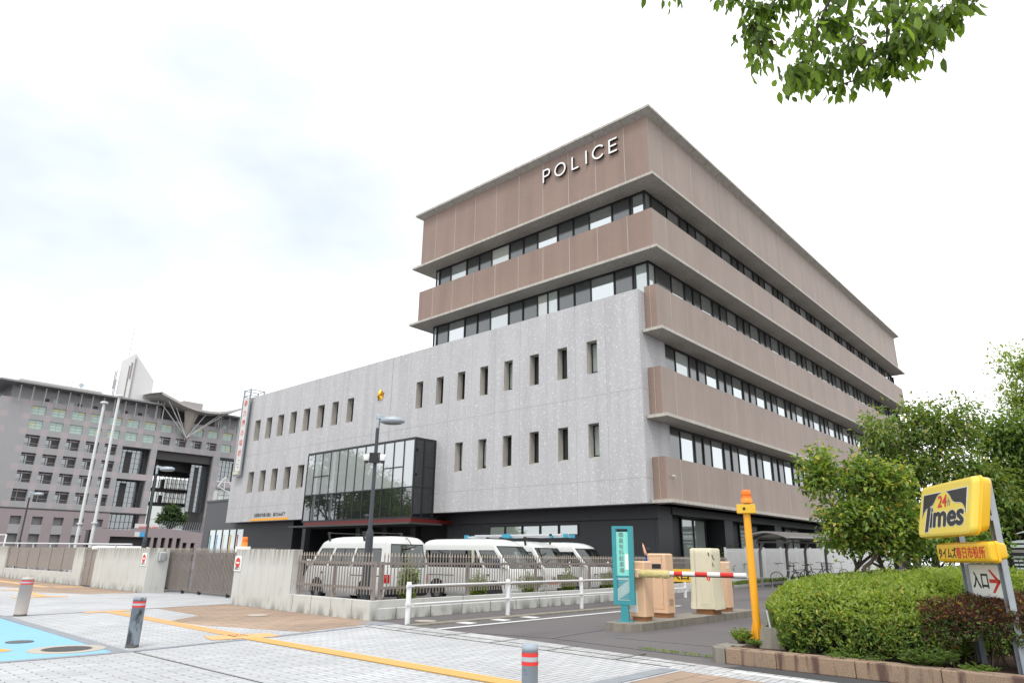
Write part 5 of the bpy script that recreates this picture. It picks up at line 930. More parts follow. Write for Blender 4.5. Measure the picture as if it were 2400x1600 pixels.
    sideL = lambda s, z, o: surf_side(s, z, -1, o); sideR = lambda s, z, o: surf_side(s, z, 1, o)
    patch('front_bumper', surf_front, -1, 1, .24, .52, 'van_white' if kind == 'new' else 'van_white', .03, 12); patch('lower_intake', surf_front, -.6, .6, .30, .40, 'rubber', .036, 8)
    for sg_ in (-1, 1):
        a0, a1 = sorted((sg_*.55, sg_*.985)); h = patch('headlight', surf_front, a0, a1, .66 if kind == 'new' else .64, .86 if kind == 'new' else .80, 'lamp_clear', .014, 6)
        patch('lamp_bowl', surf_front, sg_*.62, sg_*.8, .70 if kind == 'new' else .67, .82 if kind == 'new' else .77, 'chrome', .017, 3, 2, parent=h)
        if kind == 'old': patch('turn_lamp', surf_front, sg_*.55, sg_*.985, .53, .61, 'amber', .034, 6, 2)
        tlm = MB(); z0_, z1_ = (.62, 1.02)
        o = patch('tail_light', lambda s, z, o_: surf_side(.945+.06*s, z, sg_, o_) if s < 1 else surf_rear(sg_*(1-.14*(s-1)), z, o_), 0, 2, .62, .86, 'tail_red', .008, 4, 2); patch('reverse_lamp', lambda s, z, o_: surf_side(.945+.06*s, z, sg_, o_) if s < 1 else surf_rear(sg_*(1-.14*(s-1)), z, o_), 0, 2, .86, 1.03, 'lamp_clear', .008, 4, 2, parent=o)
    patch('grille', surf_front, -.52, .52, .60, .84, 'dark_plastic' if kind == 'old' or opts.get('chrome') is None else 'rubber', .012, 8)
    mbg = MB()
    for zz in (.64, .70, .76, .82): P = [surf_front(q, zz, .02) for q in np.linspace(-.5, .5, 9)]; mbg.tube(P, .010, 5)
    mbg.build('grille_bars', 'chrome' if kind == 'new' else 'dark_plastic', t)
    patch('number_plate', surf_front, -.2, .2, .36, .52, 'sign_white', .045, 2, 2); patch('rear_bumper', surf_rear, -1, 1, .24, .46, 'dark_plastic', .07, 10); patch('rear_handle', surf_rear, -.25, .25, .80, .87, 'rubber', .02, 3, 1); patch('rear_plate', surf_rear, -.2, .2, .55, .70, 'sign_white', .012, 2, 2)
    for sg_ in (-1, 1):
        f = sideL if sg_ < 0 else sideR
        for s_ in (.255, .57): patch('door_seam', f, s_, s_+.0035, .36, 1.06, 'dark_plastic', .001, 1, 4)
        patch('slide_rail', f, .58, .93, .80, .825, 'dark_plastic', .004, 4, 1); patch('door_handle', f, .20, .235, .84, .88, 'dark_plastic', .02, 2, 1); patch('sill_line', f, .02, .98, .60, .606, 'letter_gap', .001, 8, 1)
        m_ = MB(); c_ = surf_side(.02, 1.15, sg_, .14); rs_ = []
        for k, (r_, dy) in enumerate(((.02, .0), (.075, .02), (.085, .06), (.07, .1))): rs_.append([(c_.x-.03+.02*k, c_.y+sg_*(.16*0)+r_*1.25*math.cos(q)*sg_*.9+.0, c_.z+r_*1.5*math.sin(q)) for q in np.linspace(0, 2*PI, 13)[:-1]])
        m_.loft(rs_, True, True); m_.tube([surf_side(.01, 1.06, sg_, 0), c_], .018, 6); m_.build('mirror', opts.get('mirror', 'van_white'), t)
        w_ = MB().tube([surf_front(.1+.5*sg_*.2-.1, 1.05, .02)+Vector((0, sg_*.3, 0)), surf_front(sg_*.05, 1.30, .015)], .007, 4).build('wiper', 'rubber', t)
    if opts.get('rack'):
        for x in (1.0, -.9, -.2)[:opts['rack']]:
            mb = MB().tube([(x, -.82, 2.09), (x, .82, 2.09)], .014, 6); mb.build('roof_bar', 'dark_plastic', t)
            for sy in (-1, 1): MB().obox((x-.03, sy*.70-.03, 1.83), (.06, 0, 0), (0, .05, 0), (0, sy*.07, .24)).box(x-.045, x+.045, sy*.74-.035, sy*.74+.035, 2.06, 2.12).build('rack_foot', 'dark_plastic', t)
    if opts.get('rearmirror'):
        MB().tube([(-2.12, .05, 1.9), (-2.22, .1, 1.93), (-2.33, .02, 1.78), (-2.33, -.02, 1.70)], .012, 6).disc((-2.36, -.04, 1.66), (-.2, -.2, -1), 0, .12, .03, 18).build('rear_view_mirror', 'dark_plastic', t)
        text('sticker_lettering', 'TRD', 'sign_white', t, surf_rear(.18*-1, 1.60, .006), (0, -1, 0), (.14, 0, 1), .08, .004, .001, fit=(.16, .045)); MB().obox(surf_rear(-.03, 1.58, .005), (0, -.05, .0), (-.002, 0, 0), (.006, -.03, .05)).build('sticker_slash', 'sign_red', t)
    return t
plain('letter_gap', (.30, .30, .30), .6)
v1 = make_van('old', 'white van seen from behind with roof bars, parked next to the concrete wall', dict(rack=2, rearmirror=1)); v1.location = (-19.1, 14.05, 0); v1.rotation_euler.z = PI
v2 = make_van('new', 'white van with dark rear side glass and a driver in a blue shirt', dict(privacy=1, curtain=1, chrome=1, mirror='chrome')); v2.location = (-16.75, 17.15, 0); v2.rotation_euler.z = .03
v3 = make_van('old', 'older white van with black grille and amber lamps carrying a ladder', dict(curtain=1, rack=3)); v3.location = (-17.75, 20.15, 0)
v4 = make_van('new', 'white van with chrome mirrors, furthest from the street in the row', dict(privacy=1, chrome=1, mirror='chrome')); v4.location = (-18.0, 23.1, .03)
ld = thing('ladder', 'long aluminium ladder with blue caps strapped on a van roof', 'ladder', (-17.6, 20.0, 2.08)); mb = MB()
for y in (19.72, 20.12): mb.box(-20.1, -15.1, y-.02, y+.02, 2.10, 2.17); mb.box(-19.6, -15.25, y-.06, y-.03, 2.16, 2.22)
for k in range(16): mb.box(-20+.3*k, -19.96+.3*k, 19.72, 20.12, 2.12, 2.15)
mb.build('rails', 'ladder_metal', ld); mb = MB()
for x in (-20.12, -15.12, -17.9, -15.75): mb.box(x-.07, x+.07, 19.66, 19.78, 2.09, 2.22).box(x-.07, x+.07, 20.06, 20.18, 2.09, 2.2)
mb.box(-18.1, -17.7, 19.62, 19.75, 2.09, 2.24); mb.build('caps', 'ladder_blue', ld)
pv = make_van('new', 'white van mostly hidden behind the left concrete wall, only its roof showing', {}); pv.location = (-47.6, 16.9, -.22); pv.rotation_euler.z = PI/2-.1; del pv['group']
# ================================================================== PLANTS
def unit(a): return a/np.maximum(1e-9, np.linalg.norm(a, axis=-1, keepdims=True))
def leaves(name, pos, drc, nrm, ln, mi, mats, parent=None, wid=.5, fold=.12, quad=False, bend=.15):
    """one mesh of individual leaves: pos base points, drc leaf axis, nrm leaf normal, ln length"""
    N = len(pos); d = unit(np.asarray(drc)); n = np.asarray(nrm); n = unit(n-d*(n*d).sum(1, keepdims=True)); s = np.cross(d, n); ln = np.broadcast_to(np.asarray(ln, float).reshape(-1, 1), (N, 1)); off = np.array(wloc(parent)) if parent is not None else np.zeros(3); p = np.asarray(pos)-off
    if quad:
        V = np.stack([p, p+d*ln*.45+s*ln*wid*.5+n*ln*fold, p+d*ln-n*ln*bend, p+d*ln*.45-s*ln*wid*.5+n*ln*fold], 1).reshape(-1, 3); F = np.array([[0, 1, 2, 3]])+4*np.arange(N)[:, None]; F = F.reshape(-1, 4); k = 4; per = 1
    else:
        V = np.stack([p, p+d*ln*.28+s*ln*wid*.42+n*ln*fold, p+d*ln*.62+s*ln*wid*.40+n*ln*fold*.8, p+d*ln-n*ln*bend, p+d*ln*.62-s*ln*wid*.40+n*ln*fold*.8, p+d*ln*.28-s*ln*wid*.42+n*ln*fold], 1).reshape(-1, 3)
        F = (np.array([[0, 1, 2, 3], [0, 3, 4, 5]])[None]+6*np.arange(N)[:, None, None]).reshape(-1, 4); k = 6; per = 2
    me = bpy.data.meshes.new(name); me.vertices.add(len(V)); me.vertices.foreach_set('co', V.astype(np.float32).ravel()); me.loops.add(F.size); me.loops.foreach_set('vertex_index', F.astype(np.int32).ravel())
    me.polygons.add(len(F)); me.polygons.foreach_set('loop_start', np.arange(0, F.size, 4, dtype=np.int32)); me.polygons.foreach_set('material_index', np.repeat(np.asarray(mi, np.int32), per))
    for m_ in mats: me.materials.append(MATS[m_])
    me.update(calc_edges=True); o = bpy.data.objects.new(name, me); COL.objects.link(o)
    if parent is not None: o.parent = parent
    return o
def pick(N, w): return rng.choice(len(w), N, p=np.array(w)/sum(w))
def rdir(N): return unit(rng.normal(size=(N, 3)))
def crown_leaves(lobes, N, per=9, spread=.22, shell=.55, clumps=8, cr=.38):
    """every lobe breaks up into smaller clumps, each a shell of twig clusters: returns base points, directions, cluster centres"""
    LC, LR, LW = [], [], []
    for c, r, w in lobes:
        c, r = np.array(c, float), np.array(r, float)*.84
        for u in rdir(clumps):
            k = cr*(.7+.6*rng.random()); LC.append(c+u*r*(.62+.3*rng.random())); LR.append(r*k); LW.append(w*k*k/clumps)
        LC.append(c); LR.append(r*.5); LW.append(w*.25*.35)
    LC, LR, LW = np.array(LC), np.array(LR), np.array(LW); li = rng.choice(len(LC), N//per, p=LW/LW.sum()); C, Rr = LC[li], LR[li]
    u = rdir(len(li)); r = (shell+(1-shell)*rng.random((len(li), 1))**.6)*(1+.10*rng.normal(size=(len(li), 1))); stray = (rng.random((len(li), 1)) < .05); r = np.where(stray, r*1.45, r); c = C+u*Rr*r; out = unit(u*np.array([1, 1, .8])+.25*rng.normal(size=u.shape))
    P = np.repeat(c, per, 0)+rng.normal(size=(len(li)*per, 3))*spread*.35+np.repeat(out, per, 0)*rng.random((len(li)*per, 1))*spread; Dd = unit(np.repeat(out, per, 0)*.7+rng.normal(size=P.shape)*.65); return P, Dd, c
def limbs(mb, base, pts, r0, r1, wig=.12, n=6):
    base = Vector(base)
    for p in pts:
        p = Vector(p); m_ = [base.lerp(p, k/5)+Vector(rng.normal(size=3)*wig*math.sin(PI*k/5)) for k in range(6)]; m_[0] = base; mb.tube(m_, [r0+(r1-r0)*k/5 for k in range(6)], n)
def tree(name, label, base, trunk_h, lobes, N, leaf, mats, w, droop=.25, bark='bark', tr=.10, stems=1, per=9, spread=.25, wid=.45, group=None, quad=True, shell=.5, twigs=60):
    t = thing(name, label, 'tree', base, group); b = Vector(base); mb = MB(); top = b+Vector((0, 0, trunk_h))
    for k in range(stems):
        a_ = 2*PI*k/max(1, stems)+.5; off = Vector((math.cos(a_), math.sin(a_), 0))*(tr*1.6 if stems > 1 else 0); sp_ = Vector((math.cos(a_), math.sin(a_), 0))*(.22*trunk_h if stems > 1 else 0)
        tp = top+sp_; mb.tube([b+off-Vector((0, 0, .1)), b+off*1.1+(tp-b)*.35+Vector(rng.normal(size=3)*.04), b+off+(tp-b)*.7+Vector(rng.normal(size=3)*.05), tp], [tr*1.25, tr, tr*.9, tr*.75], 10)
        ls = lobes[k::stems] if len(lobes) >= stems else lobes; limbs(mb, tp, [l[0] for l in ls], tr*.6, tr*.15, .12)
    P, Dd, c = crown_leaves(lobes, N, per, spread, shell); sel = c[rng.choice(len(c), min(twigs, len(c)), False)]; LC = np.array([l[0] for l in lobes])
    for q in sel:
        k = np.argmin(((LC-q)**2).sum(1)); a_ = LC[k]+(q-LC[k])*.1; mid = (a_+q)/2+rng.normal(size=3)*.08; mb.tube([a_, mid, q], [tr*.16, tr*.10, tr*.05], 4)
    mb.build('trunk', bark, t); Dd[:, 2] -= droop; nm = rdir(len(P))*.6+np.array([0, 0, 1.]); leaves('crown', P, Dd, nm, leaf*(.7+.6*rng.random(len(P))), pick(len(P), w), mats, t, wid, quad=quad); return t
# --- planter kerb of granite blocks around the hedge bed
pk = thing('planter_kerb', 'pinkish granite block kerb with dark run marks around the hedge bed', 'kerb', (-3, 9.9, 0)); xs_ = [-4.72, -4.0, -3.0, -2.05, -1.2, -.3, .7, 1.8, 3.0, 4.2]
for i in range(len(xs_)-1): yy = lambda x: 9.86+.02*(x+4.7); MB().obox((xs_[i]+.004, yy(xs_[i]), 0), (xs_[i+1]-xs_[i]-.008, yy(xs_[i+1])-yy(xs_[i]), 0), (0, .26, 0), (0, 0, .205)).build('granite_block', 'granite_kerb', pk, bevel=.012)
MB().loft([[(-5.02, 10.30, z), (-4.98, 10.0, z), (-4.86, 9.84, z), (-4.73, 9.85, z), (-4.73, 10.10, z), (-4.80, 10.2, z), (-4.82, 10.4, z), (-5.03, 10.6, z)] for z in (0, .2)]).build('corner_block', 'kerb_concrete', pk, bevel=.012)
pl = lambda y: -5.03-.085*(y-10.6)
for i in range(12): y = 10.61+1.0*i; MB().loft([[(pl(y), y, z), (pl(y)+.2, y, z), (pl(y+.99)+.2, y+.99, z), (pl(y+.99), y+.99, z)] for z in (0, .16)]).build('side_block', 'kerb_concrete', pk)
mb = MB(); mb.add([(-4.75, 10.1, .15), (6, 10.2, .15), (6, 24, .25), (-6.1, 24, .2), (-4.9, 10.6, .15)], [(0, 1, 2, 3, 4)]); tag(mb.build('planting_bed', 'soil'), kind='structure')
cb = thing('concrete_block', 'tapered concrete block with a grey pipe, beside the yellow pole', 'concrete block', (-4.35, 10.95, .15)); MB().loft([[(-4.58, 10.72, .12), (-4.20, 10.80, .12), (-4.25, 11.1, .12), (-4.62, 11.0, .12)], [(-4.56, 10.78, .43), (-4.33, 10.83, .43), (-4.36, 11.03, .43), (-4.59, 10.96, .43)]]).build('block', 'kerb_concrete', cb, bevel=.01); MB().tube([(-4.45, 10.91, .42), (-4.49, 10.92, .68)], .024, 10).build('pipe', 'steel', cb)
# --- clipped hedges: leaf shell over dark fill boxes that paint the inner shade
def hedge(name, label, inside, bounds, ztop, zbot, N, leafsize, mats_top, mats_side, w_top, w_side, base, cat='hedge', density_cut=None, sprigs=0, wid=.42, depth=.10, core=.26):
    t = thing(name, label, cat, base); x0, x1, y0, y1 = bounds; g = .22; mb = MB(); nx, ny = int((x1-x0)/g)+1, int((y1-y0)/g)+1
    for i in range(nx):      # solid fill boxes; the hedge's inner shade is put into their dark colour
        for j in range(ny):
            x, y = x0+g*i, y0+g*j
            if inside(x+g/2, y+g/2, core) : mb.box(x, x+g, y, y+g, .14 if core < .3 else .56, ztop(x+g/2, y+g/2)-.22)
    if mb.v: mb.build('stems', 'inner_shade', t)  # plain dark boxes, no modelled stems; they darken the hedge interior by colour
    pts, out, top = [], [], []
    c = 0
    while c < N:
        m_ = 4000; x = x0+(x1-x0)*rng.random(m_); y = y0+(y1-y0)*rng.random(m_)
        for px, py in zip(x, y):
            if not inside(px, py, 0): continue
            zt = ztop(px, py)-(.16 if not inside(px, py, .09) else .08 if not inside(px, py, .2) else .03 if not inside(px, py, .33) else 0); edge = not inside(px, py, .20)
            k = 5 if edge else 1
            for q in range(k):
                if edge and q: z = zbot(px, py)+(zt-zbot(px, py))*rng.random()**.8; d = np.array(edge_dir(inside, px, py)); pts.append((px, py, z)); out.append(d*.8+np.array([0, 0, .35])); top.append(z > zt-.10)
                else: z = zt-depth*rng.random()**2+.025*math.sin(px*9)*math.sin(py*8); pts.append((px, py, z)); out.append((0, 0, 1.)); top.append(True)
                c += 1
            if c >= N: break
    P = np.array(pts); O = unit(np.array(out)); top = np.array(top); per = 5
    P = np.repeat(P, per, 0)+rng.normal(size=(len(P)*per, 3))*.018; Dd = unit(np.repeat(O, per, 0)*.55+rng.normal(size=P.shape)*.55); tt = np.repeat(top, per); nm = np.repeat(O, per, 0)+rng.normal(size=P.shape)*.5
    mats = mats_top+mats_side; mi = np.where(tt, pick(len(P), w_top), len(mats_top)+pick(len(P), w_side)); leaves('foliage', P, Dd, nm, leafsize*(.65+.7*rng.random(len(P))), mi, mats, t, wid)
    if sprigs:
        q = [(x, y) for x, y in zip(x0+(x1-x0)*rng.random(sprigs*6), y0+(y1-y0)*rng.random(sprigs*6)) if inside(x, y, .1)][:sprigs]; P, Dd = [], []
        for x, y in q:
            h = .06+.14*rng.random()
            for k in range(14): a_ = rng.random()*2*PI; P.append((x+.01*math.cos(a_), y+.01*math.sin(a_), ztop(x, y)+h*k/14)); Dd.append((math.cos(a_), math.sin(a_), .9))
        leaves('new_shoots', np.array(P), np.array(Dd), rdir(len(P)), leafsize*1.3, pick(len(P), (3, 1)), ['leaf_pale', 'leaf_lime'], t, .28)
    return t
def edge_dir(inside, x, y):
    v = [0, 0, 0]
    for a_ in np.arange(8)*PI/4:
        if not inside(x+.22*math.cos(a_), y+.22*math.sin(a_), 0): v[0] += math.cos(a_); v[1] += math.sin(a_)
    l = math.hypot(v[0], v[1]) or 1; return (v[0]/l, v[1]/l, 0)
hl = lambda y: -4.12-(y-10.5)*.52 if y < 12 else -4.90-.10*(y-12)
hin = lambda x, y, m_: y > 10.52+m_+.05*math.sin(x*5) and y < 16.5-m_ and x > hl(y)+m_ and x < -2.05+.35*max(0, y-11.2)*.9-m_ and x < 0.2-m_
hz = lambda x, y: .80+.05*(x+4)+.38*(1-math.exp(-max(0, y-10.5)/1.1))-.30*max(0, -4.25-x)+.03*math.sin(x*2.3+y)-.05*max(0, y-14)
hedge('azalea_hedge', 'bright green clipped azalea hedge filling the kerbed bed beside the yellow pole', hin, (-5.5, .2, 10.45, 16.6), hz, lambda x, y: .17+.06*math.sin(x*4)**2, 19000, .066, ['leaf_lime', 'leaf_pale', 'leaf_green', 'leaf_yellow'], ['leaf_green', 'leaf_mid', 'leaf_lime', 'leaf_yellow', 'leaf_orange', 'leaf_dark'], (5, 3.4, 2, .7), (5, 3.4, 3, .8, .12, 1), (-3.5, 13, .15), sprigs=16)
rin = lambda x, y, m_: 10.50+m_ < y < 11.75-m_ and -2.35+m_+.06*math.sin(y*9) < x < 1.6-m_
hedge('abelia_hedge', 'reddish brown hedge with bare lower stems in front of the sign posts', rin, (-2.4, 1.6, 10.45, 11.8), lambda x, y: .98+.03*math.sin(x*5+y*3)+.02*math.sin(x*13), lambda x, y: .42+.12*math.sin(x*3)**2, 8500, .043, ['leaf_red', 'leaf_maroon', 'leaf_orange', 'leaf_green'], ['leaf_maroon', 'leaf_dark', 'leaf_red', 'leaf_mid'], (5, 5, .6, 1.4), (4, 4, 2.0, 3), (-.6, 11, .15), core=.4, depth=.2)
mb = MB(); rt = thing('hedge_stems', 'bare brown stems under the reddish hedge', 'stems', (-.6, 11, .15))
for k in range(70): x = -2.2+3.2*rng.random(); y = 10.65+.8*rng.random(); mb.tube([(x, y, .14), (x+.08*rng.normal(), y+.06*rng.normal(), .45), (x+.2*rng.normal(), y+.15*rng.normal(), .8)], [.012, .008, .004], 4)
o = mb.build('stems', 'twig', rt); hd_ = next(q for q in COL.objects if q.name == 'abelia_hedge'); o.parent = hd_; COL.objects.unlink(rt); bpy.data.objects.remove(rt)
gin = lambda x, y, m_: 13+m_ < y < 21-m_ and x > -3.3+m_+.16*(16-y) and x < 2.2-m_ and x > -4.6+m_
hedge('ground_shrubs', 'darker green low shrubs behind the bright hedge under the right trees', gin, (-4.6, 2.2, 13, 21), lambda x, y: 1.0+.04*(x+2)+.04*math.sin(x*3+y), lambda x, y: .2, 5500, .07, ['leaf_green', 'leaf_mid', 'leaf_lime'], ['leaf_mid', 'leaf_dark'], (4, 3, 1.2), (1, 1), (-1.5, 17, .15), 'shrubs')
def weed(label, x, y, z, h, r, n, mats=('leaf_mid', 'leaf_green'), w=(1, 1), leaf=.06, name='weed_clump', cat='plant', wid=.22, group=None):
    t = thing(name, label, cat, (x, y, z), group); P, Dd = [], []; mb = MB()
    for k in range(n):
        a_ = rng.random()*2*PI; rr = r*math.sqrt(rng.random()); hh = h*(.5+.5*rng.random())*(1-.4*rr/r); q0 = (x+.25*rr*math.cos(a_), y+.25*rr*math.sin(a_), z); q1 = (x+rr*math.cos(a_), y+rr*math.sin(a_), z+hh); mb.tube([q0, ((q0[0]+q1[0])/2*1, (q0[1]+q1[1])/2, z+hh*.6), q1], [.006, .005, .003], 3)
        for j in range(11): f = .3+.7*(j/11)**.8; b_ = rng.random()*2*PI; P.append(tuple(q0[i]+(q1[i]-q0[i])*f for i in range(3))); Dd.append((math.cos(b_), math.sin(b_), .5))
    mb.build('stalks', 'twig', t); leaves('leaves', np.array(P), np.array(Dd), rdir(len(P))*.5+np.array([0, 0, 1]), leaf*(.6+.8*rng.random(len(P))), pick(len(P), w), list(mats), t, wid); return t
weed('feathery green weed at the foot of the yellow pole', -4.98, 11.02, .15, .30, .2, 46, ('leaf_green', 'leaf_pale'), leaf=.055); weed('small weed tuft between yellow pole and concrete block', -4.65, 10.75, .15, .16, .15, 24, leaf=.05)
weed('bluish green mugwort clump on the bed edge under the reddish hedge', -2.25, 10.32, .15, .34, .36, 70, ('leaf_mid', 'leaf_dark'), leaf=.07); weed('low weed patch on the bed edge left of the right sign post', -1.72, 10.25, .15, .14, .22, 34, ('leaf_green', 'leaf_mid'), leaf=.05); weed('dark weed against the hedge beside the concrete block', -4.0, 10.62, .15, .32, .16, 36, ('leaf_dark', 'leaf_mid'), leaf=.07); weed('small leafy weeds along the granite kerb under the green hedge', -3.1, 10.34, .15, .12, .45, 40, ('leaf_green', 'leaf_mid'), leaf=.05)
for x, y, h, r, lab in ((-13.55, 11.35, 1.5, .30, 'tall feathery green weed bush inside the fence near the corner lamp'), (-14.35, 14.6, 1.05, .34, 'green weed bush inside the fence by the second van'), (-14.45, 16.9, 1.1, .42, 'yellowish weed bush inside the fence in front of the van grille'), (-14.65, 19.2, 1.15, .33, 'tall thin weed inside the fence in front of the laddered van'), (-14.9, 22.1, 1.1, .4, 'weed bush inside the fence in front of the last van')):
    weed(lab, x, y, .15, h, r, 130, ('leaf_pale', 'leaf_lime', 'leaf_green'), (2, 2, 1.4), .075, 'weed_bush', 'bush', .24, 'weed bushes behind the iron fence')
gt = thing('joint_weeds', 'thin line of grass in the joint between asphalt and pavers', 'grass', (-5.7, 10.2, .01)); gt['kind'] = 'stuff'; P = np.stack([-6.4+1.6*rng.random(160), 10.28-.02*rng.random(160)-.03, np.full(160, .012)], 1); P[:, 1] = 10.30-.05*(P[:, 0]+6.4)+.03*rng.normal(size=160)-.04
leaves('blades', P, rdir(160)*.6+np.array([0, 0, 1.]), rdir(160), .05, pick(160, (1, 1)), ['leaf_green', 'leaf_pale'], gt, .2)
# --- trees on the right
tree('camellia_tree', 'young camellia with glossy yellow green leaves, just behind the bright hedge', (-3.8, 14.0, .15), 1.15, [((-4.38, 13.75, 3.0), (.32, .34, .42), 2.2), ((-3.72, 13.98, 2.9), (.36, .36, .42), 1.8), ((-3.2, 14.12, 2.78), (.42, .4, .42), 2.0), ((-4.15, 13.8, 2.2), (.42, .45, .36), 2.4), ((-3.55, 14.0, 2.2), (.55, .5, .40), 3), ((-2.95, 14.2, 2.1), (.42, .45, .42), 1.8), ((-4.0, 13.9, 1.78), (.45, .4, .2), 1.2), ((-3.3, 14.1, 1.72), (.6, .45, .25), 1.4)],
     8600, .10, ['leaf_green', 'leaf_mid', 'leaf_yellow', 'leaf_lime', 'leaf_dark', 'leaf_orange'], (6, 4, 2.4, 3.2, 1.5, .25), .15, 'bark', .055, 3, 8, .20, .58, 'trees behind the hedge', False, .3, 40)
tree('shrub_tree', 'small dark multi stemmed tree low between the camellia and the sign', (-2.9, 15.5, .15), 1.0, [((-2.95, 15.5, 1.75), (.75, .6, .38), 2), ((-2.4, 15.7, 1.75), (.55, .5, .35), 2), ((-3.3, 15.6, 1.9), (.5, .5, .4), 1.4)], 5000, .08, ['leaf_mid', 'leaf_green', 'leaf_yellow', 'leaf_dark'], (4, 3, .7, 3), .1, 'bark_dark', .035, 3, 8, .2, .5, 'trees behind the hedge', False, .3, 40)
tree('osmanthus_tree', 'olive green tree with small leaves behind the camellia', (-4.1, 19.6, .3), 1.5, [((-4.55, 19.4, 4.5), (.5, .6, .75), 2), ((-3.75, 19.6, 4.75), (.55, .55, .70), 2.2), ((-3.0, 19.8, 4.55), (.7, .6, .65), 2.2), ((-4.7, 19.4, 3.6), (.5, .6, .6), 2), ((-4.0, 19.6, 3.7), (.9, .8, .7), 3.4), ((-2.9, 19.8, 3.6), (.9, .8, .7), 3.2), ((-4.4, 19.6, 2.8), (.9, .8, .55), 2.6), ((-3.2, 19.7, 2.7), (1.0, .8, .6), 2.8), ((-2.2, 20, 2.9), (.7, .7, .6), 2)],
     12500, .14, ['leaf_olive', 'leaf_mid', 'leaf_green', 'leaf_yellow', 'leaf_dark'], (5, 3, 4, .6, 1), .35, 'bark_dark', .10, 3, 9, .30, .40, 'trees behind the hedge', True, .3, 110)
tree('cherry_tree', 'dark green spreading tree behind the yellow box sign', (-2.9, 21.6, .3), 1.7, [((-2.3, 21.2, 4.5), (.8, .7, .45), 2), ((-1.5, 21.2, 4.4), (.9, .8, .55), 2.4), ((-.6, 21.3, 4.5), (.9, .8, .6), 2.4), ((.3, 21.5, 4.3), (1, .9, .7), 2), ((-2.1, 21.2, 3.6), (1.1, .9, .6), 3), ((-1.0, 21.2, 3.5), (1.1, .9, .7), 3.2), ((.2, 21.4, 3.4), (1.1, 1, .7), 3), ((-1.6, 21.1, 2.75), (1.0, .9, .5), 2.4), ((-.4, 21.2, 2.6), (1.1, 1, .55), 2.6), ((.9, 21.5, 2.8), (1, 1, .7), 2)],
     16000, .15, ['leaf_mid', 'leaf_green', 'leaf_dark', 'leaf_lime'], (5, 4, 3, .5), .5, 'bark_dark', .13, 2, 9, .32, .42, 'trees behind the hedge', True, .3, 110)
tree('zelkova_tree', 'tall pale green tree rising to a spire at the right edge', (-.9, 27, .4), 2.6, [((-1.75, 26, 7.35), (.42, .4, .75), 1.5), ((-1.1, 26.3, 7.0), (.7, .6, .8), 2), ((-1.9, 26, 6.35), (.6, .5, .55), 1.8), ((-.5, 26.5, 6.2), (1, .8, .9), 3), ((-1.5, 26.2, 5.6), (.7, .7, .6), 2), ((.3, 26.5, 5.4), (1.2, 1, 1), 3), ((-1.0, 26.3, 4.8), (.9, .8, .7), 2.4), ((.6, 26.6, 7.2), (1, .9, .9), 2), ((.2, 26.6, 4.2), (1.3, 1, .8), 2.4)],
     13500, .15, ['leaf_pale', 'leaf_lime', 'leaf_green', 'leaf_yellow'], (5, 3, 3, .6), .05, 'bark', .14, 1, 9, .4, .36, 'trees behind the hedge', True, .3, 90)
tree('dark_tree', 'dense dark tree behind the steel sign posts at the right edge', (-.3, 25, .4), 1.6, [((-1.6, 24.5, 3.9), (.9, .8, .7), 2), ((-.6, 24.6, 4.4), (1.1, .9, .8), 3), ((.6, 24.8, 4.2), (1.2, 1, .9), 3), ((-1.0, 24.5, 3.1), (1.1, .9, .7), 3), ((.4, 24.8, 3.0), (1.2, 1, .7), 3), ((-2.2, 24.4, 3.1), (.8, .8, .6), 2)], 14000, .16, ['leaf_mid', 'leaf_dark', 'leaf_green'], (4, 3, 3), .45, 'bark_dark', .13, 1, 9, .36, .38, 'trees behind the hedge', True, .3, 70)
tree('street_tree', 'old leaning multi trunked tree at the back of the low shrubs', (-3.0, 19.9, .3), 1.5, [((-2.6, 20.2, 2.6), (.8, .7, .45), 1), ((-3.3, 20.1, 2.5), (.6, .6, .4), 1)], 1800, .11, ['leaf_mid', 'leaf_green'], (1, 1), .3, 'bark', .085, 3, 8, .3, .4, 'trees behind the hedge', True, .3, 20)
ch_ = tree('clipped_shrub', 'tall clipped dark shrub column right of the sign posts', (-.62, 14.6, .15), .3, [((-.62, 14.6, .75), (.28, .28, .55), 1)], 2600, .06, ['leaf_mid', 'leaf_dark'], (1, 1), .0, 'bark_dark', .04, 1, 8, .1, .45, None, True, .6, 6); ch_['category'] = 'shrub'
# --- overhanging branch of the tree the photographer stands under
OT = thing('overhanging_tree', 'leafy cherry branch hanging into the upper right of the picture', 'tree', (2.6, 2.0, 0)); mb = MB(); mb.tube([(2.6, 2.0, 0), (2.5, 2.05, 1.5), (2.3, 2.2, 3.2), (2.0, 2.5, 4.6)], [.17, .14, .12, .09], 12)
CP = lambda px, py, r: (lambda d: Vector((d.x*r/math.hypot(d.x, d.y), d.y*r/math.hypot(d.x, d.y), CAMH+d.z*r/math.hypot(d.x, d.y))))(cr*((px-1200)/1574.92)+cd*((py-800)/1574.92)+cf)
twP, twD = [], []
def spray(path, r0, nl, ln=.075, side=.055):
    path = [Vector(p) for p in path]; mb.tube(path, [r0*(1-.75*k/(len(path)-1)) for k in range(len(path))], 5)
    for k in range(nl):
        f = (.12+.88*rng.random())*(len(path)-1); i = min(int(f), len(path)-2); q = path[i].lerp(path[i+1], f-i); a_ = rng.random()*2*PI; o_ = Vector((math.cos(a_)*side, math.sin(a_)*side, -.015+.03*rng.normal())); b_ = q+o_*rng.random()*1.6
        if rng.random() < .35: mb.tube([q, b_], [.0022, .0014], 3)
        twP.append(tuple(b_)); twD.append((o_.x*4+.25*rng.normal(), o_.y*4+.25*rng.normal(), -.55-.3*rng.random()))
A0 = (2.0, 2.5, 4.6)
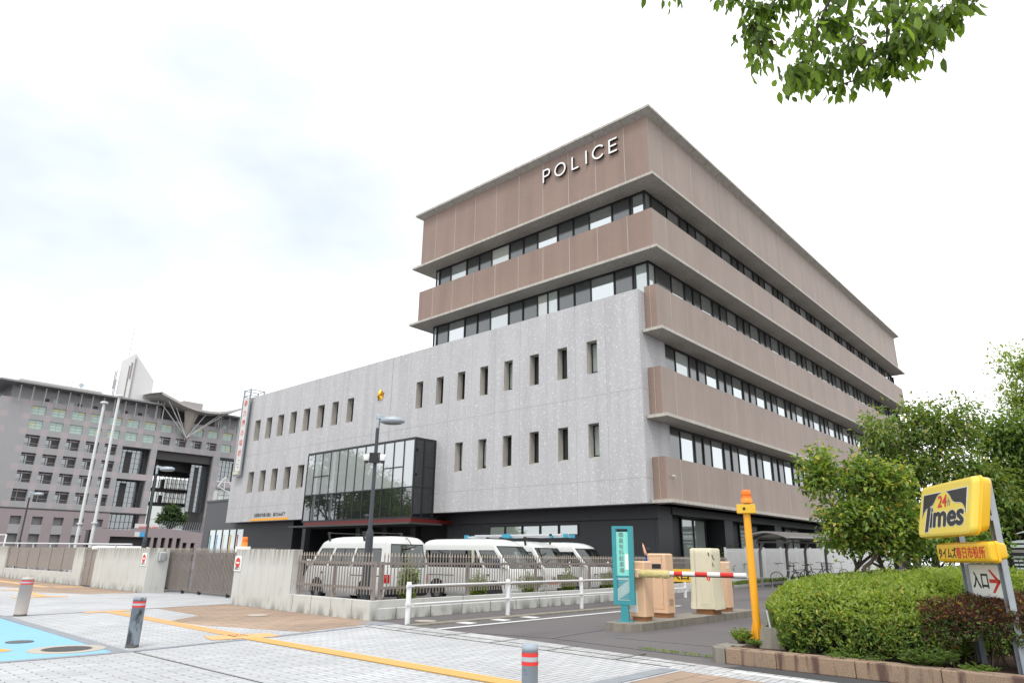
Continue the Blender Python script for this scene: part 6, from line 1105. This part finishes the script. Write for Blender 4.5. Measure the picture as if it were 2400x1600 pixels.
mains = [((2010, -330), (1975, -60), (1935, 20), (1905, 95), (1895, 160)), ((2180, -330), (2120, -60), (2080, 30), (2078, 110), (2076, 140)), ((2340, -300), (2290, -60), (2230, 15), (2180, 60), (2150, 95)), ((1930, -330), (1880, -80), (1840, -20), (1790, 25), (1770, 55)), ((2060, -330), (2000, -60), (1985, 40), (1990, 120), (2000, 190))]
RR = 4.0
for mi_, m_ in enumerate(mains):
    pts = [CP(px, py, RR+.12*mi_-.15*k*.3) for k, (px, py) in enumerate(m_)]; mb.tube([Vector(A0)]+[Vector(A0).lerp(pts[0], .5)+Vector((0, 0, .25))]+pts, [.05, .03, .016, .012, .009, .006, .003], 6)
ends = [(1745, 85), (1755, 120), (1790, 100), (1760, 150), (1775, 185), (1800, 160), (1830, 120), (1810, 205), (1830, 235), (1865, 215), (1880, 240), (1920, 225), (1850, 170), (1900, 190), (1945, 190), (1955, 215), (1990, 170), (2010, 205), (2035, 195), (2060, 190), (2085, 165), (2110, 150), (2140, 160), (2170, 165), (2200, 140), (2190, 100), (2215, 70), (2250, 60), (2280, 35), (2300, 20), (2150, 120), (2120, 95), (2060, 120), (2030, 150), (1960, 140), (1930, 110), (1880, 110), (1870, 70), (1910, 50), (1960, 80), (2010, 90), (2060, 60), (2110, 50), (2160, 40), (2210, 25), (2030, 20), (1980, 15), (1890, 15), (1840, 35), (1800, 20), (1720, 12), (1690, 5), (2080, 10), (2140, 5), (2250, 5), (1740, 30), (1940, 150), (1990, 45), (2100, 125), (2175, 65)]
JP = [q for m_ in mains for q in m_[1:]]
for ex, ey in ends:
    ex, ey = 2010+(ex-2010)*.93, ey*.96
    j = min(JP, key=lambda q: (q[0]-ex)**2+(q[1]+25-ey)**2+4000*(q[1] > ey)); rr = RR+.35*rng.normal()*.6; a_ = CP(j[0], j[1], RR); b_ = CP(ex, ey-18, rr); mid = a_.lerp(b_, .5)+Vector(rng.normal(size=3)*.05); spray([a_, mid, b_], .005, 30)
for ex, ey in ((1505, -2), (1530, 0), (1560, -4), (1575, 2), (1690, 8), (1710, 15), (1660, 0)): a_ = CP(ex+20, -90, RR); spray([a_, CP(ex+5, ey-30, RR), CP(ex, ey-8, RR)], .004, 8)
for k in range(60): px, py = 1720+460*rng.random(), -420+370*rng.random(); a_ = CP(px, py, RR+.5*rng.normal()); spray([a_, a_+Vector((.1*rng.normal(), .1*rng.normal(), -.1)), a_+Vector((.2*rng.normal(), .2*rng.normal(), -.22))], .005, 16)
mb.build('branches', 'bark_dark', OT); N_ = len(twP); leaves('foliage', np.array(twP), np.array(twD), rdir(N_)+np.array([0, 0, .8]), .078*(.65+.6*rng.random(N_)), pick(N_, (5, 3, .02)), ['leaf_overhead', 'leaf_overdark', 'leaf_red'], OT, .52, .06)
# --- trees elsewhere
tree('ginkgo_tree', 'dark green tree in front of the archway of the checkered block', (-145, 58.6, 0), 5.5, [((-145, 58.5, 8.9), (1.5, 1.5, 1.0), 3), ((-145, 57, 8.0), (1.3, 1.1, .8), 2), ((-145, 60.3, 8.1), (1.5, 1.2, .8), 2), ((-145, 58.3, 9.9), (.9, .8, .6), 1.4), ((-145, 58.6, 7.3), (2.3, 2.4, .8), 3), ((-145, 57.4, 9.4), (.6, .6, .5), .8), ((-145, 59.5, 9.5), (.6, .6, .5), .8)], 4200, .42, ['leaf_ginkgo', 'leaf_dark', 'leaf_mid'], (5, 2, .4), .2, 'bark_dark', .25, 1, 8, .5, .6)
for x, y, h, lab in ((-70, 3.5, 12.5, 'large spreading tree across the street left of the view'), (-76, -7, 10, 'second spreading tree across the street, further left'), (-63, -9, 7.2, 'third tree across the street on the left')):
    tree('plaza_tree', lab, (x, y, 0), 3, [((x+dx, y+dy, h-2.6+dz), (2.6*h/8.5, 2.6*h/8.5, 1.35*h/8.5), 1) for dx, dy, dz in [tuple(v*h/8.5 for v in q) for q in ((0, 0, 1.6), (2.4, 1.5, .3), (-2.4, 1.2, .2), (1.2, -2.4, 0), (-1.5, -2, .6), (3.4, -.5, -.9), (-3.4, -.8, -1), (0, 3, -.5))]], 9000, .42, ['leaf_mid', 'leaf_dark', 'leaf_olive'], (3, 3, 1), .1, 'bark_dark', .25, 2, 9, .7, .55, 'trees across the street')
for k in range(4):
    weed(['red tipped photinia bush behind the left end of the white fence', 'second photinia bush behind the white fence, nearer the yellow pole', 'third photinia bush, behind the white fence and shelter', 'last photinia bush, far along the white fence'][k], -15.75, 33.0+[0, 2.0, 7.5, 10.5][k], .2, [2.2, 2.55, 2.3, 2.2][k], .75, 90, ('leaf_mid', 'leaf_green', 'leaf_red'), (4, 3, 1.3), .11, 'photinia_bush', 'bush', .34, 'bushes behind the white fence')
gv = thing('verge_grass', 'strip of grass along the foot of the white fence', 'grass', (-14.9, 45, .3)); gv['kind'] = 'stuff'; N_ = 2600; y_ = 31.5+28*rng.random(N_)**1.5; P = np.stack([-15.1+.55*rng.random(N_), y_, np.array([gz(-15, v) for v in y_])+.08], 1); leaves('blades', P, rdir(N_)*.5+np.array([0, 0, 1.]), rdir(N_), .16, pick(N_, (2, 1, 1)), ['leaf_green', 'leaf_pale', 'leaf_mid'], gv, .3)
# ================================================================== BACK LANE: white fence, cycle shelter, bicycles, person
wf = thing('white_fence', 'white ribbed metal fence along the foot of the brown block', 'fence', (-15.2, 45, .2))
for k in range(13):
    y0 = 32.6+2.37*k; y1 = y0+2.37; z = gz(-15, y0); mb = MB(); mb.box(-15.24, -15.16, y0-.04, y0+.04, z, z+1.78)
    for i in range(24): yy = y0+.04+2.29*(i+.5)/24; zz = gz(-15, yy); mb.box(-15.215, -15.2, yy-.026, yy+.026, zz+.12, zz+1.72)
    zz = gz(-15, (y0+y1)/2); mb.box(-15.235, -15.216, y0, y1, zz+1.56, zz+1.61).box(-15.235, -15.216, y0, y1, zz+.22, zz+.27); mb.build('fence_panel', 'white_paint', wf)
vk = thing('verge_kerb', 'low kerb in front of the white fence grass strip', 'kerb', (-14.4, 45, .2)); mb = MB(); mb.loft([[(-14.42, y, gz(-14.4, y)-.02), (-14.42, y, gz(-14.4, y)+.1), (-14.28, y, gz(-14.4, y)+.1), (-14.28, y, gz(-14.4, y)-.02)] for y in (31.5, 40, 50, 60, 76)]); mb.build('kerb', 'block_concrete', vk)
cs = thing('cycle_shelter', 'grey cycle shelter with an arched roof beside the white fence', 'cycle shelter', (-13.3, 38, .25)); mb = MB()
for y in (33.2, 36.6, 39.3, 42.6): z = gz(-13.5, y); MB().tube([(-13.75, y, z), (-13.72, y, z+1.6), (-13.55, y, z+2.0)], .075, 8).box(-13.85, -12.2, y-.03, y+.03, z+1.98, z+2.06).build('post', 'shelter_grey', cs)
rg = lambda y, zo: [(-13.3+1.25*math.cos(a_), y, 1.62+zo+.62*math.sin(a_)+gz(-13.5, 38)) for a_ in np.linspace(math.radians(155), math.radians(25), 13)]
y0, y1 = 32.0, 45.5; N0 = 13
def roofarc(y, zo): return [(-13.95+2.1*k/12, y, 2.30+gz(-13.5, y)*.9-.23+.42*math.sin(PI*(.12+.76*k/12))+zo) for k in range(13)]
rm_ = MB(); A, B = roofarc(y0, 0), roofarc(y1, 0); A2, B2 = roofarc(y0, .035), roofarc(y1, .035); rm_.loft([A+A2[::-1], B+B2[::-1]]); rm_.build('roof', 'shelter_roof', cs)
rb = MB()
for y in (32.0, 33.2, 36.6, 39.3, 42.6, 45.4): rb.tube([(x, yy, z-.03) for x, yy, z in roofarc(y, 0)], .045, 6)
rb.tube([A[0], B[0]], .05, 6).tube([A[-1], B[-1]], .05, 6); rb.build('roof_ribs', 'shelter_grey', cs); ob = MB().box(-12.95, -12.7, 32.0, 32.2, 2.66, 2.72).box(-13.55, -13.4, 42.5, 42.7, 2.3, 2.34); 
rk = thing('hoop_barrier', 'low grey hoop barrier at the near end of the cycle shelter', 'barrier', (-13.6, 32.0, .2)); MB().tube([(-13.75, 31.7, .2), (-13.75, 31.7, .62), (-12.9, 32.3, .66), (-12.9, 32.3, .22)], .03, 6).build('hoop', 'shelter_grey', rk)
def bicycle(label, x, y, rz, frame, basket):
    z = gz(x, y); t = thing('bicycle', label, 'bicycle', (0, 0, 0), 'bicycles under the shelter'); F = MB(); r = .33
    for wx, nm in ((-.53, 'wheel'), (.53, 'wheel')):
        w = MB(); ring = [(wx+r*math.cos(a_), 0, r+r*math.sin(a_)) for a_ in np.linspace(0, 2*PI, 25)]; w.tube(ring, .018, 6, False)
        for k in range(8): a_ = PI*k/8; w.tube([(wx+r*math.cos(a_), 0, r+r*math.sin(a_)), (wx-r*math.cos(a_), 0, r-r*math.sin(a_))], .003, 3)
        w.build(nm, 'rubber', t)
    F.tube([(-.53, 0, r), (-.08, 0, .30), (.42, 0, .76)], .02, 6).tube([(-.53, 0, r), (-.2, 0, .74), (.40, 0, .70)], .016, 6).tube([(-.08, 0, .30), (-.22, 0, .88)], .018, 6).tube([(.53, 0, r), (.44, 0, .62), (.40, 0, .98)], .018, 6); F.build('frame', frame, t)
    MB().tube([(.40, 0, .98), (.46, 0, 1.03), (.44, .28, 1.06), (.30, .30, 1.04)], .013, 6).tube([(.46, 0, 1.03), (.44, -.28, 1.06), (.30, -.30, 1.04)], .013, 6).build('handlebar', 'bike_black', t); MB().loft([[(-.38, -.08, .92), (-.38, .08, .92), (-.08, .02, .92), (-.08, -.02, .92)], [(-.40, -.10, .96), (-.40, .10, .96), (-.06, .025, .95), (-.06, -.025, .95)]]).build('saddle', 'bike_black', t)
    if basket:
        b_ = MB()
        for k in range(6):
            f = k/5; b_.tube([(.52+.30*f, -.16, .72), (.50+.36*f, -.20, 1.0)], .005, 4).tube([(.52+.30*f, .16, .72), (.50+.36*f, .20, 1.0)], .005, 4).tube([(.52, -.16+.32*f, .72), (.50, -.2+.4*f, 1.0)], .005, 4).tube([(.82, -.16+.32*f, .72), (.86, -.2+.4*f, 1.0)], .005, 4)
        for zz, e_ in ((.72, 0), (.86, .02), (1.0, .04)): b_.tube([(.52-e_, -.16-e_, zz), (.82+e_, -.16-e_, zz), (.82+e_, .16+e_, zz), (.52-e_, .16+e_, zz), (.52-e_, -.16-e_, zz)], .008, 4)
        b_.build('basket', 'bike_black', t)
    t.location = (x, y, z); t.rotation_euler.z = rz
bicycle('silver framed bicycle at the near end of the shelter', -12.75, 33.8, -2.3, 'flag_white', False); bicycle('black bicycle second in the shelter row', -12.7, 35.6, -2.2, 'bike_black', False); bicycle('bicycle with a wire front basket under the shelter', -12.6, 37.2, .9, 'bike_black', True); bicycle('bicycle furthest under the shelter, with a pale saddle cover', -12.6, 40.4, 1.0, 'steel', False)
st_ = thing('striped_post', 'small red and white striped road post behind the hedge', 'road post', (-5.6, 24.4, .05)); mb = MB()
for k in range(8): mb.m(k % 2).lathe(-5.6, 24.4, [(.045, .05+.145*k), (.045, .05+.145*(k+1))], 12)
mb.build('post', ['red_tape', 'sign_white'], st_)
# garage with louvred front and road at the far right
gb = thing('louvred_garage', 'long building with pale green louvre stripes at the right edge', 'building', (-3, 62, .7)); mb = MB(); mb.m(0).box(-9.5, 14, 62.6, 72, .5, 2.5).m(1)
for k in range(5): mb.box(-9.5, 14, 62.3, 62.6, 2.55+.32*k, 2.75+.32*k)
for k in range(5): mb.box(-9.5, 14, 62.3, 62.6, .8+.26*k, .92+.26*k)
mb.m(0).box(-9.5, 14, 62.6, 72, 2.5, 4.3); mb.m(2).box(-9.6, 14.1, 62.2, 72, 4.3, 4.5).box(-9.5, 14, 62.0, 62.2, 2.2, 2.4); mb.build('louvred_front', ['hall_dark', 'louvre_green', 'shelter_grey'], gb)
bf = thing('black_railing', 'black bar railing in front of the louvred building', 'railing', (-2, 58, .7)); mb = MB()
for k in range(50): mb.box(-8+.28*k-.02, -8+.28*k+.02, 58, 58.04, .68, 1.75)
mb.box(-8, 6, 57.98, 58.06, 1.72, 1.8).box(-8, 6, 57.98, 58.06, .78, .84); mb.build('railing_bars', 'bike_black', bf)
sheet('far_pavement', [[(-9, 50), (14, 50), (14, 57.5), (-9, 57.5)]], 'block_concrete', .72, .05); sheet('yellow_line', [rect(-6, 14, 44, 44.2)], 'box_yellow', .47, .01)
# ------------------------------------------------------------------ people
def body(name, label, loc, rz, joints, radii, edges, mats, hat=None):
    """one continuous skinned figure from a joint skeleton"""
    t = thing(name, label, 'person', (0, 0, 0)); me = bpy.data.meshes.new('body'); me.from_pydata(joints, edges, []); o = bpy.data.objects.new('body', me); COL.objects.link(o); o.parent = t
    sk = o.modifiers.new('skin', 'SKIN'); sv = me.skin_vertices[0].data if me.skin_vertices else None
    if sv is None:
        bm = None
        import bmesh
        bm = bmesh.new(); bm.from_mesh(me); bm.verts.layers.skin.verify(); bm.to_mesh(me); bm.free(); sv = me.skin_vertices[0].data
    for i, r in enumerate(radii): sv[i].radius = (r, r) if not hasattr(r, '__len__') else r; sv[i].use_root = i == 0
    sk.use_smooth_shade = True; sb_ = o.modifiers.new('sub', 'SUBSURF'); sb_.levels = 2; sb_.render_levels = 2; dg = bpy.context.evaluated_depsgraph_get(); dg.update(); m2 = bpy.data.meshes.new_from_object(o.evaluated_get(dg)); o.modifiers.clear(); o.data = m2
    m2.materials.clear(); [m2.materials.append(MATS[m_]) for m_ in mats[0]]
    for p in m2.polygons: p.material_index = mats[1](p.center); p.use_smooth = True
    t.location = loc; t.rotation_euler.z = rz; return t
# standing, both arms raised holding a phone overhead; local +x is the facing direction
J = [(0, 0, .95), (0, 0, 1.12), (.01, 0, 1.34), (.01, 0, 1.44), (.02, 0, 1.50), (.04, 0, 1.60), (.03, 0, 1.69),
     (0, .19, 1.39), (.10, .33, 1.58), (.16, .10, 1.82), (.17, .05, 1.88), (0, -.19, 1.39), (.12, -.30, 1.60), (.16, -.08, 1.82), (.17, -.04, 1.88),
     (0, .09, .90), (.02, .10, .50), (0, .11, .09), (.15, .12, .04), (0, -.09, .90), (.02, -.10, .50), (0, -.11, .09), (.15, -.12, .04)]
Rr = [(.15, .11), (.15, .11), (.16, .11), (.09, .07), .055, (.085, .075), (.075, .07), .06, .045, .035, .03, .06, .045, .035, .03, .09, .06, .042, .035, .09, .06, .042, .035]
E = [(0, 1), (1, 2), (2, 3), (3, 4), (4, 5), (5, 6), (2, 7), (7, 8), (8, 9), (9, 10), (2, 11), (11, 12), (12, 13), (13, 14), (0, 15), (15, 16), (16, 17), (17, 18), (0, 19), (19, 20), (20, 21), (21, 22)]
pm = lambda c: 0 if c.z > 1.47 and (abs(c.y) < .14 or c.z > 1.5) else (1 if c.z > .93 else (2 if c.z > .1 else 3))
pp = body('person', 'person in a blue shirt raising both hands with a phone, behind the tall peach cabinet', (-13.35, 22.3, .03), 3.7, J, Rr, E, (['skin', 'shirt_blue', 'trousers', 'rubber'], pm))
hr = MB(); hr.lathe(.015, 0, [(.088, 1.60), (.1, 1.65), (.095, 1.71), (.07, 1.755), (.02, 1.775)], 14); hr.build('hair', 'hair', pp)
for ch_o in pp.children:
    if ch_o.name.startswith('hair'): ch_o.location = (0, 0, 0); ch_o.data.transform(Matrix.Translation(Vector(pp.location)))
fg = MB()
for sy in (-1, 1):
    for k in range(4): fg.tube([(.17, sy*.045, 1.885+.0*k), (.185+.004*k, sy*(.05-.012*k), 1.915+.006*k), (.20, sy*(.03-.01*k), 1.93)], [.010, .009, .006], 5)
    fg.tube([(.165, sy*.05, 1.875), (.19, sy*.065, 1.895), (.205, sy*.055, 1.91)], [.011, .010, .007], 5)
fo = fg.build('fingers', 'skin', pp); fo.data.transform(Matrix.Translation(Vector(pp.location))); ph = MB().box(.198, .208, -.045, .075, 1.885, 1.945).build('phone', 'rubber', pp); ph.data.transform(Matrix.Translation(Vector(pp.location)))
fc = MB(); fc.tube([(.10, 0, 1.635), (.135, 0, 1.605), (.115, 0, 1.595)], [.008, .014, .012], 6); fc.m(1).lathe(.108, .03, [(.008, 1.637), (.008, 1.647)], 6).lathe(.108, -.03, [(.008, 1.637), (.008, 1.647)], 6).box(.112, .122, -.022, .022, 1.562, 1.569); fo = fc.build('face', ['skin', 'hair'], pp); fo.data.transform(Matrix.Translation(Vector(pp.location)))
# seated driver seen through the side window of the second van (local +x forward)
J2 = [(0, 0, .92), (-.05, 0, 1.10), (-.06, 0, 1.30), (-.05, 0, 1.38), (-.03, 0, 1.43), (-.01, 0, 1.52), (-.01, 0, 1.60), (-.05, .18, 1.30), (.10, .21, 1.10), (.33, .12, 1.20), (-.05, -.18, 1.30), (.10, -.21, 1.10), (.33, -.12, 1.20), (.38, .09, .95), (.45, .1, .6), (.38, -.09, .95), (.45, -.1, .6)]
R2 = [(.15, .12), (.15, .11), (.15, .10), (.08, .07), .052, (.085, .075), (.07, .065), .055, .042, .03, .055, .042, .03, .07, .05, .07, .05]
E2 = [(0, 1), (1, 2), (2, 3), (3, 4), (4, 5), (5, 6), (2, 7), (7, 8), (8, 9), (2, 10), (10, 11), (11, 12), (0, 13), (13, 14), (0, 15), (15, 16)]
dl = Vector((-16.75, 17.15, 0))+Vector((1.18, -.36, 0)); dv_ = body('person', 'seated driver in a blue shirt behind the side window of the second van', tuple(dl), .03, J2, R2, E2, (['skin', 'shirt_blue', 'trousers'], lambda c: 0 if c.z > 1.40 or (c.x > .22 and c.z > 1.05) else (1 if c.z > .98 else 2)))
hr = MB().lathe(-.025, 0, [(.086, 1.53), (.096, 1.57), (.09, 1.63), (.06, 1.675), (.01, 1.69)], 14).build('hair', 'hair', dv_); hr.data.transform(Matrix.Translation(dl))
